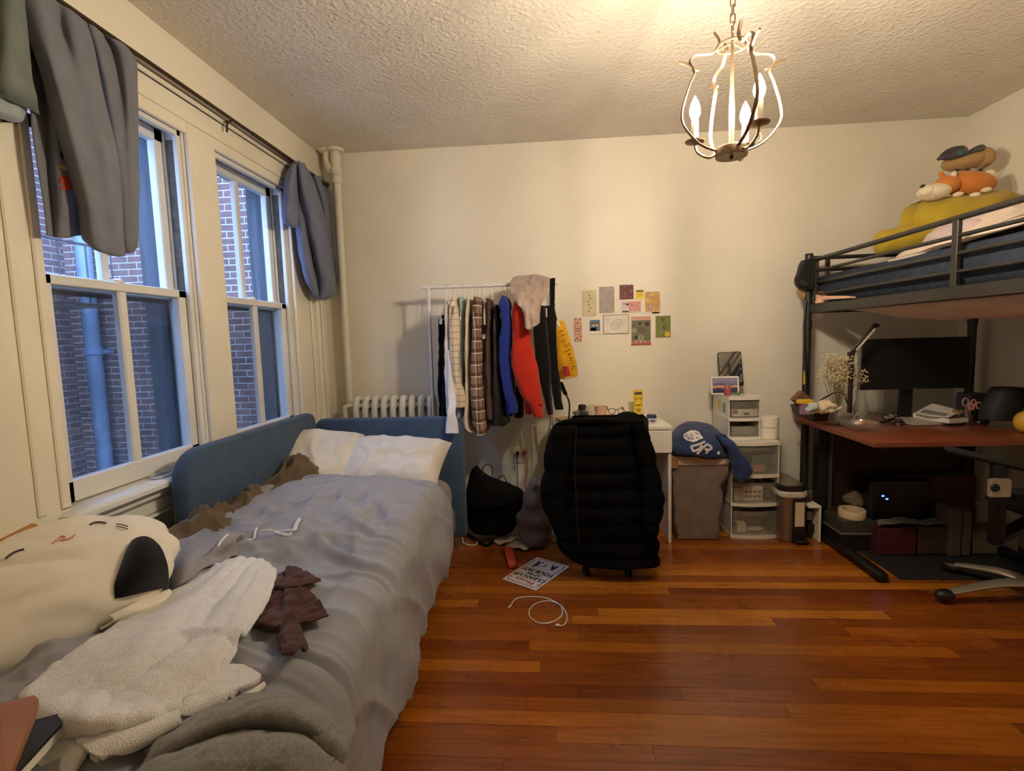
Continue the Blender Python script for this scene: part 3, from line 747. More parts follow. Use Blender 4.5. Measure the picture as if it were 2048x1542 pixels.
def basis(x, n_):
    x = Vector(x).normalized(); n_ = Vector(n_).normalized(); y = n_.cross(x).normalized(); x = y.cross(n_)
    return Matrix(((x.x, y.x, n_.x), (x.y, y.y, n_.y), (x.z, y.z, n_.z)))
pillow('pillow', (-.885, 2.735, .615), .58, .40, .22, basis((1, -.04, -.05), (.02, -.55, 1)), m_pil, 'white pillow leaning on the headboard at the open side of the daybed', 'pillow', 1, 'bed pillows')
pillow('pillow', (-1.275, 2.70, .64), .42, .46, .20, basis((1, .35, -.12), (.35, -.62, 1)), m_pil, 'white pillow in the corner between headboard and side panel', 'pillow', 5, 'bed pillows')

# ================================================================ things lying on the bed
def lay(px, py, lift=.008):
    z = .56
    for _ in range(6):
        p = PZ(px, py, z+lift); z = duvet_top(min(max(p.x, -1.38), -.66), min(max(p.y, .74), 2.5))
    return PZ(px, py, z+lift)
def settle(g, m=.006):
    return [[Vector((p.x, p.y, max(p.z, duvet_top(min(max(p.x, -1.385), -.64), min(max(p.y, .735), 2.5))+m))) for p in r] for r in g]
def laid(rows, nu, nv, amp, sc, seed, thick, st=(1, 1, 1), ridged=False):
    g = loft([[lay(*q) for q in r] for r in rows], nu, nv)
    return B().grid(settle(wrinkle(g, amp, sc, seed, ridged, (0, 0, 1), stretch=st), thick+.003), thick=thick)
m_towel = M('white_terry', (238, 236, 232), .98, 0, .05, 60, 320, .8, .006, spec=.05, sheen=.3)
# long towel, end curled under
g = loft([[lay(*q) for q in r] for r in [
    [(448, 1130, .012), (480, 1121, .03), (512, 1121, .03), (532, 1128, .03), (548, 1142, .012)],
    [(405, 1152, .012), (435, 1158, .045), (470, 1165, .035), (505, 1170, .045), (542, 1180, .012)],
    [(330, 1196, .012), (375, 1210, .045), (420, 1225, .03), (465, 1238, .045), (512, 1245, .014)],
    [(250, 1246, .012), (305, 1268, .045), (360, 1288, .03), (415, 1305, .045), (470, 1312, .014)],
    [(165, 1303, .012), (225, 1330, .04), (285, 1350, .03), (345, 1368, .045), (410, 1378, .02)],
    [(90, 1358, .014), (150, 1390, .045), (215, 1408, .03), (280, 1420, .05), (362, 1408, .035)],
    [(50, 1392, .02), (108, 1430, .06), (180, 1438, .05), (255, 1436, .06), (358, 1420, .045)],
    [(72, 1425, .02), (120, 1465, .03), (190, 1458, .03), (260, 1446, .04), (350, 1430, .03)]]], 70, 110)
R_ = len(g); g2 = []
for i, r in enumerate(g):
    row = []
    for k, p in enumerate(r):
        u = k/(len(r)-1)
        row.append(p+V(0, 0, .003*math.sin(u*PI*11+3*noise.noise(p*4))+.008*noise.noise(p*9)+.005*noise.noise(p*22)+.003*noise.noise(p*60)))
    g2.append(row)
one('towel', B().grid(settle(g2, .016), thick=.012), m_towel, 'long fluffy white towel lying diagonally across the duvet', 'towel', smooth='all')
tw = thing('bath_mat', 'folded white terry bath mat with a flat hem, under the end of the long towel', 'towel', (-.75, .95, .57))
part('terry_field', laid([[(380, 1380, .006), (425, 1352, .02), (462, 1338, .02), (498, 1346, .01), (524, 1366, .006)],
    [(270, 1440, .01), (330, 1420, .026), (390, 1400, .026), (450, 1386, .02), (505, 1382, .008)],
    [(150, 1500, .01), (220, 1480, .026), (290, 1458, .026), (360, 1434, .02), (440, 1412, .008)]], 44, 36, .004, 30, 3, .012), m_towel, tw, 'all')
m_hem = cloth('white_hem_band', (226, 220, 210), .04, 300, .2)
part('hem_band', laid([[(528, 1362, .012), (500, 1380, .016), (440, 1410, .018), (360, 1434, .02), (270, 1466, .02), (180, 1505, .02)],
    [(532, 1370, .006), (505, 1390, .012), (445, 1422, .012), (364, 1448, .014), (276, 1482, .014), (190, 1522, .014)]], 40, 5, .001, 10, 1, .01), m_hem, tw, 'all')
g = loft([[lay(*q) for q in r] for r in [[(150, 1490, .015), (240, 1462, .02), (352, 1428, .03)], [(180, 1508, .03), (262, 1478, .04), (360, 1434, .05)], [(205, 1522, .02), (272, 1490, .025), (358, 1442, .03)]]], 30, 12)
part('folded_edge', B().grid(g, thick=.012), m_towel, tw, 'all')
# towel end drooping over the foot of the bed
q = [lay(60, 1430, .03), lay(130, 1470, .03), lay(185, 1490, .02)]
g = loft([q, [p+V(0, -.035, -.03) for p in q], [p+V(.01, -.055, -.10) for p in q], [p+V(.03, -.05, -.2) for p in q]], 24, 24)
part('drooping_end', B().grid(wrinkle(g, .012, 14, 4), thick=.012), m_towel, tw, 'all')

# brown top
m_bt = cloth('chocolate_knit', (66, 36, 30), .2, 240, .5)
bt = thing('crop_top', 'small chocolate brown knit top crumpled on the duvet', 'top', lay(575, 1230, 0))
def bits(name, rows, seed, n=(40, 40), amp=.006):
    part(name, laid(rows, n[0], n[1], amp, 30, seed, .004, (1, .5, 1), True), m_bt, bt, 'all')
bits('hood', [[(534, 1172, 0.0044), (560, 1152, 0.0165), (590, 1134, 0.0066)], [(545, 1178, 0.0055), (572, 1168, 0.0220), (618, 1150, 0.0110)], [(572, 1186, 0.0077), (596, 1176, 0.0193), (642, 1164, 0.0044)]], 1)
bits('placket', [[(572, 1138, 0.0165), (582, 1136, 0.0198), (594, 1138, 0.0165)], [(570, 1180, 0.0187), (582, 1180, 0.0231), (596, 1180, 0.0187)], [(562, 1225, 0.0165), (576, 1228, 0.0220), (598, 1228, 0.0165)], [(555, 1262, 0.0110), (578, 1266, 0.0198), (600, 1258, 0.0110)], [(560, 1300, 0.0066), (582, 1302, 0.0165), (612, 1292, 0.0066)], [(566, 1316, 0.0044), (586, 1310, 0.0077), (614, 1302, 0.0044)]], 2, (34, 70))
bits('sleeve', [[(540, 1178, 0.0066), (556, 1186, 0.0165), (574, 1190, 0.0165)], [(524, 1205, 0.0044), (546, 1212, 0.0165), (570, 1222, 0.0165)], [(502, 1238, 0.0044), (530, 1244, 0.0143), (562, 1252, 0.0143)], [(478, 1258, 0.0033), (520, 1262, 0.0088), (560, 1268, 0.0066)]], 3)
bits('sleeve', [[(594, 1176, 0.0165), (604, 1180, 0.0132), (614, 1178, 0.0055)], [(592, 1205, 0.0165), (612, 1206, 0.0154), (632, 1200, 0.0055)], [(590, 1232, 0.0154), (615, 1228, 0.0143), (650, 1222, 0.0055)], [(590, 1256, 0.0066), (622, 1246, 0.0077), (657, 1237, 0.0033)]], 4)

# grey sweatpants with a white cord near the plush
m_sw = cloth('mid_grey_jersey', (142, 140, 146), .08, 300, .3)
sp = thing('sweatpants', 'soft grey sweatpants with white drawstring lying beside the plush', 'trousers', lay(420, 1110, 0))
part('leg', laid([[(345, 1082, .01), (390, 1066, .05), (440, 1064, .05), (490, 1072, .012)], [(338, 1112, .02), (385, 1098, .07), (440, 1088, .06), (488, 1086, .014)], [(338, 1150, .02), (375, 1132, .07), (425, 1116, .05), (478, 1102, .012)], [(342, 1186, .012), (368, 1166, .05), (415, 1140, .03), (462, 1120, .008)]], 40, 40, .012, 11, 3, .006, (1.4, .5, 1)), m_sw, sp, 'all')
part('leg', laid([[(344, 1158, .03), (376, 1138, .06), (424, 1116, .045), (470, 1099, .012)], [(346, 1176, .02), (380, 1156, .04), (428, 1132, .03), (474, 1110, .008)], [(350, 1186, .006), (384, 1166, .01), (432, 1142, .008), (476, 1119, .006)]], 36, 26, .006, 12, 6, .006, (1.4, .5, 1)), m_sw, sp, 'all')
m_cordw = cloth('white_cotton_cord', (226, 224, 220), .03, 500, .4)
part('drawstring', B().tube(settle([spline([lay(548, 1070, 0.030), lay(575, 1074, 0.024), lay(598, 1073, 0.024), lay(600, 1064, 0.024), lay(582, 1060, 0.024), lay(556, 1064, 0.028), lay(540, 1060, 0.032), lay(520, 1064, 0.032)], 60)], .008)[0], .0038, 6), m_cordw, sp)
part('drawstring', B().tube(settle([spline([lay(436, 1092, 0.087), lay(446, 1078, 0.082), lay(460, 1068, 0.062), lay(478, 1076, 0.052), lay(500, 1080, 0.042), lay(516, 1077, 0.032)], 50)], .008)[0], .0038, 6), m_cordw, sp)

# heather sweatpants across the foot of the bed
m_ht = M('heather_grey_fleece', (122, 119, 114), .95, 0, .22, 160, 300, .4, .002, spec=.1, sheen=.25)
pn = thing('sweatpants', 'heather grey fleece sweatpants thrown over the near end of the bed', 'trousers', lay(520, 1470, 0))
def drop(g, nrow=10, l=.3):
    for k in range(1, nrow):
        t = k/(nrow-1); g.append([p+V(0, -.06*math.sin(t*PI/2), -l*t*t) for p in g[-k]] if k == 1 else [p+V(0, -.012, -l/nrow) for p in g[-1]])
    return g
rw = [[(326, 1480, .006), (390, 1440, .02), (470, 1402, .02), (545, 1390, .02), (615, 1410, .014), (668, 1448, .006)],
      [(316, 1496, .012), (390, 1458, .05), (470, 1420, .065), (550, 1410, .07), (625, 1432, .06), (684, 1478, .01)],
      [(304, 1514, .012), (388, 1478, .055), (470, 1444, .07), (550, 1436, .075), (622, 1458, .06), (688, 1504, .008)],
      [(290, 1534, .012), (380, 1502, .03), (465, 1470, .03), (545, 1462, .03), (612, 1482, .03), (676, 1524, .006)],
      [(272, 1552, .012), (372, 1520, .055), (460, 1490, .07), (540, 1484, .07), (604, 1502, .06), (662, 1540, .01)],
      [(250, 1578, .012), (360, 1548, .06), (452, 1522, .075), (530, 1512, .07), (592, 1526, .06), (650, 1560, .01)]]
g = loft([[lay(*q) for q in r] for r in rw], 80, 70)
g = wrinkle(g, .012, 7, 12, vec=(0, 0, 1), stretch=(.8, 1.5, 1)); g = settle(wrinkle(g, .005, 20, 4, ridged=True, vec=(0, 0, 1)), .012)
part('leg', B().grid(drop(g), thick=.007), m_ht, pn, 'all')
for k in (12, 16):
    part('seam', B().tube([g[j][k]+V(0, 0, .002) for j in range(22, 70)], .0022, 5), m_ht, pn)
part('seam', B().tube([g[23][k]+V(0, 0, .001) for k in range(18, 66)], .0022, 5), m_ht, pn)
part('cuff', laid([[(628, 1430, .04), (660, 1450, .03), (690, 1480, .012)], [(632, 1462, .05), (668, 1478, .04), (694, 1502, .012)], [(620, 1490, .04), (655, 1504, .03), (684, 1526, .008)]], 18, 18, .006, 20, 5, .006), m_ht, pn, 'all')

# big plush
m_pl = cloth('cream_plush', (236, 228, 212), .05, 90, .2)
m_plb = cloth('black_plush', (16, 16, 20), .2, 200, .5)
pc = PY(78, 1186, 1.20)
pl = thing('plush_toy', 'large white plush toy with stitched closed eyes and a black flipper', 'plush toy', (pc.x, pc.y, .53))
Mp = basis((.55, .8, -.04), (.25, -.42, .87))
def pf(p):
    q = p*5
    d = 1+.035*noise.noise(q)+.02*noise.noise(q*2.3)
    w = .016*max(0, 1-abs(noise.noise(Vector((p.x*2.2, p.y*9+p.x*2, 2))))*4)*(1 if p.z > -.05 else 0)
    return Vector((p.x*d, p.y*d*(1+.10*(p.x/.35)), p.z*d))-p.normalized()*w
body = B().ball(pc, (.33, .205, .135), 72, 44, Mp, pf)
def ons(px, py, lift=0.):
    """point where a view ray meets the plush body"""
    d = ray(px, py).normalized(); o = Mp.transposed() @ (C0-pc); dd = Mp.transposed() @ d
    s = Vector((1/.33, 1/.205, 1/.135)); o = Vector([o[i]*s[i] for i in range(3)]); dd = Vector([dd[i]*s[i] for i in range(3)])
    a = dd.dot(dd); b_ = 2*o.dot(dd); c = o.dot(o)-1; D = b_*b_-4*a*c
    t = (-b_-math.sqrt(max(0, D)))/(2*a)
    return C0+d*(t-lift)
part('body', body, m_pl, pl, 'all')
part('flipper', B().grid(loft([[ons(x, y, l) for x, y, l in r] for r in [
    [(266, 1084, .002), (276, 1078, .014), (290, 1076, .014), (304, 1082, .004)],
    [(256, 1104, .002), (272, 1094, .034), (294, 1092, .034), (320, 1100, .01)],
    [(244, 1136, .002), (268, 1126, .045), (298, 1122, .045), (331, 1130, .012)],
    [(233, 1168, .002), (262, 1160, .04), (298, 1152, .035), (334, 1154, .01)],
    [(230, 1197, .002), (262, 1188, .012), (298, 1180, .012), (334, 1174, .004)]]], 26, 30), thick=.006), m_plb, pl, 'all', 'black flipper')
m_stb = M('dark_stitching', (52, 44, 44), .8); m_stp = M('pink_stitching', (206, 132, 128), .8)
part('stitched_eye', B().tube(spline([ons(180, 1049, .002), ons(188, 1045, .002), ons(200, 1044, .002), ons(212, 1046, .002)], 12), .0025, 5), m_stb, pl)
part('stitched_eye', B().tube(spline([ons(12, 1117, .004), ons(22, 1108, .004), ons(34, 1102, .004), ons(48, 1098, .004)], 12), .0025, 5), m_stb, pl)
part('stitched_mouth', B().tube(spline([ons(105, 1086, .004), ons(116, 1078, .004), ons(124, 1072, .004), ons(130, 1074, .004), ons(122, 1080, .004), ons(132, 1079, .004), ons(142, 1076, .004), ons(150, 1069, .004)], 30), .002, 5), m_stp, pl)
for dy in (0, 5): part('stitched_whisker', B().tube(spline([ons(232, 1048+dy, .003), ons(242, 1049+dy, .003), ons(256, 1053+dy, .003)], 8), .0015, 4), m_stb, pl)
part('tail_fold', B().grid(loft([[ons(215, 1232, .0), ons(262, 1210, .02), ons(305, 1195, .02), ons(338, 1180, .0)], [ons(225, 1240, .02), ons(270, 1222, .05), ons(312, 1208, .045), ons(340, 1188, .0)], [ons(200, 1256, .0), ons(262, 1238, .02), ons(308, 1220, .02), ons(336, 1198, .0)]], 24, 16), thick=.006), m_pl, pl, 'all')
one('cardboard_sheet', B().prism([PX(x, y, -1.47) for x, y in ((-60, 1120), (0, 1082), (40, 1062), (70, 1047), (84, 1054), (40, 1086), (0, 1112), (-60, 1150))], (-.012, 0, 0)), M('tan_cardboard', (176, 128, 70), .8), 'tan cardboard edge showing behind the white plush', 'cardboard', smooth=False)

# notebooks at the lower left
def quad(pts, z0, th, lift=0):
    p = [PZ(x, y, z0+dz) for x, y, dz in pts]; return B().prism(p, (0, 0, -th))
m_lea = M('tan_leather_cover', (142, 90, 50), .55, var=.15, bs=120, bst=.2); m_blk = M('black_notebook_cover', (26, 26, 30), .6)
m_paper = M('white_page_edges', (226, 220, 206), .8, bs=300)
nb = thing('notebook', 'black notebook with white page edges at the lower left corner', 'notebook', PZ(60, 1500, .62))
part('cover', quad([(60, 1442, .035), (128, 1424, .02), (137, 1432, .02), (22, 1556, .03), (-40, 1590, .04)], .62, .006), m_blk, nb, False)
part('page_block', quad([(64, 1445, .028), (133, 1431, .013), (135, 1438, .013), (28, 1553, .022), (-40, 1598, .03)], .62, .018), m_paper, nb, False)
part('cover', quad([(60, 1450, .010), (128, 1434, -.006), (137, 1442, -.006), (22, 1568, .004), (-40, 1600, .012)], .62, .005), m_blk, nb, False)
one('leather_journal', quad([(-80, 1440, .06), (0, 1408, .06), (68, 1390, .05), (77, 1398, .05), (70, 1424, .05), (14, 1560, .06), (-90, 1620, .07)], .65, .012), m_lea, 'tan leather journal overlapping the black notebook at the lower left corner', 'notebook', smooth=False)

# small things on the sill
m_clr = M('clear_plastic_ring', (190, 205, 215), .15, alpha=.75)
cb = B().tube(spline([V(-1.545, 1.93, .797), V(-1.53, 1.87, .797), V(-1.55, 1.83, .797), V(-1.585, 1.85, .797), V(-1.585, 1.92, .797), V(-1.555, 1.95, .798)], 30, True), .006, 6, closed=True)
cb.tube(spline([V(-1.60, 1.90, .797), V(-1.57, 1.97, .797), V(-1.545, 2.0, .797), V(-1.53, 1.95, .797)], 18), .006, 6)
one('cable_coil', cb, m_clr, 'coil of pale cable lying on the window sill', 'cable')

# ================================================================ clothes rack
m_rack = M('white_powder_coat', (226, 222, 216), .4)
YR = 3.30
ZBAR = (PY(842, 578, YR).z+PY(1110, 563, YR).z)/2
xl_, xr_ = PY(857, 590, YR).x, PY(1106, 580, YR).x-.03
rk = thing('clothes_rack', 'white metal clothes rail standing between bed and desk', 'clothes rack', ((xl_+xr_)/2, YR, 0))
part('top_rail', B().tube([(xl_-.045, YR, ZBAR), (xr_+.06, YR, ZBAR)], .0125, 12), m_rack, rk)
for x in (xl_, xr_):
    p = part('post', B().tube([(x, YR, .05), (x, YR, ZBAR)], .0105, 12), m_rack, rk)
    part('joint', B().lathe((x, YR, ZBAR-.06), [(.0135, 0), (.0145, .01), (.0145, .06)], 12), m_rack, p)
    part('foot_rail', B().tube([(x, YR-.16, .035), (x, YR+.16, .035)], .0105, 10), m_rack, rk)
    part('foot_cap', B().lathe((x, YR-.155, 0), [(.013, 0), (.016, .01), (.016, .055), (.010, .06)], 10), m_rack, rk)
    part('foot_cap', B().lathe((x, YR+.155, 0), [(.013, 0), (.016, .01), (.016, .055), (.010, .06)], 10), m_rack, rk)
for y in (YR-.11, YR+.11): part('lower_rail', B().tube([(xl_, y, .085), (xr_, y, .085)], .009, 10), m_rack, rk)

m_hng = M('white_plastic_hanger', (238, 232, 220), .35)
HG = []
def hanger(px, what, lo=0.):
    x = PY(px, 572, YR).x
    b = B()
    hk = [(x, YR-.012, ZBAR+.0), (x, YR-.014, ZBAR+.016), (x, YR, ZBAR+.0235), (x, YR+.017, ZBAR+.012), (x, YR+.014, ZBAR-.012), (x, YR, ZBAR-.035), (x, YR, ZBAR-.085-lo)]
    h = thing('clothes_hanger', 'white plastic hanger on the rail holding '+what, 'hanger', (x, YR, ZBAR-.15), 'white hangers on the clothes rail')
    part('hook', B().tube(spline(hk, 22), .0032, 6), m_hng, h)
    z = ZBAR-.085-lo
    part('shoulder_bar', B().tube(spline([(x, YR-.205, z-.135), (x, YR-.19, z-.118), (x, YR-.1, z-.055), (x, YR, z), (x, YR+.1, z-.055), (x, YR+.19, z-.118), (x, YR+.205, z-.135)], 26), .0042, 6), m_hng, h)
    part('lower_bar', B().tube([(x, YR-.203, z-.138), (x, YR+.203, z-.138)], .0036, 6), m_hng, h)
    return h
# --- fabrics
def plaid(name, c0, c1, c2, s, light=False):
    m, t, b = nt(name); g = node(t, 'ShaderNodeNewGeometry'); sp = node(t, 'ShaderNodeSeparateXYZ'); L(t, g.outputs['Position'], sp.inputs[0])
    ad = node(t, 'ShaderNodeMath', operation='ADD'); L(t, sp.outputs[0], ad.inputs[0]); L(t, sp.outputs[1], ad.inputs[1])
    def stripes(src, sc, w):
        m1 = node(t, 'ShaderNodeMath', operation='MULTIPLY'); L(t, src, m1.inputs[0]); m1.inputs[1].default_value = sc
        f = node(t, 'ShaderNodeMath', operation='FRACT'); L(t, m1.outputs[0], f.inputs[0])
        l = node(t, 'ShaderNodeMath', operation='LESS_THAN'); L(t, f.outputs[0], l.inputs[0]); l.inputs[1].default_value = w; return l.outputs[0]
    def mix(f, a, c):
        x = node(t, 'ShaderNodeMix', data_type='RGBA'); L(t, f, x.inputs[0])
        if isinstance(a, tuple): x.inputs[6].default_value = (*a, 1)
        else: L(t, a, x.inputs[6])
        x.inputs[7].default_value = (*c, 1); return x.outputs[2]
    half = lambda f, k: (lambda n: (L(t, f, n.inputs[0]), n.inputs.__getitem__(1).__setattr__('default_value', k), n.outputs[0])[2])(node(t, 'ShaderNodeMath', operation='MULTIPLY'))
    k1, k2 = (.9, .9) if light else (.65, .65)
    col = mix(half(stripes(sp.outputs[2], s, .09 if light else .42), k1), lin(c0), lin(c1))
    col = mix(half(stripes(ad.outputs[0], s*1.3, .09 if light else .4), k2), col, lin(c1))
    if not light:
        col = mix(half(stripes(sp.outputs[2], s, .10), .85), col, lin(c2)); col = mix(half(stripes(ad.outputs[0], s*1.3, .09), .7), col, lin(c2))
    L(t, col, b.inputs['Base Color']); b.inputs['Roughness'].default_value = .95; b.inputs['Specular IOR Level'].default_value = .1
    bump(t, b, noi(t, g.outputs['Position'], 300), .3, .002); return m
F = dict(black=cloth('black_knit', (14, 13, 14), .2), white=cloth('white_cotton', (226, 222, 222), .04), check=plaid('cream_window_check', (226, 210, 184), (158, 122, 96), (0, 0, 0), 26, True),
    sky=cloth('pale_blue_cotton', (150, 172, 182)), cream=cloth('cream_cotton', (220, 206, 184)), plaid=plaid('brown_flannel_plaid', (146, 118, 98), (66, 38, 28), (214, 204, 190), 14),
    tee=cloth('light_grey_jersey', (198, 190, 182)), stripe=M('maroon_rib_knit', (84, 64, 60), .95, 0, .35, 60, 200, .4, .003, .1, stretch=(2, 2, .15)), leather=M('black_soft_leather', (18, 17, 18), .45, var=.2, bs=40, bst=.3),
    blue=cloth('royal_blue_fleece', (36, 52, 132)), maroon=cloth('dark_maroon', (62, 18, 22)), red=cloth('bright_red_fleece', (186, 46, 30)), mauve=cloth('mauve_grey_fleece', (168, 148, 138)), trouser=cloth('black_trouser_wool', (20, 19, 20), .15))
def garment(name, label, cat, m, body, y=3.24, dy=.15, sleeves=(), seed=1, amp=.009, px=None, what=None, drop=0., bname='body'):
    c = PY((body[-1][1]+body[-1][2])/2, body[-1][0], y)
    t = thing(name, label, cat, c, 'clothes hanging on the rail')
    def tubes(spec, yy, d, nm, sd, mm):
        g = loft(rings(spec, yy, d, 20), 28, 48, True)
        g = wrinkle(wrinkle(g, amp, 13, sd, stretch=(1, 1, .3)), amp*.5, 26, sd+3, True, stretch=(1, 1, .4))
        b = B().grid(g, True); n = 28; o = len(b.v)
        for rr, e in ((g[0], 1), (g[-1], -1)):
            cc = sum(rr, Vector())/len(rr); k = len(b.v); b.v += [cc]; base = 0 if e == 1 else (len(g)-1)*n
            b.f += [((base+i), (base+(i+1) % n), k) if e == -1 else ((base+(i+1) % n), (base+i), k) for i in range(n)]
        return part(nm, b, mm, t, 'all')
    tubes(body, y, dy, bname, seed, m)
    for k, s in enumerate(sleeves):
        sp, yy, d, nm = s[:4]; tubes(sp, yy, d, nm, seed+k+7, s[4] if len(s) > 4 else m)
    if px: hanger(px, what, drop)
    return t
garment('tank_top', 'black tank top at the far left end of the clothes rail', 'top', F['black'], [(640, 886, 889), (665, 885, 891), (720, 884, 892), (780, 884, 893), (830, 886, 894)], 3.28, .15, px=890, what='a black tank top', drop=.02, seed=1)
garment('camisole', 'black camisole second from the left on the clothes rail', 'top', F['black'], [(632, 893, 896), (660, 892, 897), (720, 892, 897), (790, 892, 898), (835, 893, 901)], 3.27, .15, px=893, what='a black camisole', drop=.02, seed=2)
garment('blouse', 'white blouse with a long flared sleeve on the clothes rail', 'shirt', F['white'], [(612, 900, 905), (640, 896, 906), (700, 895, 909), (770, 896, 912), (822, 898, 915)], 3.22, .16,
    [([(700, 894, 902, 3.08, .025), (770, 895, 910, 3.06, .025), (800, 896, 913, 2.98, .02), (822, 895, 913, 2.925, .016), (845, 891, 916, 2.915, .016), (866, 888, 919, 2.91, .016)], 3.06, .025, 'flared_sleeve')], 3, px=899, what='the white flared blouse')
garment('check_shirt', 'cream window-check shirt sleeve with wide cuff on the clothes rail', 'shirt', F['check'], [(598, 909, 918), (622, 903, 919), (680, 902, 918), (760, 904, 920), (800, 905, 922)], 3.21, .15,
    [([(612, 904, 918), (650, 899, 919), (690, 898, 920), (730, 903, 921), (768, 907, 924), (776, 905, 927), (792, 903, 932), (814, 904, 933)], 3.075, .04, 'sleeve')], 4, px=909, what='the cream check shirt')
garment('denim_shirt', 'pale blue shirt beside the cream check one on the clothes rail', 'shirt', F['sky'], [(597, 921, 930), (612, 920, 938), (680, 921, 936), (760, 922, 934), (815, 916, 933), (829, 910, 934)], 3.25, .15, seed=5, px=918, what='the pale blue shirt')
garment('dress_shirt', 'cream shirt squeezed between pale blue and plaid ones on the clothes rail', 'shirt', F['cream'], [(597, 940, 946), (625, 936, 947), (700, 933, 945), (780, 936, 945), (842, 931, 944), (856, 938, 956)], 3.21, .15, seed=6, px=929, what='the cream shirt')
garment('plaid_shirt', 'brown and white plaid flannel shirt on the clothes rail', 'shirt', F['plaid'], [(596, 951, 962), (612, 948, 966), (660, 947, 967), (760, 944, 970), (835, 946, 976), (850, 950, 978), (865, 955, 974)], 3.17, .14, seed=7, px=943, what='the plaid flannel shirt')
garment('ringer_tee', 'light grey tee with black-striped sleeve on the clothes rail', 't-shirt', F['tee'], [(600, 969, 975), (625, 968, 976), (680, 968, 976), (760, 970, 978), (800, 971, 979)], 3.26, .12,
    [([(604, 967, 974), (625, 965, 975), (650, 964, 977)], 3.12, .03, 'sleeve'), ([(650, 964, 977), (664, 964, 979), (668, 964, 979)], 3.12, .034, 'striped_cuff', F['black']), ([(668, 964, 978), (678, 965, 974)], 3.12, .031, 'sleeve_hem')], 8, px=958, what='the grey striped tee')
garment('rib_top', 'dark maroon ribbed top next to the grey tee on the clothes rail', 'top', F['stripe'], [(600, 976, 984), (632, 974, 988), (720, 970, 989), (800, 974, 991), (832, 978, 995)], 3.22, .15, seed=9, px=967, what='the maroon ribbed top')
garment('leather_jacket', 'black leather jacket left of the blue hoodie on the clothes rail', 'jacket', F['leather'], [(612, 992, 1000), (640, 989, 1001), (720, 987, 1004), (790, 984, 1012), (838, 983, 1018), (842, 985, 1018)], 3.23, .17, seed=10, px=984, what='the black leather jacket')
garment('blue_hoodie', 'royal blue zip hoodie between black and red jackets on the clothes rail', 'hoodie', F['blue'], [(606, 1002, 1018), (640, 1004, 1022), (720, 1008, 1026), (800, 1010, 1030), (826, 1014, 1030)], 3.25, .16,
    [([(596, 1003, 1014), (608, 996, 1020), (622, 999, 1022), (650, 1002, 1023), (690, 997, 1024), (740, 999, 1026), (785, 1007, 1031), (806, 1015, 1036), (812, 1016, 1038), (825, 1017, 1036)], 3.08, .045, 'sleeve'),
     ([(592, 1004, 1012), (604, 1000, 1021), (618, 1001, 1022), (628, 1004, 1020)], 3.20, .08, 'hood')], 11, .009, px=1005, what='the royal blue hoodie')
garment('maroon_jacket', 'dark maroon jacket hem peeking out behind the red one on the clothes rail', 'jacket', F['maroon'], [(640, 1030, 1040), (720, 1030, 1046), (800, 1032, 1048), (832, 1030, 1048)], 3.34, .10, seed=12, px=1014, what='the dark maroon jacket')
garment('red_jacket', 'bright red jacket with a puffed sleeve on the clothes rail', 'jacket', F['red'], [(604, 1036, 1052), (630, 1040, 1060), (720, 1046, 1064), (800, 1050, 1070), (822, 1052, 1068)], 3.24, .16,
    [([(600, 1030, 1048), (622, 1023, 1055), (670, 1024, 1062), (715, 1022, 1070), (755, 1028, 1077), (795, 1045, 1085), (806, 1056, 1088), (810, 1058, 1087), (833, 1068, 1089)], 3.04, .06, 'sleeve')], 13, .010, px=1036, what='the bright red jacket')
tr = garment('trousers', 'black trousers hanging at the right end of the clothes rail', 'trousers', F['trouser'], [(612, 1068, 1090), (660, 1066, 1096), (740, 1076, 1102), (790, 1086, 1103), (828, 1094, 1105)], 3.14, .045,
    [([(612, 1088, 1110), (680, 1090, 1118), (740, 1098, 1120), (780, 1103, 1122), (806, 1107, 1125), (818, 1109, 1127)], 3.19, .04, 'leg')], 14, .006, px=1092, what='the black trousers', bname='leg')
g = loft([[PY(x, y, d) for x, y, d in r] for r in [
    [(1030, 572, 3.36), (1052, 570, 3.36), (1076, 568, 3.36), (1100, 568, 3.36)],
    [(1028, 556, 3.30), (1050, 552, 3.30), (1076, 552, 3.30), (1099, 558, 3.30)],
    [(1020, 578, 3.14), (1046, 582, 3.10), (1074, 578, 3.12), (1098, 574, 3.17)],
    [(1030, 600, 3.02), (1050, 608, 2.97), (1076, 602, 3.0), (1090, 592, 3.08)],
    [(1048, 626, 2.96), (1056, 636, 2.93), (1068, 634, 2.94), (1080, 616, 3.0)],
    [(1051, 654, 2.95), (1058, 660, 2.92), (1068, 654, 2.93), (1078, 646, 2.97)]]], 50, 70)
one('draped_sweatshirt', B().grid(wrinkle(wrinkle(g, .028, 11, 3, True, vec=(0, -1, 0), stretch=(1.4, 1, .4)), .006, 30, 7, vec=(0, -1, 0)), thick=.006), F['mauve'], 'mauve-grey sweatshirt thrown over the right end of the clothes rail', 'sweatshirt', smooth='all')
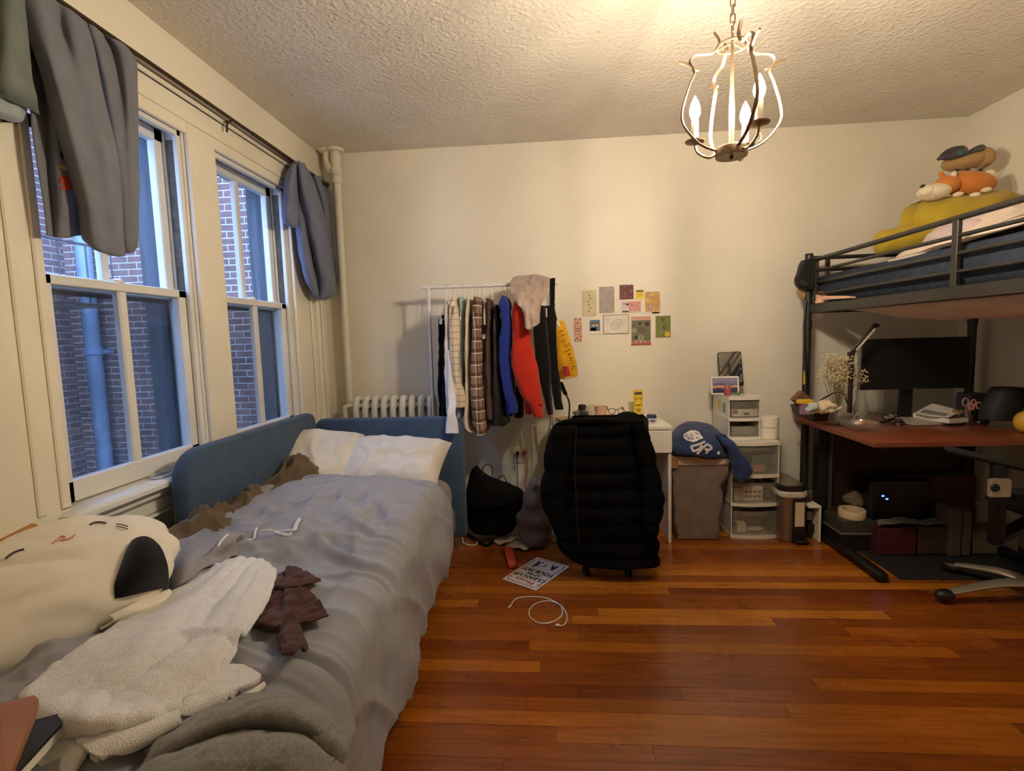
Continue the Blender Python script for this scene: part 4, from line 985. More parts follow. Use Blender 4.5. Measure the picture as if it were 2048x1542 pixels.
# yellow tote
m_yel = cloth('yellow_printed_canvas', (214, 160, 30), .15); m_redp = M('red_print', (186, 40, 34), .8); m_dkp = M('brown_print', (96, 54, 20), .8)
tb = thing('tote_bag', 'yellow printed canvas tote hanging from the end of the clothes rail', 'bag', PY(1130, 755, 3.2))
g = loft([[PY(x, y, d) for x, y, d in r] for r in [[(1106, 643, 3.2), (1115, 642, 3.175), (1124, 645, 3.2)], [(1108, 690, 3.2), (1124, 690, 3.16), (1139, 692, 3.2)], [(1112, 730, 3.2), (1130, 728, 3.155), (1149, 728, 3.2)], [(1117, 756, 3.2), (1135, 756, 3.17), (1152, 752, 3.2)]]], 18, 28)
part('front_panel', B().grid(g, thick=.02), m_yel, tb, 'all')
part('top_band', B().grid([[p+V(0, -.0205, 0) for p in r] for r in g[:4]], thick=.002), F['cream'], tb, 'all')
part('bottom_band', B().grid([[p+V(0, -.0205, 0) for p in r] for r in g[26:]], thick=.002), F['cream'], tb, 'all')
part('red_print', B().grid([[g[j][k]+V(0, -.0205, 0) for k in range(1, 12)] for j in range(19, 26)], thick=.002), m_redp, tb)
part('strap', B().tube(spline([PY(1106, 566, 3.3), PY(1110, 600, 3.27), PY(1116, 630, 3.23), PY(1120, 646, 3.2)], 14), .006, 6, flat=.4), F['cream'], tb)
for k, (x, y, w_, h_) in enumerate(((1122, 662, 9, 4), (1126, 670, 7, 3), (1129, 680, 10, 6), (1134, 690, 11, 8), (1131, 703, 9, 4), (1139, 708, 6, 4), (1142, 716, 5, 3), (1137, 700, 5, 3))):
    pts_k = [PY(x+(t/7-.5)*w_, y+math.sin(t*2.4+k)*h_*.5-(t/7-.5)*2, 3.126) for t in range(8)]
    part('print', B().tube(spline(pts_k, 26), .0016, 5), m_dkp if k not in (2, 3) else M('orange_print', (196, 96, 24), .8), tb)
write('O', .034, PY(1145, 724, 3.126), (.95, 0, -.2), (.2, 0, .97), m_dkp, tb, 'print'); write('N', .034, PY(1147, 735, 3.126), (.2, 0, .97), (-.95, 0, .2), m_dkp, tb, 'print')
for k in range(4): part('red_print_mark', B().bar(PY(1121+3*(k % 2), 737+4*k, 3.122), PY(1130+3*(k % 2), 735+4*k, 3.122), .006, .001, (0, -1, 0)), M('dark_red_print', (110, 20, 22), .8), tb)
one('belt', B().grid(loft([[PY(1100, 558, 3.285), PY(1105, 556, 3.28), PY(1110, 556, 3.285)], [PY(1101, 600, 3.27), PY(1105, 600, 3.265), PY(1109, 600, 3.27)], [PY(1102, 645, 3.26), PY(1106, 645, 3.255), PY(1110, 645, 3.26)]], 6, 14), thick=.004), F['black'], 'black strap hanging over the rail end above the yellow tote', 'strap')

# ================================================================ pictures on the back wall
def art(name, kind, cols, sc):
    m, t, b = nt(name); v = coords(t, (sc, sc, sc))
    if kind == 'spots':
        n = node(t, 'ShaderNodeTexVoronoi'); n.inputs['Scale'].default_value = 1; L(t, v, n.inputs[0]); f = n.outputs['Distance']
    elif kind == 'waves':
        n = node(t, 'ShaderNodeTexWave'); n.inputs['Scale'].default_value = .6; n.inputs['Distortion'].default_value = 6; n.inputs['Detail'].default_value = 2; L(t, v, n.inputs[0]); f = n.outputs['Fac']
    else: f = noi(t, v, 1, 4, .6)
    k = len(cols); L(t, ramp(t, f, [(.3+.4*i/(k-1), lin(c)) for i, c in enumerate(cols)]), b.inputs['Base Color']); b.inputs['Roughness'].default_value = .6; return m
m_ink = M('dark_ink', (58, 50, 46), .7); m_pinkp = M('pink_paper', (216, 170, 152), .7); m_dpink = M('rose_ink', (150, 62, 60), .7)
def sheet(name, label, cat, x0, y0, x1, y1, m, tilt=0., th=.0015, frame=None):
    a = PY(x0, y0, YB-.002); c = PY(x1, y1, YB-.002); w, h = c.x-a.x, a.z-c.z; mid = (a+c)/2
    t = thing(name, label, cat, mid, 'pictures taped to the back wall')
    R3 = Matrix.Rotation(tilt, 4, 'Y')
    t.location = (mid.x, YB-.004, mid.z)
    part('sheet', B().box((mid.x, YB-.004, mid.z), (w, .002, h), M4=R3), m, t, False)
    return t, mid, w, h
def inset(t, mid, w, h, m, u0, v0, u1, v1, name='print'):
    """printed block; u,v fractions from top left"""
    part(name, B().bb((mid.x+(u0-.5)*w, YB-.0058, mid.z+(.5-v0)*h), (mid.x+(u1-.5)*w, YB-.0048, mid.z+(.5-v1)*h)), m, t, False)
def inset_round(t, mid, w, h, m, u, v, r, name='print', k=1):
    part(name, B().lathe((mid.x+(u-.5)*w, YB-.0058-.0003*k, mid.z+(.5-v)*h), [(.0001, 0), (r, 0), (r, .001)], 18, (0, 1, 0)), m, t, False)
def cap(t, mid, w, h, txt, u, v, s, m): write(txt, s, (mid.x+(u-.5)*w, YB-.0062, mid.z+(.5-v)*h), (1, 0, 0), (0, 0, 1), m, t, 'lettering', thick=.0002)
q = sheet('wall_print', 'faint beige calligraphy print at the upper left of the wall pictures', 'picture', 1164, 581, 1193, 632, M('beige_print_paper', (208, 196, 160), .7))
for k in range(6): inset_round(*q, M('grey_ink', (160, 148, 118), .7), .5+.08*math.sin(k*2), .2+.12*k, .007)
q = sheet('wall_print', 'grey and lilac landscape print beside the beige calligraphy', 'picture', 1198, 574, 1229, 625, art('lilac_landscape', 'noise', [(150, 146, 148), (176, 158, 138), (150, 140, 150), (186, 178, 160)], 22))
q = sheet('wall_print', 'square dark red collage print at the top of the wall pictures', 'picture', 1239, 570, 1267, 598, art('red_collage', 'noise', [(52, 26, 26), (128, 44, 48), (70, 40, 36), (200, 180, 168)], 55))
q = sheet('sticky_note', 'small yellow note with dark lettering among the wall pictures', 'note', 1271, 580, 1288, 598, M('yellow_note_paper', (232, 206, 70), .7))
inset(*q, m_ink, .1, .06, .9, .2)
for k, (u, v) in enumerate(((.3, .45), (.6, .42), (.45, .62), (.7, .65), (.25, .7))): inset(*q, M('ochre_ink', (160, 130, 40), .7), u-.1, v-.03, u+.1, v+.03)
q = sheet('wall_print', 'purple, yellow and white abstract poster at the right of the upper row', 'picture', 1290, 584, 1320, 627, art('purple_yellow_abstract', 'noise', [(120, 100, 160), (216, 190, 90), (196, 150, 70), (176, 130, 160), (232, 222, 200)], 26))
inset(*q, m_paper, 0, .9, 1, 1); inset(*q, m_ink, .45, .92, .95, .985)
q = sheet('ticket', 'small pink and lilac ticket below the red collage', 'picture', 1243, 603, 1282, 624, M('pale_lilac_paper', (212, 196, 196), .7))
inset(*q, art('lilac_bloom', 'noise', [(150, 92, 130), (216, 150, 130), (196, 160, 190)], 40), .38, .04, .98, .9); inset(*q, m_ink, .02, .86, .36, .97); inset_round(*q, m_ink, .3, .28, .009); inset(*q, m_ink, .1, .2, .2, .26)
q = sheet('photo_strip', 'narrow pink patterned strip at the lower left of the wall pictures', 'picture', 1148, 636, 1164, 682, m_pinkp)
for k, (u, v) in enumerate(((.2, .07), (.8, .07), (.48, .22), (.15, .36), (.85, .36), (.2, .68), (.6, .7), (.4, .88), (.88, .8), (.88, .95), (.12, .95))): inset_round(*q, m_dpink, u, v, .006 if k in (2, 7) else .0045)
for v in (.45, .55): inset(*q, m_dpink, .08, v, .92, v+.03)
q = sheet('instant_photo', 'white-bordered instant photo of two faces on the wall', 'photo', 1178, 639, 1201, 668, M('white_photo_border', (226, 216, 206), .4))
inset(*q, M('blue_photo_ground', (72, 96, 128), .4), .06, .05, .95, .78)
for u in (.38, .68): inset_round(*q, M('dark_photo_hair', (52, 38, 34), .4), u, .36, .013); inset_round(*q, M('photo_skin', (206, 170, 146), .4), u+.01, .40, .0095, k=2)
inset(*q, M('photo_skin', (206, 170, 146), .4), .12, .58, .5, .78); inset(*q, M('dark_photo_hair', (52, 38, 34), .4), .46, .55, .62, .78)
q = sheet('wall_print', 'white sketch print with a thin brown border in the lower row', 'picture', 1206, 630, 1258, 667, M('brown_border_paper', (150, 110, 76), .6))
inset(*q, m_paper, .025, .035, .975, .965, 'ground')
def stroke(q, pts, m, r=.0012):
    t, mid, w, h = q
    part('drawing', B().tube(spline([V(mid.x+(u-.5)*w, YB-.0062, mid.z+(.5-v)*h) for u, v in pts], 40), r, 4), m, t)
m_gri = M('grey_pencil', (116, 110, 96), .8)
stroke(q, [(.3, .55), (.42, .35), (.6, .25), (.72, .35), (.62, .55), (.48, .75), (.32, .72), (.3, .55)], m_gri); stroke(q, [(.36, .6), (.5, .45), (.62, .4), (.5, .6), (.42, .7)], m_gri); stroke(q, [(.55, .75), (.7, .55), (.8, .45)], m_gri, .0008)
for v in (.25, .4, .85): stroke(q, [(.08, v), (.16, v-.02), (.24, v)], m_gri, .0006)
for v in (.3, .5, .85): stroke(q, [(.78, v), (.86, v+.01), (.94, v)], m_gri, .0006)
q = sheet('festival_poster', 'green and pink festival poster with round motifs on the wall', 'poster', 1262, 633, 1302, 690, m_pinkp)
inset(*q, art('olive_ground', 'noise', [(96, 98, 76), (116, 112, 84)], 20), .03, .14, .97, .84); inset(*q, m_dpink, 0, .93, 1, .985)
cap(*q, 'Mushrooms Festival', .5, .065, .0135, m_dpink)
for u0, u1 in ((.04, .22), (.28, .44), (.5, .66), (.72, .96)): inset(*q, m_dpink, u0, .865, u1, .905)
m_sg = M('sage_print', (142, 152, 112), .7); m_bg = M('brown_print_disc', (110, 90, 76), .7)
for u, v, r, m in ((.5, .48, .022, m_bg), (.15, .48, .018, m_sg), (.5, .74, .022, m_sg), (.25, .72, .012, m_ink), (.5, .74, .004, m_ink), (.45, .25, .011, m_ink), (.62, .28, .014, m_gri), (.8, .27, .015, m_ink)): inset_round(*q, m, u, v, r, k=1+(r < .01))
q = sheet('wall_print', 'olive green print with a record and a lemon at the right of the lower row', 'picture', 1311, 632, 1341, 674, M('olive_print_paper', (122, 128, 68), .7))
inset_round(*q, m_ink, .6, .55, .012); inset_round(*q, M('pale_dot', (190, 186, 150), .7), .62, .55, .004, k=2); inset_round(*q, M('lemon_print', (216, 176, 40), .7), .78, .86, .018)
[inset(*q, m_ink, u0, v0, u1, v0+.03) for u0, u1, v0 in ((.33, .63, .1), (.33, .6, .17), (.43, .58, .25))]; stroke(q, [(.12, .15), (.2, .08), (.14, .2)], m_ink, .0008); stroke(q, [(.15, .35), (.2, .5), (.3, .65), (.2, .7)], m_gri, .0008)

wbk = bpy.data.objects['wall_back']
m_pat = paint('fresh_cream_touch_up', (240, 234, 206), .5)
part('paint_patch', B().prism([PY(x, y, YB-.0005) for x, y in ((1002, 962), (1004, 925), (1012, 902), (1022, 892), (1028, 872), (1036, 862), (1046, 858), (1052, 846), (1064, 842), (1078, 838), (1094, 842), (1102, 856), (1096, 880), (1100, 905), (1094, 962))][::-1], (0, -.0008, 0)), m_pat, wbk, False)
part('patch_board', B().bb((PY(1063, 880, YB-.01).x, YB-.012, .3), (PY(1078, 880, YB-.01).x, YB-.0005, PY(1070, 850, YB-.01).z), .003), m_pat, wbk)
# ================================================================ wall socket, plugs
so = thing('wall_outlet', 'white double wall outlet below the clothes rail', 'outlet', PY(1042, 908, YB-.004))
a = PY(1027, 897, YB-.003); c = PY(1057, 926, YB-.003)
part('face_plate', B().bb((a.x, YB-.008, c.z), (c.x, YB-.0005, a.z), .002), M('ivory_plastic', (222, 212, 188), .4), so)
for k, px in enumerate((1035, 1049)):
    s_ = part('socket', B().lathe(PY(px, 915, YB-.010), [(.001, 0), (.014, 0), (.015, .004)], 16, (0, 1, 0)), M('ivory_plastic', (222, 212, 188), .4), so)
    part('slot', B().box(PY(px, 915, YB-.011)+V(0, 0, .004), (.006, .002, .003)), m_ink, s_, False)
m_blkp = M('black_plastic', (16, 16, 17), .45); m_pinkc = M('coral_plastic', (206, 84, 72), .45)
bp = thing('power_cord', 'black plug and cord hanging from the wall outlet', 'cord', PY(1036, 960, YB-.03))
part('plug', B().box(PY(1035, 907, YB-.028), (.022, .034, .028), ch=.006), m_blkp, bp)
part('cord', B().tube(spline([PY(1035, 912, YB-.04), PY(1034, 930, YB-.04), PY(1035, 950, YB-.035), PY(1036, 975, YB-.05), PY(1034, 1010, 3.48)], 24), .0032, 6), m_blkp, bp)
pp = thing('extension_cord', 'coral extension lead running from the outlet to a bar on the floor', 'power strip', PZ(1024, 1120, 0))
part('plug', B().lathe(PY(1049, 906, YB-.034), [(.004, 0), (.017, .003), (.017, .02), (.012, .024)], 14, (0, 1, 0)), m_pinkc, pp)
part('cord', B().tube(spline([PY(1050, 910, YB-.04), PY(1054, 925, YB-.04), PY(1054, 945, YB-.035), PY(1052, 962, YB-.05), PY(1048, 1000, 3.5), PZ(1040, 1045, .012), PZ(1020, 1048, .06), PZ(1018, 1075, .012), PZ(1016, 1098, .012)], 50), .004, 6), m_pinkc, pp)
a, c = PZ(1017, 1098, .016), PZ(1025, 1132, .016)
st = part('strip_body', B().bar(a, c, .05, .034, ch=.008), m_pinkc, pp)
for k in range(3): part('socket_face', B().box(a+(c-a)*(.2+.28*k)+V(0, 0, .017), (.022, .03, .003), ch=.001), M('coral_face', (190, 70, 62), .5), st)

# ================================================================ bags and things on the floor behind the bed
m_nyl = M('black_nylon', (9, 9, 10), .85, var=.2, bs=60, bst=.4, spec=.15)
def blob(rows, y, dy, n=26, nv=40, amp=.015, sc=8, seed=2):
    g = wrinkle(loft(rings(rows, y, dy, 20, 2.4), n, nv, True), amp, sc, seed)
    b = B().grid(g, True)
    for base, e, r in ((0, 1, g[0]), ((nv-1)*n, -1, g[-1])):
        k = len(b.v); b.v.append(sum(r, Vector())/n); b.f += [((base+(i+1) % n), (base+i), k) if e == 1 else ((base+i), (base+(i+1) % n), k) for i in range(n)]
    return b
tb2 = thing('tote_bag', 'black tote bag slumped on the floor beside the headboard', 'bag', PZ(990, 1055, 0))
part('bag_body', blob([(940, 946, 950), (955, 940, 975), (966, 935, 1005), (985, 931, 1045), (1020, 930, 1052), (1040, 938, 1040), (1056, 945, 1030)], 3.22, .13, seed=3), m_nyl, tb2, 'all')
part('flap', B().grid(wrinkle(loft([[PY(946, 938, 3.12), PY(955, 945, 3.1), PY(985, 962, 3.1)], [PY(935, 975, 3.09), PY(965, 985, 3.06), PY(1010, 985, 3.07)], [PY(930, 1010, 3.08), PY(965, 1015, 3.05), PY(1012, 1010, 3.06)]], 20, 20), .008, 9, 2), thick=.006), m_nyl, tb2, 'all')
part('handle', B().tube(spline([PY(966, 950, 3.2), PY(966, 936, 3.2), PY(974, 929, 3.2), PY(984, 934, 3.2), PY(985, 955, 3.2)], 18), .004, 6), M('brown_cord_handle', (70, 52, 36), .7), tb2)
part('handle', B().tube(spline([PY(995, 962, 3.24), PY(1000, 953, 3.24), PY(1008, 953, 3.24), PY(1014, 965, 3.24)], 14), .004, 6), M('brown_cord_handle', (70, 52, 36), .7), tb2)
g2b = thing('plastic_bag', 'crumpled grey bag on the floor between black tote and chair', 'bag', PZ(1070, 1070, 0))
part('bag_body', blob([(962, 1066, 1074), (985, 1052, 1082), (1020, 1042, 1092), (1050, 1034, 1100), (1072, 1040, 1096), (1080, 1050, 1090)], 3.10, .10, amp=.03, sc=10, seed=6), cloth('grey_thin_plastic', (98, 88, 84), .15, 60, .5), g2b, 'all')
for k, (x, y, rz) in enumerate(((1010, 1080, .6), (1040, 1092, -.5))):
    c = PZ(x, y, .012); g = [[c+Matrix.Rotation(rz, 3, 'Z') @ V((i/8-.5)*.15, (j/8-.5)*.11, .018*abs(math.sin(i*.7+k))*(i/8)+.004) for i in range(9)] for j in range(9)]
    one('paper_sheet', B().grid(g, thick=.0008), M('crumpled_white_paper', (206, 196, 182), .8), ['curled white paper under the coral lead', 'curled white paper beside the coral lead, nearer the chair'][k], 'paper', 'papers on the floor', 'all')
hk = thing('clothes_hanger', 'white plastic hanger lying on the floor by the headboard', 'hanger', PZ(935, 1085, 0))
part('hook', B().tube(spline([PZ(926, 1085, .012), PZ(938, 1090, .012), PZ(950, 1090, .012), PZ(955, 1084, .012), PZ(950, 1081, .012)], 16), .004, 6), m_hng, hk)
part('shoulder_bar', B().tube(spline([PZ(926, 1086, .012), PZ(924, 1066, .014), PZ(922, 1060, .014), PZ(930, 1052, .014), PZ(975, 1052, .014)], 16), .0045, 6), m_hng, hk)
st = one('strap', B().tube(spline([PZ(930, 1062, .014), PZ(950, 1078, .014), PZ(975, 1090, .014), PZ(985, 1082, .014), PZ(1000, 1070, .014), PZ(1005, 1062, .03)], 24), .012, 6, flat=.35), m_nyl, 'black webbing strap lying on the floor below the tote', 'strap')
# sign on the floor
a, b_, c, d = PZ(1012, 1160, .006), PZ(1083, 1184, .006), PZ(1129, 1130, .006), PZ(1066, 1112, .006)
ux = (a-b_).normalized(); w = ((a-b_).length+(d-c).length)/2; mid = (a+b_+c+d)/4
uy = (a-d); uy = (uy-ux*uy.dot(ux)).normalized(); h = ((a-d).length+(b_-c).length)/2   # reading directions
sg = thing('sign', 'white clean-up-after-your-pet sign lying upside down on the floor', 'sign', mid)
def rpoly(rw, rh, r, z): return [p+V(0, 0, z) for p in rrect(mid, ux, uy, rw, rh, (r,)*4)]
def SP(u, v, z=.001): return mid+ux*(u*w)+uy*(v*h)+V(0, 0, z)
m_sgn = M('white_sign_plastic', (230, 226, 226), .4); m_sred = M('sign_red', (176, 34, 48), .5); m_sblk = M('sign_black', (18, 18, 20), .5)
part('plate', B().prism(rpoly(w, h, .006, 0), (0, 0, -.003)), m_sgn, sg, False)
part('red_border', B().tube([p for p in rrect(mid+V(0, 0, .0006), ux, uy, w*.86, h*.9, (.02,)*4)], .0022, 4, closed=True, flat=.2), m_sred, sg)
def sw(t, v, s, m, wide=1., bold=0.): write(t, s, mid+uy*(v*h)+V(0, 0, .0006), ux, uy, m, sg, wide=wide, bold=bold)
sw('~ Please ~', .34, .046, m_sred, 1.1); sw('CLEAN UP', .20, .044, m_sblk, 1., .0012); sw('AFTER', .085, .03, m_sblk, 1., .0008); sw('YOUR PET!', -.035, .044, m_sblk, .95, .0012)
part('figure_print', B().prism([SP(x, y) for x, y in ((-.30, -.36), (-.27, -.24), (-.24, -.18), (-.20, -.22), (-.16, -.30), (-.12, -.38), (-.15, -.39), (-.21, -.31), (-.23, -.28), (-.25, -.38), (-.28, -.39))][::-1], (0, 0, .0006)), m_sblk, sg, False)
part('figure_print', B().lathe(SP(.26, -.15), [(.001, 0), (.008, 0), (.008, .0006)], 12), m_sblk, sg, False)
part('figure_print', B().prism([SP(x, y) for x, y in ((.27, -.17), (.30, -.20), (.28, -.29), (.32, -.38), (.28, -.39), (.24, -.31), (.16, -.39), (.13, -.37), (.21, -.28), (.22, -.22), (.12, -.24), (.12, -.22), (.23, -.18))], (0, 0, .0006)), m_sblk, sg, False)
part('bin_print', B().prism([SP(x, y) for x, y in ((-.02, -.22), (.06, -.22), (.05, -.36), (-.01, -.36))], (0, 0, .0006)), M('sign_grey', (150, 150, 150), .5), sg, False)
# white charging cable
m_cab = M('white_cable_rubber', (232, 222, 206), .5)
cc = thing('charging_cable', 'white charging cable looped on the wooden floor', 'cable', PZ(1090, 1225, 0))
pts = [(1021, 1212), (1030, 1199), (1048, 1194), (1080, 1194), (1108, 1200), (1127, 1214), (1135, 1232), (1133, 1246), (1122, 1252), (1116, 1251)]
lp = [(1120, 1206), (1095, 1201), (1070, 1208), (1058, 1224), (1062, 1238), (1080, 1246), (1102, 1245), (1122, 1234), (1126, 1220), (1119, 1206)]
part('cord', B().tube(spline([PZ(x, y, .004) for x, y in ((1021, 1212), (1030, 1199), (1048, 1194), (1080, 1194), (1105, 1201), (1121, 1212), (1125, 1226), (1116, 1238), (1096, 1246), (1075, 1245), (1060, 1234), (1059, 1220), (1070, 1208), (1090, 1202))]+[PZ(x, y, .010) for x, y in ((1108, 1204), (1124, 1213), (1133, 1228), (1133, 1242), (1126, 1251), (1116, 1250))], 110), .0028, 7), m_cab, cc)
part('connector', B().bar(PZ(1017, 1215, .006), PZ(1022, 1210, .006), .011, .008, ch=.003), m_cab, cc)
part('connector', B().bar(PZ(1111, 1250, .006), PZ(1119, 1250, .006), .015, .009, ch=.003), m_cab, cc)

# ================================================================ white desk
m_wht = M('white_laminate', (232, 226, 212), .4, var=.02)
dk = thing('desk', 'small white laminate desk against the back wall behind the coat', 'desk', (.37, 3.35, 0))
DX0, DX1, DY0, DY1, DZ = .015, .735, 3.115, 3.585, .742
part('desktop', B().bb((DX0, DY0-.012, DZ-.022), (DX1, DY1, DZ), .003), m_wht, dk)
part('side_panel', B().bb((DX1-.024, DY0, 0), (DX1-.004, DY0+.03, DZ-.022), .002), m_wht, dk)
part('side_panel', B().bb((DX1-.022, DY0+.03, .0), (DX1-.006, DY1, DZ-.022)), m_wht, dk)
part('side_panel', B().bb((DX0+.004, DY0, 0), (DX0+.024, DY1, DZ-.022), .002), m_wht, dk)
part('back_panel', B().bb((DX0+.024, DY1-.02, .36), (DX1-.024, DY1-.004, DZ-.022)), m_wht, dk)
part('drawer_box', B().bb((DX0+.03, DY0+.004, DZ-.17), (DX1-.028, DY1-.05, DZ-.026)), m_wht, dk)
for a, c in ((DX0+.006, .35), (.354, DX1-.004)): part('drawer_front', B().bb((a, DY0-.014, DZ-.165), (c, DY0+.003, DZ-.028), .002), m_wht, dk)
# ---- on the desk
def Dk(px, y): # point on the desktop under a pixel column
    return PY(px, 800, y).x
zt = DZ
cmr = thing('film_camera', 'black and silver camera on the white desk near the rail', 'camera', (PY(1163, 830, 3.38).x, 3.38, zt))
cx = cmr.location.x
part('body', B().box((cx, 3.38, zt+.032), (.095, .04, .064), ch=.008), M('silver_black_camera', (120, 118, 112), .4, .5), cmr)
part('top_plate', B().box((cx, 3.38, zt+.069), (.05, .036, .014), ch=.005), M('silver_black_camera', (120, 118, 112), .4, .5), cmr)
part('lens', B().lathe((cx+.01, 3.362, zt+.034), [(.03, 0), (.03, .02), (.026, .022), (.026, .05), (.020, .052)], 20, (0, -1, 0)), m_blkp, cmr)
part('viewfinder', B().lathe((cx+.005, 3.38, zt+.076), [(.024, 0), (.026, .004), (.026, .024), (.02, .03)], 18), m_blkp, cmr)
part('strap_lug', B().box((cx-.052, 3.38, zt+.05), (.016, .02, .02), ch=.004), M('silver_black_camera', (120, 118, 112), .4, .5), cmr)
m_cel = M('clear_cellophane', (190, 186, 168), .25, alpha=.55)
one('cellophane_bag', B().ball((PY(1184, 820, 3.42).x, 3.44, zt+.045), (.048, .04, .06), 18, 12, fn=lambda p: p*(1+.25*noise.noise(p*25+V(3, 1, 2)))), m_cel, 'crumpled clear cellophane bag behind the camera on the desk', 'bag')
one('pink_tumbler', B().lathe((PY(1202, 822, 3.40).x, 3.41, zt), [(.034, 0), (.036, .004), (.042, .07), (.043, .088), (.04, .088), (.034, .008)], 22), M('pink_frosted_glass', (214, 170, 146), .3, alpha=.8), 'frosted pink tumbler lying low among the desk clutter', 'tumbler')
gl = thing('eyeglasses', 'thin brown-framed eyeglasses resting on the white desk', 'glasses', (PY(1232, 830, 3.45).x, 3.45, zt+.022)); gx = gl.location.x; m_gfr = M('brown_metal_frame', (90, 56, 34), .4, .5)
for s_ in (-1, 1):
    rim = part('rim', B().tube([(gx+s_*.03+.022*math.cos(a), 3.43, zt+.024+.026+.02*math.sin(a)) for a in [2*PI*k/20 for k in range(20)]], .0026, 5, closed=True), m_gfr, gl)
    part('temple', B().tube(spline([(gx+s_*.053, 3.43, zt+.024+.03), (gx+s_*.054, 3.47, zt+.024+.035), (gx+s_*.05, 3.50, zt+.024+.045), (gx+s_*.046, 3.51, zt+.024+.02)], 12), .0026, 5), m_gfr, gl)
part('bridge', B().tube(spline([(gx-.009, 3.43, zt+.024+.032), (gx, 3.426, zt+.024+.037), (gx+.009, 3.43, zt+.024+.032)], 6), .0026, 5), m_gfr, gl)
one('blush_palette', B().box((PY(1226, 832, 3.42).x+.02, 3.46, zt+.010), (.13, .07, .02), .1, ch=.004), M('blush_pink', (226, 168, 146), .5), 'low blush pink case behind the eyeglasses', 'case')
# sunscreen tube
tx = PY(1276, 800, 3.45).x; sx0 = PY(1267, 782, 3.45).x; sx1 = PY(1287, 782, 3.45).x; sz1 = PY(1276, 780, 3.45).z
ss = thing('sunscreen_tube', 'yellow squeeze tube standing on its cap on the white desk', 'tube', (tx, 3.45, zt)); m_yt = M('yellow_tube_plastic', (226, 190, 40), .4)
hw = (sx1-sx0)/2
part('tube_body', B().grid([[V(tx+hw*(1-.25*(1-t))*math.cos(a), 3.45+.02*(1-t)*math.sin(a)+.002*math.sin(a), zt+.012+(sz1-zt-.012)*t) for a in [2*PI*k/20 for k in range(20)]] for t in [i/8 for i in range(9)]], True), m_yt, ss)
part('cap', B().lathe((tx, 3.45, zt), [(.0185, 0), (.02, .002), (.02, .014), (.018, .016)], 16), m_yt, ss)
zz = lambda f: zt+(sz1-zt)*f
part('dark_band', B().bb((tx-hw*.72, 3.436, zz(.86)), (tx+hw*.72, 3.441, zz(.93)), .001), m_ink, ss, False)
write('SPF 30', .016, (tx, 3.433, zz(.70)), (1, 0, 0), (0, 0, 1), M('brown_print', (96, 54, 20), .8), ss)
for f_, w_ in ((.46, .6), (.30, .5), (.24, .35)): part('print_line', B().bb((tx-hw*w_, 3.4305, zz(f_)), (tx+hw*w_*.8, 3.432, zz(f_)+.0045)), M('brown_print', (96, 54, 20), .8), ss, False)
one('lip_bottle', B().lathe((PY(1292, 815, 3.46).x, 3.47, zt), [(.010, 0), (.011, .003), (.011, .05), (.006, .058), (.006, .085), (.004, .088)], 14), M('white_bottle_plastic', (226, 220, 214), .4), 'slim white bottle beside the yellow tube', 'bottle')
jr = thing('salve_jar', 'clear jar with blue lid and blue oval label near the desk edge', 'jar', (PY(1303, 838, 3.22).x, 3.22, zt)); jx = jr.location.x
part('jar_body', B().lathe((jx, 3.22, zt), [(.026, 0), (.03, .004), (.031, .022), (.029, .034), (.026, .036)], 24), M('milky_petroleum_jar', (206, 204, 188), .3), jr)
part('lid', B().lathe((jx, 3.22, zt+.034), [(.030, 0), (.031, .002), (.031, .019), (.028, .021), (.001, .021)], 24), M('navy_lid', (44, 56, 104), .4), jr)
part('label', B().ball((jx, 3.192, zt+.018), (.017, .004, .010), 16, 8), M('blue_oval_label', (70, 90, 150), .5), jr)
one('white_tray', B().bb((PY(1288, 826, 3.40).x, 3.44, zt), (PY(1320, 826, 3.42).x, 3.56, zt+.018), .004), m_wht, 'flat white tray at the back right of the desk', 'tray')
one('envelope', B().box((PY(1275, 832, 3.35).x, 3.36, zt+.003), (.16, .10, .004), .2), M('pale_green_paper', (206, 206, 150), .7), 'pale green envelope lying in the middle of the desk', 'paper')
for k, (dx, dy, rz) in enumerate(((.05, .2, .1), (.07, .22, -.2), (.06, .17, .35))):
    one('booklet', B().box((DX0+dx+.02, DY0+dy+.03, zt+.005+.008*k), (.1, .14, .007), rz, ch=.001), M(['cream_paper', 'yellow_paper', 'kraft_paper'][k], [(220, 206, 160), (206, 176, 90), (190, 160, 110)][k], .7), ['cream booklet, bottom of the pile at the left of the desk', 'yellow booklet, middle of the pile at the left of the desk', 'kraft booklet, top of the pile at the left of the desk'][k], 'booklet', 'booklets on the desk')
gn = thing('gooseneck_lamp', 'black gooseneck clip lamp bending over the left of the desk', 'desk lamp', (PY(1138, 830, 3.3).x, 3.3, zt))
part('neck', B().tube(spline([PY(1137, 845, 3.3), PY(1139, 815, 3.3), PY(1137, 800, 3.3), PY(1131, 788, 3.29)], 20), .0055, 8), m_blkp, gn)
part('lamp_head', B().bar(PY(1132, 790, 3.29), PY(1121, 764, 3.26), .03, .018, ch=.005), m_blkp, gn)
part('base', B().lathe((gn.location.x, 3.3, zt), [(.03, 0), (.03, .012), (.01, .02)], 16), m_blkp, gn)

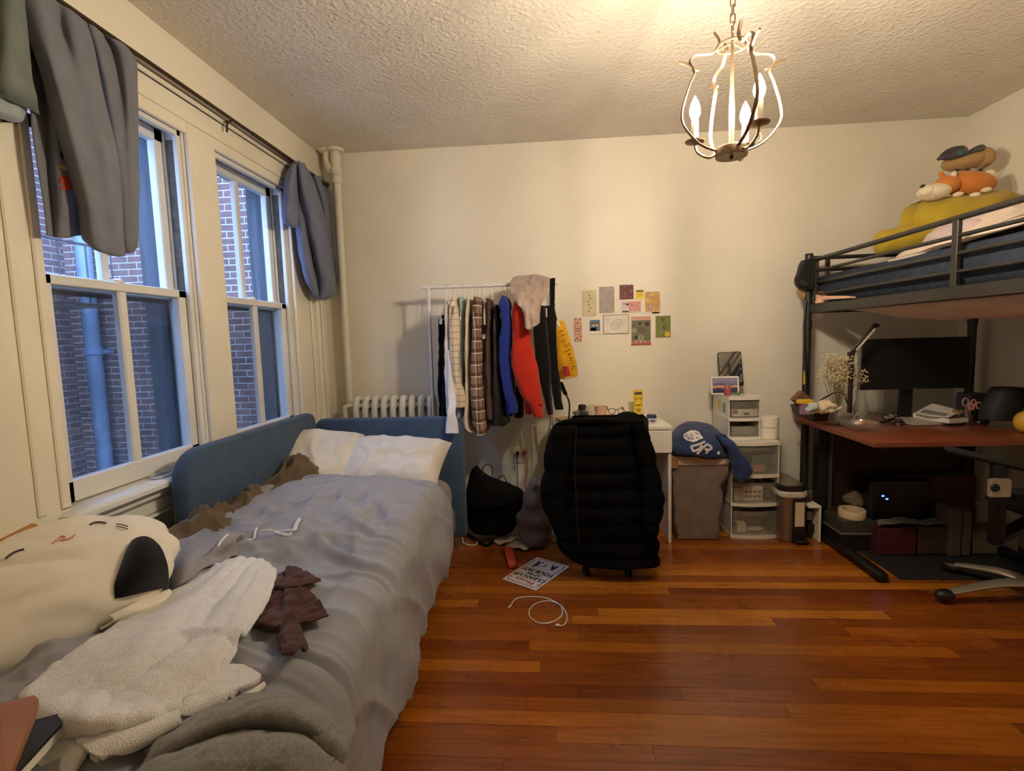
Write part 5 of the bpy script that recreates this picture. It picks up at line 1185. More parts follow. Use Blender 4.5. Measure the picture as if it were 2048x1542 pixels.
# ================================================================ swivel chair under a puffer coat
m_chr = M('black_chair_plastic', (18, 18, 19), .5)
CC = V(.30, 2.80, 0)
ch = thing('swivel_chair', 'black swivel chair almost hidden under a black puffer coat', 'chair', CC)
part('seat', B().box(CC+V(0, .06, .46), (.46, .44, .07), ch=.03), cloth('black_seat_fabric', (20, 20, 21)), ch)
part('backrest', B().box(CC+V(0, -.12, .70), (.42, .06, .36), ch=.025), cloth('black_seat_fabric', (20, 20, 21)), ch)
part('back_bar', B().bar(CC+V(0, -.09, .40), CC+V(0, -.11, .72), .06, .015), m_chr, ch)
part('gas_column', B().lathe(CC+V(0, .04, .08), [(.03, 0), (.03, .16), (.02, .17), (.02, .35)], 14), m_chr, ch)
hub = CC+V(0, .04, .09)
ends = [PZ(1157, 1138, .06), PZ(1276, 1148, .06)]
for k in range(5):
    a = [math.atan2(ends[0].y-hub.y, ends[0].x-hub.x), math.atan2(ends[1].y-hub.y, ends[1].x-hub.x), .35, 1.55, 2.75][k]; r = [.21, .205, .25, .25, .25][k]
    e = hub+V(math.cos(a)*r, math.sin(a)*r, -.015)
    part('base_leg', B().tube([hub, hub.lerp(e, .5)+V(0, 0, .01), e], [.024, .02, .014], 8, flat=.7), m_chr, ch)
    c = part('caster', B().lathe(V(e.x-.012, e.y, .026), [(.016, 0), (.026, .003), (.026, .011), (.016, .013)], 16, (1, .2, 0)).lathe(V(e.x+.008, e.y, .026), [(.016, 0), (.026, .003), (.026, .011), (.016, .013)], 16, (1, .2, 0)), m_chr, ch)
    part('caster_stem', B().tube([e, (e.x, e.y, .035)], .009, 8), m_chr, c)
m_puf = M('black_quilted_nylon', (7, 7, 8), .85, 0, .2, 12, 50, .3, .004, .12)
ct = thing('puffer_coat', 'long black puffer coat draped over the swivel chair back', 'coat', CC+V(0, 0, .1))
sil = [(838, 1150, 1268), (843, 1120, 1284), (858, 1101, 1296), (890, 1092, 1306), (930, 1087, 1312), (970, 1081, 1322), (1000, 1082, 1326), (1035, 1096, 1320), (1070, 1108, 1318), (1100, 1120, 1321), (1118, 1136, 1323), (1128, 1160, 1321)]
def coat_shell():
    yb = 2.64
    rg = []
    for py, a, b_ in sil:
        A = PY(a, py, yb); Bp = PY(b_, py, yb); c = (A+Bp)/2; hw = (Bp-A).length/2; r = []
        dpt = .085 if py > 840 else .06
        for k in range(28):
            t = 2*PI*k/28; ct_, st_ = math.cos(t), math.sin(t)
            r.append(c+V(math.copysign(abs(ct_)**.75, ct_)*hw, math.copysign(abs(st_)**.8, st_)*dpt+.02, 0))
        rg.append(r)
    g = loft(rg, 84, 120, True); o = []
    z1, z0 = g[0][0].z, g[-1][0].z
    for i, r in enumerate(g):
        f = (z1-r[0].z)/(z1-z0)*8.5; pf_ = abs(math.sin(f*PI))**.55
        cc_ = sum(r, Vector())/len(r); row = []
        for p in r:
            d = (p-cc_); n = Vector((d.x*.25, d.y*1.2, 0)).normalized()
            row.append(p+n*(.018*(pf_-1)+.010*noise.noise(p*7)+.006*noise.noise(p*18)))
        o.append(row)
    b = B().grid(o, True); n = 84
    for base, e, r in ((0, 1, o[0]), ((len(o)-1)*n, -1, o[-1])):
        k = len(b.v); b.v.append(sum(r, Vector())/n); b.f += [((base+(i+1) % n), (base+i), k) if e == 1 else ((base+i), (base+(i+1) % n), k) for i in range(n)]
    return b
part('body', coat_shell(), m_puf, ct, 'all')
def sleeve(sp, yy, d, nm, seed):
    g = loft(rings(sp, yy, d, 18), 26, 60, True); o = []
    for i, r in enumerate(g):
        c = sum(r, Vector())/len(r); k = .86+.14*abs(math.sin(i/60*PI*6))**.6
        o.append([c+(p-c)*k for p in r])
    b = B().grid(wrinkle(o, .006, 12, seed), True); part(nm, b, m_puf, ct, 'all')
sleeve([(848, 1108, 1150), (880, 1094, 1146), (940, 1086, 1136), (990, 1080, 1130), (1030, 1092, 1134), (1062, 1112, 1140), (1072, 1120, 1138)], 2.55, .05, 'sleeve', 3)
sleeve([(846, 1262, 1290), (880, 1268, 1304), (930, 1276, 1314), (975, 1282, 1326), (1010, 1284, 1328), (1045, 1284, 1320), (1058, 1290, 1314)], 2.57, .045, 'sleeve', 5)
part('hood', B().ball(PY(1256, 840, 2.66), (.075, .06, .045), 22, 14, fn=lambda p: p*(1+.15*noise.noise(p*14))), m_puf, ct, 'all')
part('collar', B().tube(spline([PY(1128, 846, 2.6), PY(1170, 841, 2.58), PY(1220, 841, 2.58), PY(1284, 846, 2.62)], 20), .018, 10), m_puf, ct, 'all')
part('zip', B().tube(spline([PY(1152, 850, 2.535), PY(1150, 920, 2.53), PY(1152, 1000, 2.53), PY(1158, 1090, 2.53)], 24), .004, 5), m_chr, ct)

# ================================================================ hamper with the blue sweatshirt
m_ham = cloth('taupe_hamper_fabric', (120, 106, 96), .1, 260, .35)
hp = thing('laundry_hamper', 'tall taupe fabric hamper with a pale liner rim beside the white desk', 'hamper', PZ(1392, 1081, 0))
hy0, hy1 = 3.165, 3.50; hz = PY(1400, 915, hy0).z
def hring(z, pl, pr, py, ins=0.): 
    a = PY(pl, py, hy0).x+ins; c = PY(pr, py, hy0).x-ins
    return rrect(((a+c)/2, (hy0+hy1)/2, z), (1, 0, 0), (0, 1, 0), c-a, hy1-hy0-2*ins, (.02,)*4, 6)
rg = [hring(.005, 1354, 1436, 1078), hring(PY(1400, 1040, hy0).z, 1350, 1440, 1040), hring(PY(1400, 990, hy0).z, 1347, 1446, 990), hring(PY(1400, 975, hy0).z, 1347, 1442, 975), hring(PY(1400, 950, hy0).z, 1346, 1455, 950), hring(hz, 1345, 1458, 915)]
g = wrinkle(loft(rg, 72, 50, True), .005, 9, 4)
b = B().grid(g, True); k = len(b.v); b.v.append(sum(g[0], Vector())/72); b.f += [((i+1) % 72, i, k) for i in range(72)]
part('bag', b, m_ham, hp, 'all')
part('liner_rim', B().grid(wrinkle(loft([hring(hz-.03, 1343, 1460, 915), hring(hz-.01, 1343, 1460, 915), hring(hz+.008, 1345, 1458, 915), hring(hz-.05, 1349, 1454, 915)], 72, 12, True), .003, 20, 3), True, .003), cloth('pale_liner', (206, 184, 162)), hp, 'all')
part('laundry', B().ball((PY(1400, 915, 3.33).x, 3.33, hz-.05), (.13, .14, .07), 20, 10, fn=lambda p: p*(1+.2*noise.noise(p*12))), F['black'], hp, 'all')
part('handle_tab', B().box(PY(1349, 925, hy0-.012), (.05, .008, .075), .2, ch=.003), cloth('tan_webbing', (150, 112, 76)), hp)
m_nav = cloth('blue_sweatshirt_fleece', (48, 62, 102), .12)
hd = thing('blue_sweatshirt', 'blue lettered sweatshirt heaped on top of the hamper', 'sweatshirt', PY(1400, 900, 3.3))
rows = [[(1345, 868, 3.42), (1368, 848, 3.44), (1392, 846, 3.44), (1420, 852, 3.44), (1442, 872, 3.42)],
        [(1346, 880, 3.28), (1370, 862, 3.22), (1395, 860, 3.20), (1425, 868, 3.22), (1456, 884, 3.28)],
        [(1348, 893, 3.18), (1372, 884, 3.12), (1396, 884, 3.11), (1425, 886, 3.12), (1462, 896, 3.2)],
        [(1350, 902, 3.15), (1374, 904, 3.10), (1398, 908, 3.10), (1425, 910, 3.11), (1462, 908, 3.17)],
        [(1352, 908, 3.16), (1376, 911, 3.12), (1400, 914, 3.12), (1425, 916, 3.13), (1460, 914, 3.17)]]
gsw = loft([[PY(*q) for q in r] for r in rows], 40, 40)
part('torso', B().grid(wrinkle(gsw, .010, 10, 3), thick=.012), m_nav, hd, 'all')
g = loft(rings([(870, 1430, 1452, 3.16, .05), (885, 1440, 1468, 3.13, .05), (905, 1456, 1482, 3.12, .05), (925, 1462, 1500, 3.12, .045), (940, 1466, 1505, 3.12, .04), (952, 1466, 1498, 3.12, .035), (961, 1474, 1488, 3.12, .03)], 3.13, .05, 18), 24, 44, True)
part('sleeve', B().grid(wrinkle(g, .010, 12, 6), True), m_nav, hd, 'all')
m_wpr = M('white_screen_print', (216, 212, 206), .7)
from mathutils.bvhtree import BVHTree
_tb = B().grid(wrinkle(gsw, .010, 10, 3), thick=.012); _bv = BVHTree.FromPolygons([tuple(v) for v in _tb.v], _tb.f)
def torso(px, py, l=.003):
    d = ray(px, py).normalized(); h = _bv.ray_cast(C0, d)[0]
    return (h-d*l) if h else PY(px, py, 3.1)
def stroke_print(pts, w, name='print'):
    b = B()
    for p, q in zip(pts[:-1], pts[1:]):
        for k in range(4): b.bar(torso(p[0]+(q[0]-p[0])*k/4, p[1]+(q[1]-p[1])*k/4), torso(p[0]+(q[0]-p[0])*(k+1)/4, p[1]+(q[1]-p[1])*(k+1)/4), w, .004, (0, -1, 0))
    part(name, b, m_wpr, hd, False)
stroke_print([(1410, 883), (1400, 888), (1382, 893), (1387, 903), (1399, 898), (1404, 890)], .013, 'letter_b')
stroke_print([(1394, 908), (1404, 897), (1415, 888), (1424, 895), (1419, 900), (1410, 898), (1416, 901), (1412, 907)], .013, 'letter_r')
stroke_print([(1435, 908), (1439, 904)], .016, 'letter_part')
ol = [(195, 215), (240, 180), (300, 150), (370, 150), (430, 175), (450, 215), (490, 265), (430, 285), (400, 305), (340, 325), (290, 310), (250, 300), (205, 265)]
op = [(1340+x/7.32, 840+y/7.32) for x, y in ol]; cx_, cy_ = sum(p[0] for p in op)/13, sum(p[1] for p in op)/13
vs_ = [torso(cx_, cy_, .005)]+[torso((p[0]+cx_)/2, (p[1]+cy_)/2, .005) for p in op]+[torso(*p, .004) for p in op]
fs_ = [(0, 1+k, 1+(k+1) % 13) for k in range(13)]+[(1+k, 14+k, 14+(k+1) % 13, 1+(k+1) % 13) for k in range(13)]
part('emblem_print', B().add(vs_, fs_), m_wpr, hd, False)
for k, (a_, c_) in enumerate((((215, 240), (250, 205)), ((235, 265), (265, 230)), ((260, 290), (285, 245)), ((290, 285), (305, 250)), ((315, 290), (330, 255)), ((340, 285), (350, 260)), ((300, 205), (330, 235)), ((375, 190), (425, 200)), ((385, 260), (420, 265)))):
    part('emblem_line', B().tube([torso(1340+a_[0]/7.32, 840+a_[1]/7.32, .008), torso(1340+c_[0]/7.32, 840+c_[1]/7.32, .008)], .0022, 5), m_nav, hd)

# ================================================================ drawer towers
m_wpl = M('white_drawer_plastic', (228, 222, 208), .35, var=.02)
def clear_mat():
    m, t, b = nt('clear_drawer_plastic'); out = t.nodes['Material Output']
    tr = node(t, 'ShaderNodeBsdfTransparent'); tr.inputs[0].default_value = (.93, .93, .9, 1)
    gl = node(t, 'ShaderNodeBsdfGlossy'); gl.inputs['Roughness'].default_value = .12
    df = node(t, 'ShaderNodeBsdfDiffuse'); df.inputs[0].default_value = (.8, .78, .72, 1)
    v = coords(t); n = ramp(t, noi(t, v, 14), [(.3, (.07,)*3), (.7, (.13,)*3)])
    m1 = node(t, 'ShaderNodeMixShader'); L(t, n, m1.inputs[0]); L(t, tr.outputs[0], m1.inputs[1]); L(t, df.outputs[0], m1.inputs[2])
    m2 = node(t, 'ShaderNodeMixShader'); m2.inputs[0].default_value = .07; L(t, m1.outputs[0], m2.inputs[1]); L(t, gl.outputs[0], m2.inputs[2])
    L(t, m2.outputs[0], out.inputs['Surface']); return m
m_clear = clear_mat()
def arc_front(x0, x1, y, z0, z1, bow, th, n=10):
    """bowed front strip"""
    g = []
    for z in (z0, z1):
        g.append([V(x0+(x1-x0)*k/n, y-bow*math.sin(PI*k/n), z) for k in range(n+1)])
    return B().grid(g[::-1], thick=-th) if False else B().prism(g[0]+[V(x1, y+th, z0), V(x0, y+th, z0)], (0, 0, z1-z0))
def tower(name, label, x0, x1, y0, y1, lev, bow, contents, handle=True):
    """lev: z of shelf bands, top first"""
    t = thing(name, label, 'drawer unit', ((x0+x1)/2, (y0+y1)/2, lev[-1]))
    part('top', arc_front(x0-.004, x1+.004, y0, lev[0]-.022, lev[0], bow, y1-y0), m_wpl, t, False)
    for x in (x0, x1-.006): part('side_wall', B().bb((x, y0+.004, lev[-1]), (x+.006, y1, lev[0]-.02)), m_wpl, t)
    part('back_wall', B().bb((x0, y1-.006, lev[-1]), (x1, y1, lev[0]-.02)), m_wpl, t)
    for i in range(len(lev)-1):
        zt_, zb_ = lev[i]-.024, lev[i+1]
        part('shelf_band', arc_front(x0-.003, x1+.003, y0+.002, zb_, zb_+.02, bow, y1-y0-.01), m_wpl, t, False)
        d = part('drawer', B().grid([[V(x0+.012+(x1-x0-.024)*k/10, y0-.002-bow*.8*math.sin(PI*k/10), z) for k in range(11)] for z in (zb_+.024, zt_-.006)], thick=.0025), m_clear, t)
        sd = B()
        for x in (x0+.012, x1-.0145): sd.bb((x, y0, zb_+.024), (x+.0025, y1-.02, zt_-.02))
        part('drawer_tray', sd.bb((x0+.012, y0, zb_+.0225), (x1-.012, y1-.02, zb_+.0245)), m_clear, d, False, kind=None)
        if handle:
            part('handle', B().tube(spline([V(x0+.04, y0-.012-bow*.35, zt_-.03), V((x0+x1)/2-.05, y0-.02-bow, zt_-.016), V((x0+x1)/2+.05, y0-.02-bow, zt_-.016), V(x1-.04, y0-.012-bow*.35, zt_-.03)], 20), .005, 6, flat=.5), m_clear, d)
    return t
a, c = PZ(1460, 1080, 0), PZ(1557, 1077, 0)
ty0 = 3.20; tx0, tx1 = PY(1462, 1075, ty0).x, PY(1556, 1073, ty0).x; ty1 = 3.55
zl = [PY(1505, 884, ty0).z, PY(1505, 955, ty0).z, PY(1505, 1012, ty0).z, 0]
big = tower('drawer_tower', 'white three-drawer plastic tower standing on the floor beside the hamper', tx0, tx1, ty0, ty1, zl, .022, 1)
sy0 = 3.26; sx0_, sx1_ = PY(1458, 830, sy0).x, PY(1521, 830, sy0).x
zs = [PY(1490, 793, sy0).z, PY(1490, 842, sy0).z, zl[0]+.002]
sml = tower('drawer_tower', 'small white two-drawer tower standing on top of the larger one', sx0_, sx1_, sy0, 3.585, zs, .014, 1, False)
part('sticker', B().bb((sx0_-.0015, 3.40, zs[1]+.05), (sx0_-.0002, 3.47, zs[1]+.11)), M('yellow_sticker', (220, 190, 110), .6), sml, False)
part('sticker', B().bb((sx0_-.0015, 3.32, zs[1]+.045), (sx0_-.0002, 3.375, zs[1]+.105)), M('blue_sticker', (120, 156, 176), .6), sml, False)
def cbox(name, label, x, y, z, d, col, rz=0., cat='box', ch=.003):
    return one(name, B().box((x, y, z+d[2]/2), d, rz, ch=ch), M(label[:24].replace(' ', '_')+'_mat', col, .6), label, cat, 'things inside the drawers')
# contents of the big tower, drawer by drawer
z3, z2, z1 = zl[3]+.026, zl[2]+.026, zl[1]+.026
cbox('gift_box', 'green and red wrapped pack in the top drawer of the large tower', tx0+.19, ty0+.07, z1, (.10, .06, .10), (70, 100, 74)); cbox('pouch', 'pink pouch in the top drawer of the large tower', tx0+.15, ty0+.04, z1, (.12, .04, .045), (190, 130, 116))
cbox('tube_box', 'pale teal tube pack in the top drawer of the large tower', tx0+.075, ty0+.06, z1, (.07, .06, .08), (130, 160, 160))
bx = thing('tea_box', 'white patterned carton in the middle drawer of the large tower', 'box', (tx0+.14, ty0+.05, z2), 'things inside the drawers')
part('carton', B().box((tx0+.14, ty0+.045, z2+.045), (.12, .05, .09), ch=.002), m_wht, bx)
for i in range(4):
    for j in range(2): part('print', B().box((tx0+.098+i*.027, ty0+.0195, z2+.03+j*.03), (.018, .001, .012)), m_ink, bx, False)
cbox('black_mug', 'dark round tin in the middle drawer of the large tower', tx0+.24, ty0+.06, z2, (.06, .06, .09), (52, 46, 44), .4, 'tin', .02); cbox('white_pack', 'white tissue pack in the middle drawer of the large tower', tx0+.06, ty0+.05, z2, (.06, .05, .07), (206, 200, 186))
cbox('medicine_box', 'white medicine pack in the bottom drawer of the large tower', tx0+.075, ty0+.05, z3, (.055, .05, .06), (216, 208, 190)); cbox('framed_card', 'dark framed card in the bottom drawer of the large tower', tx0+.14, ty0+.12, z3, (.08, .02, .12), (70, 64, 58)); cbox('clear_case', 'pale oval case in the bottom drawer of the large tower', tx0+.16, ty0+.045, z3, (.10, .045, .035), (196, 196, 178), 0, 'case', .015); cbox('brown_bottle', 'brown bottle in the bottom drawer of the large tower', tx0+.245, ty0+.05, z3, (.03, .03, .10), (92, 60, 44), 0, 'bottle', .01)
fx = thing('battery_pack', 'white, red and blue battery pack in the upper drawer of the small tower', 'box', (sx0_+.11, sy0+.03, zs[1]+.026), 'things inside the drawers')
part('card', B().box((sx0_+.105, sy0+.02, zs[1]+.05), (.16, .02, .045), ch=.002), m_wht, fx); part('red_corner', B().box((sx0_+.042, sy0+.0095, zs[1]+.058), (.03, .001, .026)), m_sred, fx, False); part('blue_panel', B().box((sx0_+.11, sy0+.0095, zs[1]+.045), (.035, .001, .016)), M('navy_lid', (44, 56, 104), .4), fx, False)
part('round_mark', B().lathe((sx0_+.165, sy0+.009, zs[1]+.055), [(.012, 0), (.014, 0), (.014, .001), (.012, .001), (.012, 0)], 18, (0, 1, 0), cap=False), m_sred, fx, False)
cbox('grey_case', 'grey flat case in the lower drawer of the small tower', sx0_+.1, sy0+.05, zs[2]+.026, (.14, .06, .05), (150, 144, 132))
# beside and on top
rx = PY(1538, 880, 3.30).x
for k in range(2):
    one('paper_roll', B().lathe((rx, 3.31, zl[0]+.001+k*.072), [(.02, 0), (.056, 0), (.06, .004), (.06, .066), (.056, .07), (.02, .07), (.02, 0)], 26, cap=False), M('white_tissue', (232, 224, 208), .95, bs=200), ['lower white paper roll stacked on the large drawer tower', 'upper white paper roll stacked on the large drawer tower'][k], 'paper roll', 'paper rolls')
ztop = zs[0]+.001
mr = thing('vanity_mirror', 'rounded rectangular vanity mirror ringed with bulbs on the small tower', 'mirror', (PY(1465, 760, 3.5).x, 3.5, ztop))
mz0, mz1 = PY(1460, 758, 3.5).z, PY(1460, 706, 3.5).z; mx0, mx1 = PY(1438, 730, 3.5).x, PY(1485, 730, 3.5).x; mc = V((mx0+mx1)/2, 3.5, (mz0+mz1)/2-.02)
tl = Matrix.Rotation(-.26, 3, 'X'); up_ = tl @ V(0, 0, 1)
mh = mz1-mz0+.06
pts_ = rrect(mc, (1, 0, .03), up_, mx1-mx0, mh, (.012,)*4)
part('rim', B().prism(pts_, (0, .012, 0)), M('black_mirror_rim', (30, 28, 28), .4), mr, False)
part('glass', B().prism(rrect(mc+V(0, -.001, 0), (1, 0, .03), up_, mx1-mx0-.008, mh-.008, (.01,)*4), (0, -.001, 0)), M('mirror_glass', (200, 205, 205), .05, 1., .02), mr, False)
for s_ in (-1, 1):
    for k in range(5): part('bulb_dot', B().lathe(mc+V(s_*((mx1-mx0)/2-.012), -.003, 0)+up_*((k-2)*mh/5.6), [(.001, -.001), (.0035, 0), (.0035, .001)], 10, (0, 1, 0)), m_wht, mr)
part('stand', B().prism([V(mx1-.02, 3.52, mz1-.03), V(mx1+.012, 3.53, mz0-.02), V(mx1-.03, 3.55, ztop+.004), V(mx1-.05, 3.53, ztop+.004)], (0, .006, 0)), M('black_mirror_rim', (30, 28, 28), .4), mr, False)
part('foot', B().bb((mx0+.03, 3.46, ztop), (mx1-.01, 3.56, ztop+.006), .002), M('black_mirror_rim', (30, 28, 28), .4), mr)
pf = thing('smart_display', 'white-framed photo display showing a city skyline on the small tower', 'photo frame', (PY(1450, 780, 3.40).x, 3.40, ztop))
px0, px1 = PY(1422, 770, 3.40).x, PY(1478, 770, 3.40).x; pz1 = PY(1450, 753, 3.40).z
pc_ = V((px0+px1)/2, 3.40, (ztop+pz1)/2); ph = pz1-ztop
part('frame', B().prism(rrect(pc_, (1, 0, 0), (0, .12, 1), px1-px0, ph, (.008,)*4), (0, .014, 0)), m_wht, pf, False)
def skyline():
    m, t, b = nt('city_skyline_photo'); tc = node(t, 'ShaderNodeTexCoord'); sp = node(t, 'ShaderNodeSeparateXYZ'); L(t, tc.outputs['Generated'], sp.inputs[0])
    n = noi(t, coords(t, (40, 1, 25)), 1, 3); ad = node(t, 'ShaderNodeMath', operation='ADD'); q = node(t, 'ShaderNodeMath', operation='MULTIPLY'); q.inputs[1].default_value = .3
    L(t, n, q.inputs[0]); L(t, q.outputs[0], ad.inputs[0]); L(t, sp.outputs[2], ad.inputs[1])
    L(t, ramp(t, ad.outputs[0], [(.15, lin((56, 58, 88))), (.45, lin((84, 74, 104))), (.58, lin((232, 170, 90))), (.66, lin((96, 84, 130))), (.95, lin((150, 140, 170)))]), b.inputs['Base Color']); b.inputs['Roughness'].default_value = .2
    L(t, ramp(t, ad.outputs[0], [(.5, (0, 0, 0)), (.58, (.5, .3, .1)), (.68, (.02, .02, .05))]), b.inputs['Emission Color']); b.inputs['Emission Strength'].default_value = .35; return m
part('screen', B().prism(rrect(pc_+V(0, -.0015, 0), (1, 0, 0), (0, .12, 1), px1-px0-.02, ph-.02, (.002,)*4, 2), (0, .001, 0)), skyline(), pf, False)
part('prop', B().bar(pc_+V(0, .012, .02), V(pc_.x, 3.455, ztop+.004), .04, .006), m_wht, pf)
pb = thing('perfume_bottle', 'small pink glass bottle with gold neck in front of the display', 'bottle', (PY(1455, 785, 3.33).x, 3.33, ztop)); bx_ = pb.location.x
part('bottle', B().lathe((bx_, 3.33, ztop), [(.02, 0), (.022, .003), (.022, .052), (.018, .058), (.008, .06)], 20), M('pink_glass', (168, 84, 92), .25), pb)
part('neck_cap', B().lathe((bx_, 3.33, ztop+.06), [(.007, 0), (.007, .012), (.004, .018)], 12), M('gold_cap', (200, 160, 80), .3, .8), pb)
gr = B()
for k in range(7):
    a_ = k*.9; gr.tube(spline([V(bx_+.07, 3.35, ztop+.004), V(bx_+.07+.03*math.cos(a_), 3.35+.03*math.sin(a_), ztop+.014), V(bx_+.07+.055*math.cos(a_), 3.35+.05*math.sin(a_), ztop+.006)], 6), [.002, .005, .006, .005, .003, .001], 6, flat=.4)
one('green_garland', gr, M('leaf_green', (74, 110, 40), .6), 'small green leafy clip on top of the small tower', 'ornament')

# ================================================================ pedal bin and the white frame next to it
m_stl = M('brushed_steel', (150, 138, 124), .28, .9, .12, 4, stretch=(1, 1, .05)); m_bpl = M('dark_brown_plastic', (30, 24, 22), .4)
by0 = 3.13; bx0, bx1 = PY(1562, 1060, by0).x, PY(1614, 1060, by0).x; by1 = 3.47; bz = PY(1590, 985, by0).z
bn = thing('pedal_bin', 'slim stainless steel pedal bin with dark front beside the drawer tower', 'bin', ((bx0+bx1)/2, (by0+by1)/2, 0))
bcx = ((bx0+bx1)/2, (by0+by1)/2)
rr = [rrect((bcx[0], bcx[1], z), (1, 0, 0), (0, 1, 0), bx1-bx0, by1-by0, (.05,)*4, 7) for z in (.004, bz)]
b = B().grid([r for r in rr], True); n_ = len(rr[0]); b.f += [tuple(range(n_-1, -1, -1))]
part('body', b, m_stl, bn)
part('bag_rim', B().grid(wrinkle(loft([rrect((bcx[0], bcx[1], z), (1, 0, 0), (0, 1, 0), bx1-bx0+e, by1-by0+e, (.05,)*4, 7) for z, e in ((bz-.035, .004), (bz-.03, .014), (bz-.01, .016), (bz+.004, .006))], 60, 10, True), .003, 30, 2), True, .002), M('white_bin_liner', (206, 196, 184), .5, bs=60), bn, 'all')
lid = part('lid', B().prism(rrect((bcx[0], bcx[1], bz+.006), (1, 0, 0), (0, 1, 0), bx1-bx0+.004, by1-by0+.004, (.05,)*4, 7), (0, 0, .03)), m_bpl, bn, False)
part('lid_panel', B().prism(rrect((bcx[0], bcx[1], bz+.036), (1, 0, 0), (0, 1, 0), bx1-bx0-.016, by1-by0-.016, (.045,)*4, 7), (0, 0, .004)), m_stl, lid, False)
part('front_column', B().bb((bcx[0]-.012, by0-.008, .0), (bx1-.012, by0+.02, bz-.04), .006), m_bpl, bn)
part('note', B().bb((bcx[0]+.0, by0-.0105, PY(1595, 1052, by0).z), (bx1-.022, by0-.009, PY(1595, 1004, by0).z)), M('cream_note', (214, 196, 160), .7), bn, False)
part('pedal', B().box((bcx[0]+.03, by0-.03, .022), (.085, .06, .014), ch=.006), m_blkp, bn)
part('pedal_slot', B().bb((bcx[0]-.014, by0-.011, .006), (bx1-.01, by0-.004, .07), .003), m_blkp, bn)
wf = thing('display_box', 'white-edged shallow box standing open beside the pedal bin', 'box', (PZ(1628, 1080, 0).x, 3.16, 0))
fx0, fx1 = PY(1618, 1070, 3.18).x, PY(1640, 1070, 3.14).x; fz = PY(1630, 1005, 3.18).z
part('side', B().bb((fx1-.012, 3.13, 0), (fx1, 3.40, fz-.02), .002), m_wht, wf); part('top', B().bb((fx0-.03, 3.13, fz-.02), (fx1, 3.40, fz-.006), .002), m_wht, wf); part('backing', B().bb((fx0-.03, 3.39, 0), (fx1, 3.40, fz-.02)), m_bpl, wf)
for k in range(3): part('dark_slot', B().box(((fx0+fx1)/2-.012, 3.2+.02*k, .04+.075*k+.03), (.04, .05, .06), ch=.004), [m_bpl, m_stl, M('deep_red', (90, 26, 24), .5)][k], wf)

# ================================================================ loft bed on the right
m_lft = M('charcoal_metal_tube', (52, 50, 46), .38, .3, .1)
LX, LY1 = 1.645, 3.385
RX, LYN = 2.635, 1.36
lb = thing('loft_bed', 'dark metal loft bed with guard rails above the brown desk', 'bed', (2.14, 2.4, 0))
ztp = PX(1622, 510, LX).z
Z = {k: PX(1905, py, LX).z for k, py in (('r1', 438), ('r2', 473), ('r3', 508), ('r4', 544), ('ft', 572), ('fb', 600))}
for (x, y) in ((LX, LY1), (RX, LY1), (LX, LYN), (RX, LYN)):
    p = part('post', B().tube([(x, y, 0), (x, y, ztp)], .0235, 14), m_lft, lb)
    part('post_cap', B().lathe((x, y, ztp-.002), [(.0245, 0), (.0245, .008), (.02, .014), (.004, .016)], 14), m_blkp, p)
    part('sleeve_joint', B().lathe((x, y, Z['fb']-.10), [(.0265, 0), (.0265, .05)], 14), m_lft, p)
for k in ('r1', 'r2', 'r3', 'r4'):
    part('guard_rail', B().tube([(LX+.012, LY1-.03 if k == 'r1' else LY1-.06, Z[k]), (LX+.012, LYN, Z[k])], .0125 if k == 'r1' else .0085, 10), m_lft, lb)
for y in (LY1-.065, PX(1905, 520, LX).y, 1.55):
    part('guard_upright', B().bb((LX+.002, y-.016, Z['ft']-.01), (LX+.022, y+.016, Z['r1']), .003), m_lft, lb)
part('side_rail', B().bb((LX-.004, LYN, Z['fb']), (LX+.03, LY1, Z['ft']), .004), m_lft, lb)
part('side_rail', B().bb((RX-.03, LYN, Z['fb']), (RX+.004, LY1, Z['ft']), .004), m_lft, lb)
for k, z in enumerate((PY(1700, 513, LY1).z, PY(1700, 537, LY1).z)): part('end_rail', B().tube([(LX, LY1, z), (RX, LY1, z)], .0125, 10), m_lft, lb)
part('end_rail', B().bb((LX, LY1-.015, Z['fb']), (RX, LY1+.015, Z['ft']), .004), m_lft, lb)
part('end_upright', B().bb((LX+.10, LY1-.01, Z['ft']), (LX+.125, LY1+.01, PY(1700, 513, LY1).z), .003), m_lft, lb)
for k in range(9): part('slat', B().bb((LX+.02, 1.5+k*.22, Z['ft']-.03), (RX-.02, 1.53+k*.22, Z['ft']-.012)), m_lft, lb)
part('end_rail', B().tube([(LX, LY1, .16), (RX, LY1, .16)], .0125, 10), m_lft, lb)
# mattress and bedding
m_lmat = M('navy_quilted_cover', (52, 58, 70), .9, 0, .25, 30, 90, .6, .008, .15)
def softbox(x0, x1, y0, y1, z0, z1, r, amp, seed, n=64):
    rows = []
    for s in range(9):
        a = -PI/2+PI*s/8; q = r*(1-math.cos(a)); z = (z0+z1)/2+math.sin(a)*(z1-z0)/2
        rows.append(rrect(((x0+x1)/2, (y0+y1)/2, z), (1, 0, 0), (0, 1, 0), x1-x0-2*q, y1-y0-2*q, (.05,)*4, 9))
    g = wrinkle(loft(rows, n*2, 24, True), amp, 7, seed); b = B().grid(g, True); N = n*2
    for base, e, rr_ in ((0, 1, g[0]), (23*N, -1, g[-1])):
        k = len(b.v); b.v.append(sum(rr_, Vector())/N); b.f += [((base+(i+1) % N), (base+i), k) if e == 1 else ((base+i), (base+(i+1) % N), k) for i in range(N)]
    return b
zm0 = Z['ft']-.005; zm1 = PX(1905, 492, LX+.05).z
one('loft_mattress', softbox(LX+.035, RX-.04, 1.45, LY1-.05, zm0, zm1, .04, .007, 3), m_lmat, 'navy quilted mattress on the loft bed', 'mattress', smooth='all')
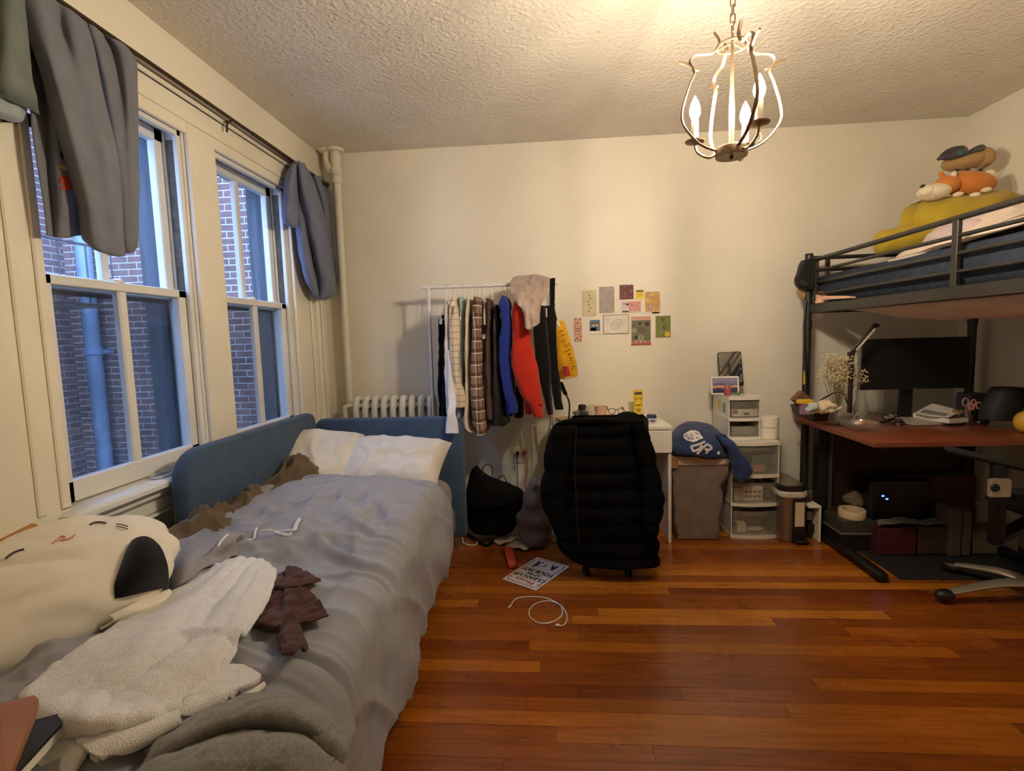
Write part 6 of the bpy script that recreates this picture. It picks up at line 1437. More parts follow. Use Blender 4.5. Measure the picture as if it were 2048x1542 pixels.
m_ivb = cloth('ivory_bedspread', (222, 204, 186), .06, 200, .2)
g = []
for j in range(44):
    v = j/43; row = []
    for i in range(30):
        u = i/29; y = 1.45+v*(2.72-1.45)-.06*noise.noise(V(u*3, 2, 1)); x = LX+.055+u*.88
        z = zm1+.045+.035*noise.noise(V(x*5, y*4, 3))+.07*max(0, .75-v)+.02*math.sin(u*PI)
        if u < .08: z -= .035*(1-u/.08)
        row.append(V(x, y, max(z, zm1+.006)))
    g.append(row)
one('bedspread', B().grid(g, thick=.015), m_ivb, 'ivory bedspread bunched along the loft mattress', 'bedspread', smooth='all')
pillow('pillow', PY(2075, 452, 2.42), .62, .42, .17, basis((.1, 1, .05), (-.55, -.2, 1)), m_ivb, 'ivory pillow at the near end of the loft bed', 'pillow', 3, None)
pillow('pillow', PY(1938, 462, 2.72), .34, .28, .14, basis((.1, 1, 0), (-.6, -.1, 1)), cloth('lilac_pillowcase', (206, 186, 186)), 'lilac-grey pillow tucked below the yellow body pillow', 'pillow', 8, None)
# yellow body pillow: L-shaped bolster against the wall
m_ycush = cloth('mustard_plush', (186, 160, 52), .08, 120, .3)
yb_ = thing('body_pillow', 'long mustard yellow body pillow folded in the loft bed corner', 'pillow', (2.3, 3.0, zm1+.02))
def sausage(spec, y, dy, nm, seed):
    part(nm, blob(spec, y, dy, 30, 34, .012, 6, seed), m_ycush, yb_, 'all')
g = loft([[PY(x, y, d)+V(0, 0, 0) for x, y, d in r] for r in [[(1725, 490, 3.20)]*6]], 6, 2) if False else None
sp_ = [PY(1748, 486, 3.18), PY(1790, 482, 3.16), PY(1840, 470, 3.14), PY(1890, 450, 3.12)]
part('lower_roll', B().tube(spline(sp_, 24), [.001, .045, .062, .07, .072, .073, .074, .075, .076, .077, .078, .08, .08, .08, .08, .08, .08, .08, .075, .07, .06, .05, .03, .005], 20), m_ycush, yb_, 'all')
ur = [[PY(1826, 486, 3.16), PY(1828, 440, 3.10), PY(1838, 410, 3.12), PY(1850, 398, 3.2)], [PY(1880, 486, 3.05), PY(1880, 440, 3.0), PY(1885, 404, 3.03), PY(1890, 392, 3.16)], [PY(1940, 476, 3.02), PY(1945, 430, 2.98), PY(1948, 398, 3.01), PY(1950, 387, 3.15)], [PY(1980, 450, 3.02), PY(1990, 420, 2.99), PY(2000, 394, 3.02), PY(2004, 382, 3.14)], [PY(1992, 440, 3.09), PY(2018, 414, 3.08), PY(2028, 398, 3.1), PY(2030, 388, 3.16)]]
part('upper_roll', B().grid(wrinkle(loft([r+[p+V(.01, .14, 0) for p in r[::-1]] for r in ur], 48, 34, True), .008, 7, 4), True), m_ycush, yb_, 'all')
# corgi plush
m_org = cloth('orange_plush', (206, 128, 62), .06, 150, .3); m_crm = cloth('cream_plush_fur', (236, 220, 190), .05, 150, .3)
cg = thing('dog_plush', 'orange and white dog plush lying on the yellow body pillow', 'plush toy', PY(1915, 395, 3.14))
yc = 3.11
part('body', B().ball(PY(1938, 368, yc), (.135, .085, .068), 30, 18, Matrix.Rotation(.08, 3, 'Y'), fn=lambda p: p*(1+.04*noise.noise(p*12))), m_org, cg, 'all')
part('head', B().ball(PY(1893, 370, yc-.03), (.062, .06, .05), 22, 14), m_org, cg, 'all')
part('muzzle', B().ball(PY(1868, 384, yc-.05), (.085, .06, .045), 24, 14, Matrix.Rotation(-.05, 3, 'Y')), m_crm, cg, 'all')
part('snout', B().ball(PY(1853, 382, yc-.07), (.036, .036, .032), 18, 12), m_crm, cg, 'all')
part('ear', B().ball(PY(1906, 353, yc-.06), (.016, .012, .032), 12, 8, Matrix.Rotation(.35, 3, 'Y')), m_crm, cg, 'all'); part('ear', B().ball(PY(1884, 352, yc-.02), (.014, .012, .028), 12, 8, Matrix.Rotation(-.5, 3, 'Y')), m_org, cg, 'all')
part('nose', B().ball(PY(1845, 372, yc-.09), (.014, .01, .007), 10, 6, Matrix.Rotation(-.5, 3, 'Y')), M('black_nose', (30, 24, 22), .4), cg)
for dx, dy in ((1916, 389), (1950, 390), (1972, 380)): part('paw', B().ball(PY(dx, dy, yc-.06), (.026, .025, .014), 12, 8), m_crm, cg, 'all')
part('tail', B().ball(PY(1978, 352, yc+.0), (.03, .03, .035), 12, 8), m_crm, cg, 'all')
# bird plush
m_bd = cloth('tan_bird_plush', (176, 142, 92), .08, 150, .3); m_wg = M('iridescent_grey_wing', (74, 74, 82), .45, .2, .6, 14, 60, .4)
bi = thing('bird_plush', 'tan bird plush with dark grey-blue wings perched above the dog plush', 'plush toy', PY(1935, 340, 3.20))
yb2 = 3.20
part('body', B().ball(PY(1928, 322, yb2), (.118, .07, .052), 28, 16, Matrix.Rotation(-.15, 3, 'Y')), m_bd, bi, 'all')
part('rump', B().ball(PY(1965, 316, yb2), (.058, .06, .058), 18, 12), m_bd, bi, 'all')
part('wing', B().grid(loft([[PY(1873, 319, yb2-.06), PY(1874, 319, yb2-.065), PY(1876, 320, yb2-.06)], [PY(1886, 304, yb2-.05), PY(1890, 312, yb2-.085), PY(1896, 320, yb2-.07)], [PY(1905, 294, yb2-.04), PY(1910, 306, yb2-.088), PY(1915, 316, yb2-.07)], [PY(1926, 291, yb2-.03), PY(1928, 303, yb2-.085), PY(1930, 312, yb2-.07)], [PY(1936, 296, yb2-.03), PY(1938, 303, yb2-.07), PY(1940, 308, yb2-.06)]], 16, 28), thick=.012), m_wg, bi, 'all')
part('wing', B().grid(loft([[PY(1930, 306, yb2-.05), PY(1932, 308, yb2-.06), PY(1934, 310, yb2-.05)], [PY(1945, 296, yb2-.04), PY(1948, 302, yb2-.08), PY(1950, 306, yb2-.06)], [PY(1962, 289, yb2-.03), PY(1964, 297, yb2-.07), PY(1965, 302, yb2-.05)], [PY(1971, 291, yb2-.03), PY(1971, 294, yb2-.04), PY(1969, 298, yb2-.03)]], 14, 22), thick=.012), m_wg, bi, 'all')
part('teal_patch', B().ball(PY(1921, 305, yb2-.092), (.018, .006, .014), 12, 8), M('teal_feather', (56, 110, 92), .5), bi, 'all')
for x in (1912, 1935, 1960): part('foot', B().ball(PY(x, 341, yb2-.05), (.012, .012, .010), 10, 6), m_ink, bi, 'all')
part('tail_piping', B().tube(spline([PY(1968, 302, yb2-.03), PY(1980, 306, yb2-.03), PY(1982, 318, yb2-.03), PY(1972, 332, yb2-.04), PY(1960, 340, yb2-.05)], 20), .005, 6), M('brown_piping', (108, 82, 44), .8), bi)
# cap and pale bag on the post
cp = thing('baseball_cap', 'black cap hanging from the corner post of the loft bed', 'cap', PY(1607, 560, LY1-.04))
part('crown', blob([(520, 1606, 1622), (530, 1600, 1626), (545, 1596, 1626), (560, 1591, 1624), (572, 1594, 1622), (580, 1604, 1618)], LY1-.02, .055, 24, 26, .004, 10, 2), cloth('black_cap_cotton', (34, 32, 32)), cp, 'all')
part('brim', B().grid(loft([[PY(1590, 553, LY1-.07), PY(1600, 560, LY1-.09), PY(1616, 566, LY1-.07)], [PY(1594, 566, LY1-.08), PY(1602, 572, LY1-.11), PY(1614, 574, LY1-.08)]], 12, 6), thick=.004), cloth('black_cap_cotton', (34, 32, 32)), cp, 'all')
one('drawstring_pouch', blob([(575, 1597, 1618), (590, 1599, 1620), (600, 1606, 1618)], LY1+.02, .03, 20, 16, .004, 9, 3), cloth('tan_pouch', (170, 140, 100)), 'tan pouch hanging below the black cap on the bed post', 'pouch', smooth='all')
one('knotted_cloth', blob([(584, 1638, 1650), (590, 1634, 1668), (598, 1634, 1660), (606, 1634, 1652), (615, 1640, 1650)], LY1-.10, .035, 24, 24, .008, 22, 5), cloth('peach_cloth', (226, 180, 146)), 'peach cloth knotted round the loft bed rail', 'cloth', smooth='all')
one('tucked_sheet', B().grid(loft([[PX(1645, 592, LX-.006), PX(1690, 592, LX-.006), PX(1712, 594, LX-.006)], [PX(1645, 600, LX-.008), PX(1690, 597, LX-.008), PX(1712, 596, LX-.008)]], 20, 4), thick=.004), cloth('peach_cloth', (226, 180, 146)), 'thin strip of peach sheet showing along the loft side rail', 'sheet', smooth='all')
# sagging net below the slats
m_net = cloth('beige_net_cloth', (212, 190, 164), .1, 300, .3)
g = []
for j in range(34):
    v = j/33; row = []
    for i in range(14):
        u = i/13; y = 1.45+v*1.55; x = LX+.03+u*.5
        z = Z['fb']+.004-(.085*math.sin(PI*v)**.6)*min(1, u*5)*(1-.2*u)+.008*noise.noise(V(x*9, y*5, 2))
        row.append(V(x, y, z))
    g.append(row)
one('sagging_cloth', B().grid(g, thick=.004), m_net, 'beige cloth sagging below the loft bed slats', 'cloth', smooth='all')
one('tape_tag', B().bb((LX-.03, LY1-.028, PY(1610, 768, LY1).z), (LX-.01, LY1-.024, PY(1610, 741, LY1).z)), M('yellow_tape', (216, 180, 50), .6), 'yellow tape tag on the loft bed post', 'tag', smooth=False)
one('hanging_cord', B().tube(spline([PY(1612, 600, LY1-.04), PY(1608, 660, LY1-.04), PY(1609, 700, LY1-.045), PY(1613, 760, LY1-.04), PY(1610, 800, LY1-.04)], 24), .007, 6), m_blkp, 'black cord hanging down along the loft bed post', 'cord')

# ================================================================ brown desk under the loft
m_dsk = M('cherry_laminate', (122, 62, 38), .32, 0, .12, 3, 0, stretch=(1, .12, 1))
KX0, KX1, KY0, KY1, KZ = 1.553, 2.60, 2.53, 3.345, .748
kd = thing('large_desk', 'cherry-brown desk with black legs under the loft bed', 'desk', (2.05, 2.95, 0))
part('desktop', B().bb((KX0, KY0, KZ-.026), (KX1, KY1, KZ), .003), m_dsk, kd)
m_fr = M('black_desk_frame', (20, 19, 20), .45, .2)
for x in (1.672, 2.52):
    c = part('leg_column', B().bb((x-.03, 3.20, .05), (x+.03, 3.27, KZ-.026), .004), m_fr, kd)
    part('foot_bar', B().bb((x-.028, 2.605, .006), (x+.028, 3.28, .055), .012), m_fr, kd)
    part('top_bar', B().bb((x-.025, 2.62, KZ-.06), (x+.025, 3.28, KZ-.027), .003), m_fr, kd)
part('modesty_panel', B().bb((1.70, 3.235, .20), (2.50, 3.25, KZ-.05)), M('dark_walnut_panel', (44, 26, 20), .6), kd)
part('leg_trim', B().bb((1.700, 3.17, .06), (1.706, 3.20, KZ-.07)), M('worn_silver_edge', (110, 104, 100), .4, .6), kd)
zk = KZ
# ---- monitor
mo = thing('monitor', 'wide black monitor on a stand at the back of the cherry desk', 'monitor', (2.2, 3.2, zk))
ym = 3.12; a, c = PY(1724, 681, ym), PY(1938, 776, ym)
part('panel', B().bb((a.x, ym, c.z), (c.x, ym+.03, PY(1830, 676, ym).z), .003), M('black_monitor_shell', (20, 20, 21), .5), mo)
part('screen', B().bb((a.x+.008, ym-.0015, c.z+.016), (c.x-.008, ym+.0, PY(1830, 676, ym).z-.008)), M('matte_dark_screen', (20, 21, 22), .35), mo, False)
part('bezel_edge', B().bb((a.x-.002, ym, c.z), (a.x, ym+.03, PY(1830, 676, ym).z)), M('silver_bezel', (150, 146, 140), .35, .7), mo)
mx_ = (a.x+c.x)/2
part('stand_neck', B().bar((mx_-.02, ym+.045, zk+.01), (mx_-.02, ym+.04, c.z+.1), .07, .02), m_fr, mo)
part('stand_foot', B().tube(spline([(mx_-.22, ym-.08, zk+.008), (mx_-.12, ym+.0, zk+.012), (mx_-.02, ym+.05, zk+.016), (mx_+.1, ym+.0, zk+.012), (mx_+.2, ym-.08, zk+.008)], 26), .014, 8, flat=.5), m_fr, mo)
part('power_led', B().box((mx_+.0, ym-.002, c.z+.006), (.014, .001, .002)), M('grey_led', (180, 176, 170), .4), mo, False)
# ---- LED desk lamp
lp = thing('led_desk_lamp', 'folding black LED desk lamp between flowers and monitor', 'desk lamp', PY(1700, 815, 3.0)); m_lb = M('dark_bronze_plastic', (46, 36, 30), .4)
yl = 3.0
part('upright', B().bar(PY(1699, 826, yl), PY(1703, 712, yl), .022, .018, (0, 1, 0), .004), m_lb, lp)
part('hinge', B().lathe(PY(1702, 708, yl)+V(-.014, 0, 0), [(.014, 0), (.014, .028)], 14, (1, 0, 0)), m_lb, lp)
h0, h1 = PY(1704, 705, yl), PY(1752, 650, yl)
part('lamp_head', B().bar(h0, h1, .026, .014, (0, 1, 0), .004), m_lb, lp)
part('diffuser', B().bar(h0.lerp(h1, .1)+V(.0055, -.007, -.0045), h0.lerp(h1, .9)+V(.0055, -.007, -.0045), .012, .012, (0, 1, 0), .002), M('milky_led_strip', (196, 184, 164), .5), lp)
part('tip', B().lathe(h1+V(-.012, 0, -.002), [(.011, 0), (.011, .024)], 12, (1, 0, 0)), m_lb, lp)
part('base', B().lathe((PY(1699, 826, yl).x, yl, zk), [(.06, 0), (.062, .004), (.06, .014), (.02, .018)], 24), m_lb, lp)
# ---- dried flowers in vases
m_vas = m_clear
fv = thing('dried_flowers', 'dried white baby breath flowers in a glass jug on the cherry desk', 'flowers', PY(1668, 815, 3.02))
fy = 3.04; fc = PY(1672, 815, fy); fzb = zk
part('jug', B().lathe((fc.x, fy, fzb), [(.03, 0), (.036, .005), (.038, .06), (.028, .10), (.032, .13)], 20), m_vas, fv)
stm = B(); flo = B(); rnd = random.Random(4)
def bloom(c, r):
    k = len(flo.v); vs = [(r, 0, 0), (-r, 0, 0), (0, r, 0), (0, -r, 0), (0, 0, r), (0, 0, -r)]
    flo.add([Vector(v)+c for v in vs], [(0, 2, 4), (2, 1, 4), (1, 3, 4), (3, 0, 4), (2, 0, 5), (1, 2, 5), (3, 1, 5), (0, 3, 5)])
for k in range(46):
    px_ = rnd.uniform(1648, 1702); py_ = rnd.uniform(712, 770); e = PY(px_, py_, fy+rnd.uniform(-.05, .05)); s0 = V(fc.x, fy, fzb+.08)
    pts3 = spline([s0, s0.lerp(e, .5)+V(rnd.uniform(-.015, .015), 0, .01), e], 6)
    stm.tube(pts3, .0009, 4)
    for q in range(16): bloom(e+V(rnd.gauss(0, .016), rnd.gauss(0, .016), rnd.gauss(0, .018)), rnd.uniform(.0035, .007))
for k in range(10):
    e = PY(rnd.uniform(1700, 1732), rnd.uniform(738, 762), fy-.02); s0 = V(fc.x, fy, fzb+.08); stm.tube(spline([s0, s0.lerp(e, .6)+V(0, 0, .03), e], 6), .0009, 4)
    for q in range(8): bloom(e+V(rnd.gauss(0, .010), rnd.gauss(0, .01), rnd.gauss(0, .008)), rnd.uniform(.003, .0055))
part('stems', stm, M('dry_stem', (128, 112, 70), .8), fv, kind='stuff')
part('blossoms', flo, M('dry_ivory_blossom', (214, 198, 156), .9), fv, False, kind='stuff')
gv = one('glass_vase', B().lathe((PY(1722, 800, 3.1).x, 3.1, zk), [(.03, 0), (.034, .005), (.036, .10), (.026, .14), (.03, .19), (.028, .19), (.024, .14), (.033, .10), (.03, .008)], 20), m_vas, 'clear glass vase between desk lamp and monitor', 'vase')
gb = thing('glass_dish', 'clear glass dish holding small pastries beside the black basket', 'dish', (PY(1718, 830, 2.86).x, 2.86, zk)); gx = gb.location.x
part('dish', B().lathe((gx, 2.86, zk), [(.03, 0), (.06, .006), (.085, .03), (.09, .045), (.086, .045), (.08, .03), (.05, .012)], 26), m_vas, gb)
part('glass_arch', B().tube(spline([(gx-.05, 2.84, zk+.03), (gx-.03, 2.84, zk+.085), (gx, 2.84, zk+.10), (gx+.03, 2.84, zk+.085), (gx+.04, 2.84, zk+.03)], 20), .005, 8), m_vas, gb)
part('pastry', B().ball((gx-.015, 2.84, zk+.04), (.022, .016, .013), 12, 8), M('white_icing', (222, 206, 180), .6), gb); part('pastry', B().ball((gx+.012, 2.845, zk+.036), (.02, .016, .013), 12, 8), M('amber_sweet', (196, 110, 40), .5), gb)
# ---- basket
bk_ = thing('wire_basket', 'low black plastic basket of odds and ends at the desk corner', 'basket', (PY(1628, 830, 2.95).x, 2.95, zk))
q0, q1, q2_, q3 = PZ(1585, 826, zk), PZ(1628, 843, zk), PZ(1672, 839, zk), PZ(1640, 822, zk)
cen = (q0+q1+q2_+q3)/4
wallb = B()
qs = [q0, q1, q2_, q3]; top = [cen+(p-cen)*1.1+V(0, 0, .055) for p in qs]
m_bsk = M('black_basket_plastic', (40, 28, 22), .5)
for i in range(4):
    j = (i+1) % 4
    part('side', B().grid([[qs[i].lerp(qs[j], k/6) for k in range(7)], [top[i].lerp(top[j], k/6) for k in range(7)]], thick=.003), m_bsk, bk_, False)
part('rim', B().tube([top[0], top[1], top[2], top[3]], .004, 6, closed=True), m_bsk, bk_)
part('bottom', B().prism([p+V(0, 0, .001) for p in qs], (0, 0, .003)), m_bsk, bk_, False)
one('brown_carton', B().box(PY(1602, 795, 3.0)+V(0, 0, -.01), (.07, .05, .07), M4=Matrix.Rotation(.75, 4, 'Y')), M('brown_carton_card', (104, 72, 52), .7), 'small brown carton tilted in the black basket', 'box', smooth=False)
one('yellow_box', B().box(PY(1610, 803, 2.93), (.075, .045, .022), .15, ch=.002), M('yellow_carton', (224, 178, 40), .6), 'yellow carton on top of the black basket', 'box')
one('pill_box', B().box(PY(1607, 818, 2.92), (.03, .03, .06), .3, ch=.002), M('lilac_carton', (142, 110, 132), .6), 'lilac box standing in the black basket', 'box')
def crumple(name, label, px, py, y, r, c, seed):
    one(name, B().ball(PY(px, py, y), r, 36, 24, fn=lambda p: p*(1+.5*noise.noise(p*26+V(seed, 1, 2))+.35*noise.noise(p*60+V(seed, 4, 2)))), cloth(label[:20].replace(' ', '_'), c, .05, 60, .4), label, 'tissue', smooth='all')
crumple('tissue', 'crumpled bluish tissue in the black basket', 1622, 818, 2.92, (.035, .03, .034), (196, 204, 206), 2); crumple('tissue', 'large crumpled cream tissue in the black basket', 1650, 814, 2.94, (.05, .04, .035), (226, 206, 172), 5)
one('white_pen', B().tube([PY(1660, 824, 2.9), PY(1683, 815, 2.92)], .006, 8), m_wht, 'white pen leaning on the basket edge', 'pen')
one('charger_cable', B().tube(spline([PY(1634, 806, 3.0), PY(1650, 795, 3.02), PY(1672, 785, 3.05), PY(1690, 790, 3.08), PY(1694, 805, 3.1), PZ(1705, 815, zk+.005)], 30), .004, 6), m_blkp, 'black cable arching behind the basket', 'cable')
# ---- laptop, book, paper
lt = thing('laptop', 'closed silver laptop lying on the cherry desk', 'laptop', PZ(1850, 845, zk))
pts4 = [PZ(1764, 835, zk+.003), PZ(1826, 851, zk+.003), PZ(1960, 847, zk+.003), PZ(1880, 828, zk+.003)]
cl_ = sum(pts4, Vector())/4
part('base', B().prism([p for p in pts4], (0, 0, .008)), M('silver_laptop', (196, 188, 172), .4, .15), lt, False)
part('lid', B().prism([p+V(0, 0, .0085) for p in pts4], (0, 0, .006)), M('silver_laptop', (196, 188, 172), .4, .15), lt, False)
bk2 = thing('paperback', 'thick paperback lying on the laptop', 'book', PZ(1880, 838, zk+.02))
zz2 = zk+.018
pb4 = [PZ(1826, 834, zz2), PZ(1898, 847, zz2), PZ(1945, 843, zz2), PZ(1872, 830, zz2)]
part('page_block', B().prism(pb4, (0, 0, .026)), m_paper, bk2, False)
part('cover', B().prism([p+V(0, 0, .0262) for p in pb4], (0, 0, .002)), M('dark_book_cover', (60, 46, 40), .5), bk2, False); part('cover', B().prism([p+V(0, 0, -.0022) for p in pb4], (0, 0, .002)), M('dark_book_cover', (60, 46, 40), .5), bk2, False)
z3_ = zz2+.030
g = loft([[PZ(1828, 826, z3_), PZ(1862, 832, z3_), PZ(1898, 835, z3_)], [PZ(1846, 816, z3_+.012), PZ(1878, 822, z3_+.012), PZ(1912, 828, z3_+.006)], [PZ(1864, 806, z3_+.03), PZ(1896, 814, z3_+.026), PZ(1926, 822, z3_+.012)]], 16, 16)
pa = thing('printed_page', 'printed page lying curled on top of the paperback', 'paper', PZ(1870, 825, z3_))
part('page', B().grid(g, thick=.001), m_paper, pa, 'all'); part('grey_print', B().grid([[p+V(0, 0, .0006) for p in r[2:13]] for r in g[2:7]], thick=.0004), M('grey_print_block', (150, 142, 134), .8), pa, 'all')
# ---- cup with scissors
tu = thing('steel_tumbler', 'steel cup of pens and scissors on the cherry desk', 'cup', (PY(1936, 825, 2.98).x, 2.98, zk)); ux_ = tu.location.x
part('cup', B().lathe((ux_, 2.98, zk), [(.032, 0), (.034, .003), (.034, .085), (.031, .085), (.031, .006)], 22), M('polished_steel', (150, 140, 130), .18, .95), tu)
m_sc = M('pink_scissor_handle', (206, 128, 120), .5)
for (dx, r_, zz_, m_) in ((-.02, .022, .125, M('lilac_scissor_handle', (160, 130, 140), .5)), (.022, .018, .12, m_sc), (.05, .018, .105, m_sc), (.012, .02, .10, M('peach_scissor_handle', (214, 140, 110), .5))):
    one('scissors', B().tube([(ux_+dx+r_*.7*math.cos(q), 2.975, zk+zz_+r_*math.sin(q)) for q in [2*PI*k/18 for k in range(18)]], .0042, 6, closed=True).tube([(ux_+dx*.6, 2.978, zk+zz_-r_), (ux_+dx*.2, 2.98, zk+.012)], .0035, 6), m_, {-.02: 'lilac-handled scissors leaning left in the steel cup', .022: 'pink-handled scissors in the middle of the steel cup', .05: 'pink-handled scissors leaning right out of the steel cup', .012: 'peach-handled scissors lowest in the steel cup'}[dx], 'scissors', 'scissors in the steel cup')
one('amber_jar', B().lathe((PY(1918, 828, 3.03).x, 3.04, zk), [(.026, 0), (.028, .004), (.028, .05), (.022, .056), (.024, .058), (.024, .07)], 18), M('tan_jar', (150, 110, 70), .4), 'tan jar behind the paperback', 'jar')
one('black_case', blob([(775, 1992, 2042), (782, 1984, 2046), (800, 1974, 2042), (820, 1966, 2036), (838, 1964, 2030)], 2.86, .07, 26, 26, .004, 8, 4), M('black_case_fabric', (28, 27, 27), .7, bs=200), 'black rounded case standing at the right of the cherry desk', 'case', smooth='all')
one('black_box', B().bb((PY(1946, 840, 2.95).x, 2.98, zk), (PY(1990, 840, 2.95).x, 3.08, PY(1960, 788, 2.98).z), .004), M('black_box_card', (24, 22, 22), .6), 'black box beside the steel cup', 'box')
one('yellow_ball', B().ball(V(PY(2052, 815, 2.72).x, 2.72, zk+.055), (.045, .045, .055), 18, 12), M('yellow_rubber', (216, 166, 50), .5), 'yellow rounded object at the right frame edge on the desk', 'ornament')
ck = B()
for k in range(5): ck.tube(spline([V(1.98+.07*k, 3.14, zk+.006), V(2.0+.06*k, 3.19, zk+.03+.012*(k % 3)), V(2.05+.05*k, 3.16, zk+.01), V(2.1+.03*k, 3.11, zk+.006)], 16), .004, 5)
one('cable_tangle', ck, m_blkp, 'tangle of black cables below the monitor', 'cable')
one('small_tin', B().lathe((PY(1800, 826, 2.98).x, 2.99, zk), [(.03, 0), (.032, .004), (.032, .018), (.02, .026), (.02, .034)], 18), M('polished_steel', (150, 140, 130), .18, .95), 'small round steel tin below the monitor', 'tin')

# ================================================================ under the brown desk
m_mat = M('black_floor_mat', (20, 20, 22), .9, bs=150)
mc1, mc2 = PZ(1729, 1105, .004), PZ(1800, 1158, .004)
struct_m = one('floor_mat', B().bb((mc2.x, mc2.y, .0005), (2.66, 3.16, .005), .002), m_mat, 'thin black mat on the floor under the cherry desk', 'mat')
zf = .006
def ubox(name, label, pxl, pxr, pyt, y0, dep, z0, col, cat='box', ch=.004, pyb=None):
    a = PY(pxl, pyt, y0); c = PY(pxr, pyt, y0)
    return one(name, B().bb((a.x, y0, z0), (c.x, y0+dep, a.z), ch), M(label[:22].replace(' ', '_')+'_m', col, .7), label, cat)
sb = thing('storage_box', 'black storage box with grey lid under the desk corner', 'box', (PY(1715, 1100, 2.96).x, 3.05, 0))
a, c = PY(1680, 1060, 3.0), PY(1752, 1060, 3.0); zlid = PY(1710, 1070, 3.0).z; ztop_ = PY(1710, 1040, 3.02).z
part('bin', B().bb((a.x+.01, 3.0, .0), (c.x-.005, 3.19, zlid), .004), m_bpl, sb)
part('lid_rim', B().bb((a.x, 2.99, zlid), (c.x, 3.195, zlid+.014), .004), M('grey_lid', (92, 86, 78), .5), sb)
part('lid_body', B().prism([V(a.x+.008, 2.998, zlid+.014), V(c.x-.008, 2.998, zlid+.014), V(c.x-.008, 3.19, zlid+.014), V(a.x+.008, 3.19, zlid+.014)], (0, 0, ztop_-zlid-.014)), M('dark_grey_lid', (62, 58, 54), .5), sb, False)
tc_ = PZ(1706, 1035, ztop_)
one('tape_roll', B().lathe((PY(1705, 1020, 3.07).x, 3.075, ztop_), [(.048, 0), (.07, 0), (.071, .002), (.071, .046), (.07, .048), (.048, .048), (.048, 0)], 30, cap=False), M('white_masking_tape', (222, 200, 160), .5), 'roll of white tape on the grey-lidded storage box', 'tape roll')
one('plastic_wrap', B().ball(PY(1715, 998, 3.16), (.075, .045, .05), 22, 16, fn=lambda p: p*(1+.35*noise.noise(p*18))), M('clear_wrap_plastic', (150, 136, 110), .25, alpha=.5, bs=40), 'crumpled clear plastic behind the tape roll', 'plastic wrap', smooth='all')
pcx = thing('computer_tower', 'black computer case with two blue lights under the desk', 'computer', (PY(1800, 1040, 3.06).x, 3.1, 0))
a, c = PY(1742, 960, 3.05), PY(1866, 960, 3.05)
part('case', B().bb((a.x, 3.05, PY(1800, 1042, 3.05).z), (c.x, 3.2, PY(1800, 958, 3.05).z), .015), M('gloss_black_case', (12, 12, 14), .35), pcx)
part('stand', B().bb((a.x+.02, 3.06, 0), (c.x-.02, 3.19, PY(1800, 1042, 3.05).z)), M('dusty_wood_shelf', (96, 82, 66), .7), pcx)
def led(c):
    m, t, b = nt('blue_status_light'); b.inputs['Base Color'].default_value = (.05, .1, .8, 1); L(t, ramp(t, noi(t, coords(t), 5), [(.3, (.05, .12, 1)), (.7, (.08, .18, 1))]), b.inputs['Emission Color']); b.inputs['Emission Strength'].default_value = 6; return m
m_led = led(0)
for x, y in ((1766, 992), (1774, 998)): part('status_light', B().box(PY(x, y, 3.049), (.014, .003, .009), ch=.001), m_led, pcx, label='lit blue status light')
ubox('red_box', 'deep red cardboard box on the floor under the desk', 1758, 1834, 1058, 2.93, .10, zf, (72, 18, 22)); ubox('brown_box', 'brown cardboard box right of the red one under the desk', 1838, 1898, 1054, 2.95, .10, zf, (74, 58, 44))
one('dusty_cloth', B().grid(wrinkle(loft([[PY(1755, 1046, 2.93), PY(1800, 1044, 2.93), PY(1850, 1046, 2.94), PY(1900, 1044, 2.95)], [PY(1755, 1040, 3.03), PY(1800, 1036, 3.03), PY(1850, 1038, 3.03), PY(1900, 1034, 3.03)]], 30, 10), .012, 14, 3), thick=.01), cloth('dusty_grey_cloth', (110, 98, 82), .2), 'dusty grey cloth lying over the boxes under the desk', 'cloth', smooth='all')
for k, (pl_, pr_, pt, y_, col, lab) in enumerate(((1903, 1926, 1018, 2.92, (96, 82, 66), 'tall brown folder leftmost of the cartons under the desk'), (1928, 1946, 1022, 2.93, (104, 90, 72), 'tall brown folder second among the cartons under the desk'), (1948, 2040, 1060, 2.95, (118, 108, 92), 'low pale carton rightmost under the desk'))):
    ubox('folder' if k < 2 else 'carton', lab, pl_, pr_, pt, y_, .12, zf, col)
one('low_cabinet', B().bb((2.02, 3.08, .0), (2.47, 3.185, PY(1900, 950, 3.1).z), .004), M('dark_red_brown_wood', (58, 30, 26), .6), 'dark wooden low cabinet at the back under the desk', 'cabinet')

# ================================================================ office chair at the right edge
m_sil = M('satin_silver_plastic', (176, 166, 150), .35, .55); m_och = M('charcoal_chair_fabric', (30, 29, 30), .9, bs=300)
oc = thing('office_chair', 'charcoal office chair with silver star base at the right edge', 'chair', PZ(2085, 1180, 0))
hub2 = PZ(2072, 1168, .085)
tips = [PZ(1884, 1192, .035), PZ(1896, 1132, .035)]
def oleg(e, nm='base_leg'):
    d = e-hub2
    part(nm, B().tube(spline([hub2, hub2+d*.35+V(0, 0, .025), hub2+d*.7+V(0, 0, .022), e+V(0, 0, .01)], 16), [.034, .034, .033, .032, .031, .03, .029, .028, .027, .026, .025, .024, .022, .02, .016, .01], 10, flat=.55), m_sil, oc)
    part('caster', B().ball(e+V(0, 0, .004)-d*.03, (.045, .03, .028), 16, 10, Matrix.Rotation(math.atan2(d.y, d.x), 3, 'Z')), m_bpl, oc)
for e in tips: oleg(e)
for a_ in (-1.7, -.5, .75): oleg(hub2+V(math.cos(a_)*.29, math.sin(a_)*.29, -.05))
part('gas_column', B().lathe((hub2.x, hub2.y, .06), [(.04, 0), (.04, .05), (.028, .06), (.028, .36)], 16), m_fr, oc)
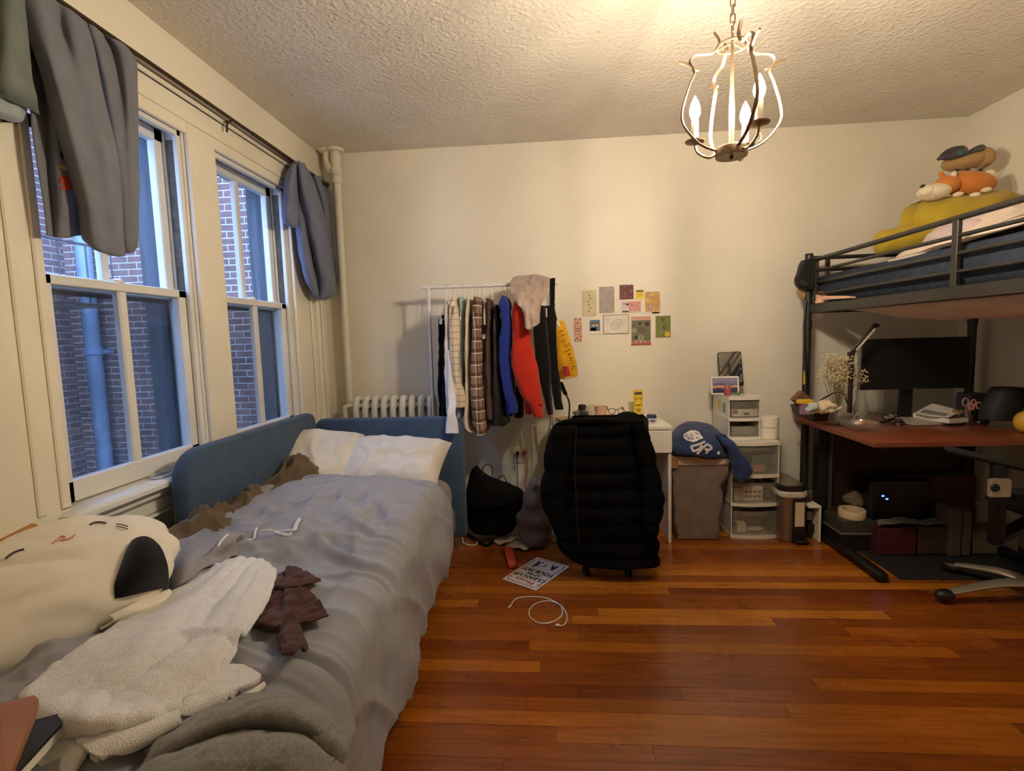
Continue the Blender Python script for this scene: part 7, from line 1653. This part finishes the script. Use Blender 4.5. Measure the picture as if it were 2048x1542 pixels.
part('seat', B().box((hub2.x+.12, hub2.y-.04, .46), (.48, .46, .08), .1, ch=.035), m_och, oc)
part('backrest', B().box((hub2.x+.26, hub2.y-.02, .82), (.07, .46, .60), .25, ch=.03), m_och, oc)
part('back_support', B().bar((hub2.x+.2, hub2.y, .45), (hub2.x+.29, hub2.y-.02, .75), .08, .02), m_fr, oc)
ya = 2.36
a1, a2 = PY(1892, 898, ya+.05), PY(2060, 938, ya-.02)
part('arm_pad', B().bar(a1, a2, .07, .03, ch=.012), m_och, oc)
part('arm_post', B().bar(PY(1998, 925, ya), PY(1992, 1088, ya+.03), .06, .04, (0, 1, 0), .008), m_fr, oc)
part('adjuster_plate', B().bb((PY(1973, 960, ya-.03).x, ya-.055, PY(1990, 996, ya-.05).z), (PY(2016, 960, ya-.03).x, ya-.03, PY(1990, 958, ya-.05).z), .006), m_sil, oc)
part('adjuster_button', B().lathe(V(PY(1991, 976, ya-.058).x, ya-.062, PY(1991, 976, ya-.058).z), [(.001, 0), (.016, 0), (.018, .004), (.018, .008)], 18, (0, 1, 0)), m_fr, oc)
part('arm_brace', B().bar(PY(1992, 1080, ya+.03), (hub2.x, hub2.y, .42), .06, .02), m_fr, oc)

# ================================================================ pendant lamp
def pendant():
    K = .76
    m_iron = M('brushed_bronze_metal', (150, 128, 100), .38, .85, .15, 20)
    m_candle = M('ivory_candle_sleeve', (240, 226, 196), .5)
    mb, t, b = nt('glowing_candle_bulb'); b.inputs['Base Color'].default_value = (1, .9, .7, 1)
    v = coords(t); L(t, ramp(t, noi(t, v, 8), [(.3, LAMP_COL), (.7, tuple(min(1, x*1.04) for x in LAMP_COL))]), b.inputs['Emission Color']); b.inputs['Emission Strength'].default_value = LAMP_GLOW
    c = V(.604, 1.76, 0); zb = 1.895
    p = thing('pendant_lantern', 'open metal lantern pendant with three lit candle bulbs hanging on a chain', 'ceiling lamp', (c.x, c.y, zb))
    # ceiling canopy and chain
    part('ceiling_canopy', B().lathe((c.x, c.y, ZC-.03), [(.012, -.02), (.03, -.01), (.055, .01), (.06, .03)], 24), m_iron, p)
    zt = zb+.36
    n = 13
    for k in range(n):
        z = zt+.01+k*.026; b = B(); r, h = .0075, .012
        pts = []
        for q in range(16):
            a = 2*PI*q/16; pts.append((math.cos(a)*r, math.sin(a)*r+math.copysign(h-r*.4, math.sin(a))))
        b.tube([(c.x+(x if k % 2 else 0), c.y+(0 if k % 2 else x), z+y) for x, y in pts], .0022, 6, closed=True)
        part('chain_link', b, m_iron, p)
    # finial hub, ring
    part('hub_disc', B().lathe((c.x, c.y, zb-.028), [(.001, 0), (.048, 0), (.05, .003), (.05, .027), (.046, .03), (.001, .03)], 28), m_iron, p)
    part('finial', B().lathe((c.x, c.y, zb-.036), [(.003, 0), (.007, .003), (.004, .009)], 10), m_iron, p)
    part('top_ring', B().tube([(c.x+.046*math.cos(a), c.y+.046*math.sin(a), zt-.045) for a in [2*PI*k/24 for k in range(24)]], .004, 6, closed=True), m_iron, p)
    b = B()
    for k in range(3):
        a = 2*PI*k/3+.5; b.tube([(c.x, c.y, zt-.035), (c.x+.046*math.cos(a), c.y+.046*math.sin(a), zt-.045)], .003, 6)
    part('ring_spokes', b, m_iron, p)
    part('stem', B().tube([(c.x, c.y, zb), (c.x, c.y, zb+.12), (c.x, c.y, zb+.2), (c.x, c.y, zt+.005)], [.008, .009, .006, .004], 8), m_iron, p)
    for k in range(4):
        a = 2*PI*k/4+.1; d = V(math.cos(a), math.sin(a), 0)
        prof = [(.045, -.012), (.105, .02), (.158, .10), (.160, .17), (.135, .27), (.122, .31), (.138, .352), (.12, .378), (.072, .382), (.05, .405), (.042, .435), (.060, .468)]
        part('cage_strap', B().tube(spline([V(c.x, c.y, zb+h*K)+d*r for r, h in prof], 34), .0062, 6, flat=.5), m_iron, p)
        s = B().tube(spline([V(c.x, c.y, zb+.318*K)+d*.108, V(c.x, c.y, zb+.325*K)+d*.125, V(c.x, c.y, zb+.345*K)+d*.15, V(c.x, c.y, zb+.352*K)+d*.172], 8), .0042, 6)
        part('leaf_scroll', s, m_iron, p)
    for k, ang in enumerate((2.95, -1.15, .85)):
        d = V(math.cos(ang), math.sin(ang), 0); r = .112
        part('arm', B().tube(spline([V(c.x, c.y, zb-.012)+d*.045, V(c.x, c.y, zb-.022)+d*.07, V(c.x, c.y, zb)+d*.105, V(c.x, c.y, zb+.03)+d*r], 10), .0045, 6), m_iron, p)
        q = V(c.x, c.y, zb+.03)+d*r
        cup = part('drip_plate', B().lathe(q, [(.006, -.004), (.03, .002), (.032, .006), (.01, .007)], 20), m_iron, p)
        part('candle_sleeve', B().lathe(q, [(.0115, .006), (.0115, .07)], 14), m_candle, p)
        bo = part('bulb', B().lathe(q, [(.006, .07), (.009, .074), (.0165, .092), (.017, .105), (.013, .122), (.006, .138), (.001, .148)], 16), mb, p)
        bo['label'] = 'glowing candle-shaped bulb'
    part('hook', B().tube(spline([V(c.x+.07, c.y-.04, zb+.03), V(c.x+.078, c.y-.045, zb+.015), V(c.x+.07, c.y-.04, zb+.0), V(c.x+.064, c.y-.036, zb+.012)], 10), .0018, 5), m_iron, p)
pendant()
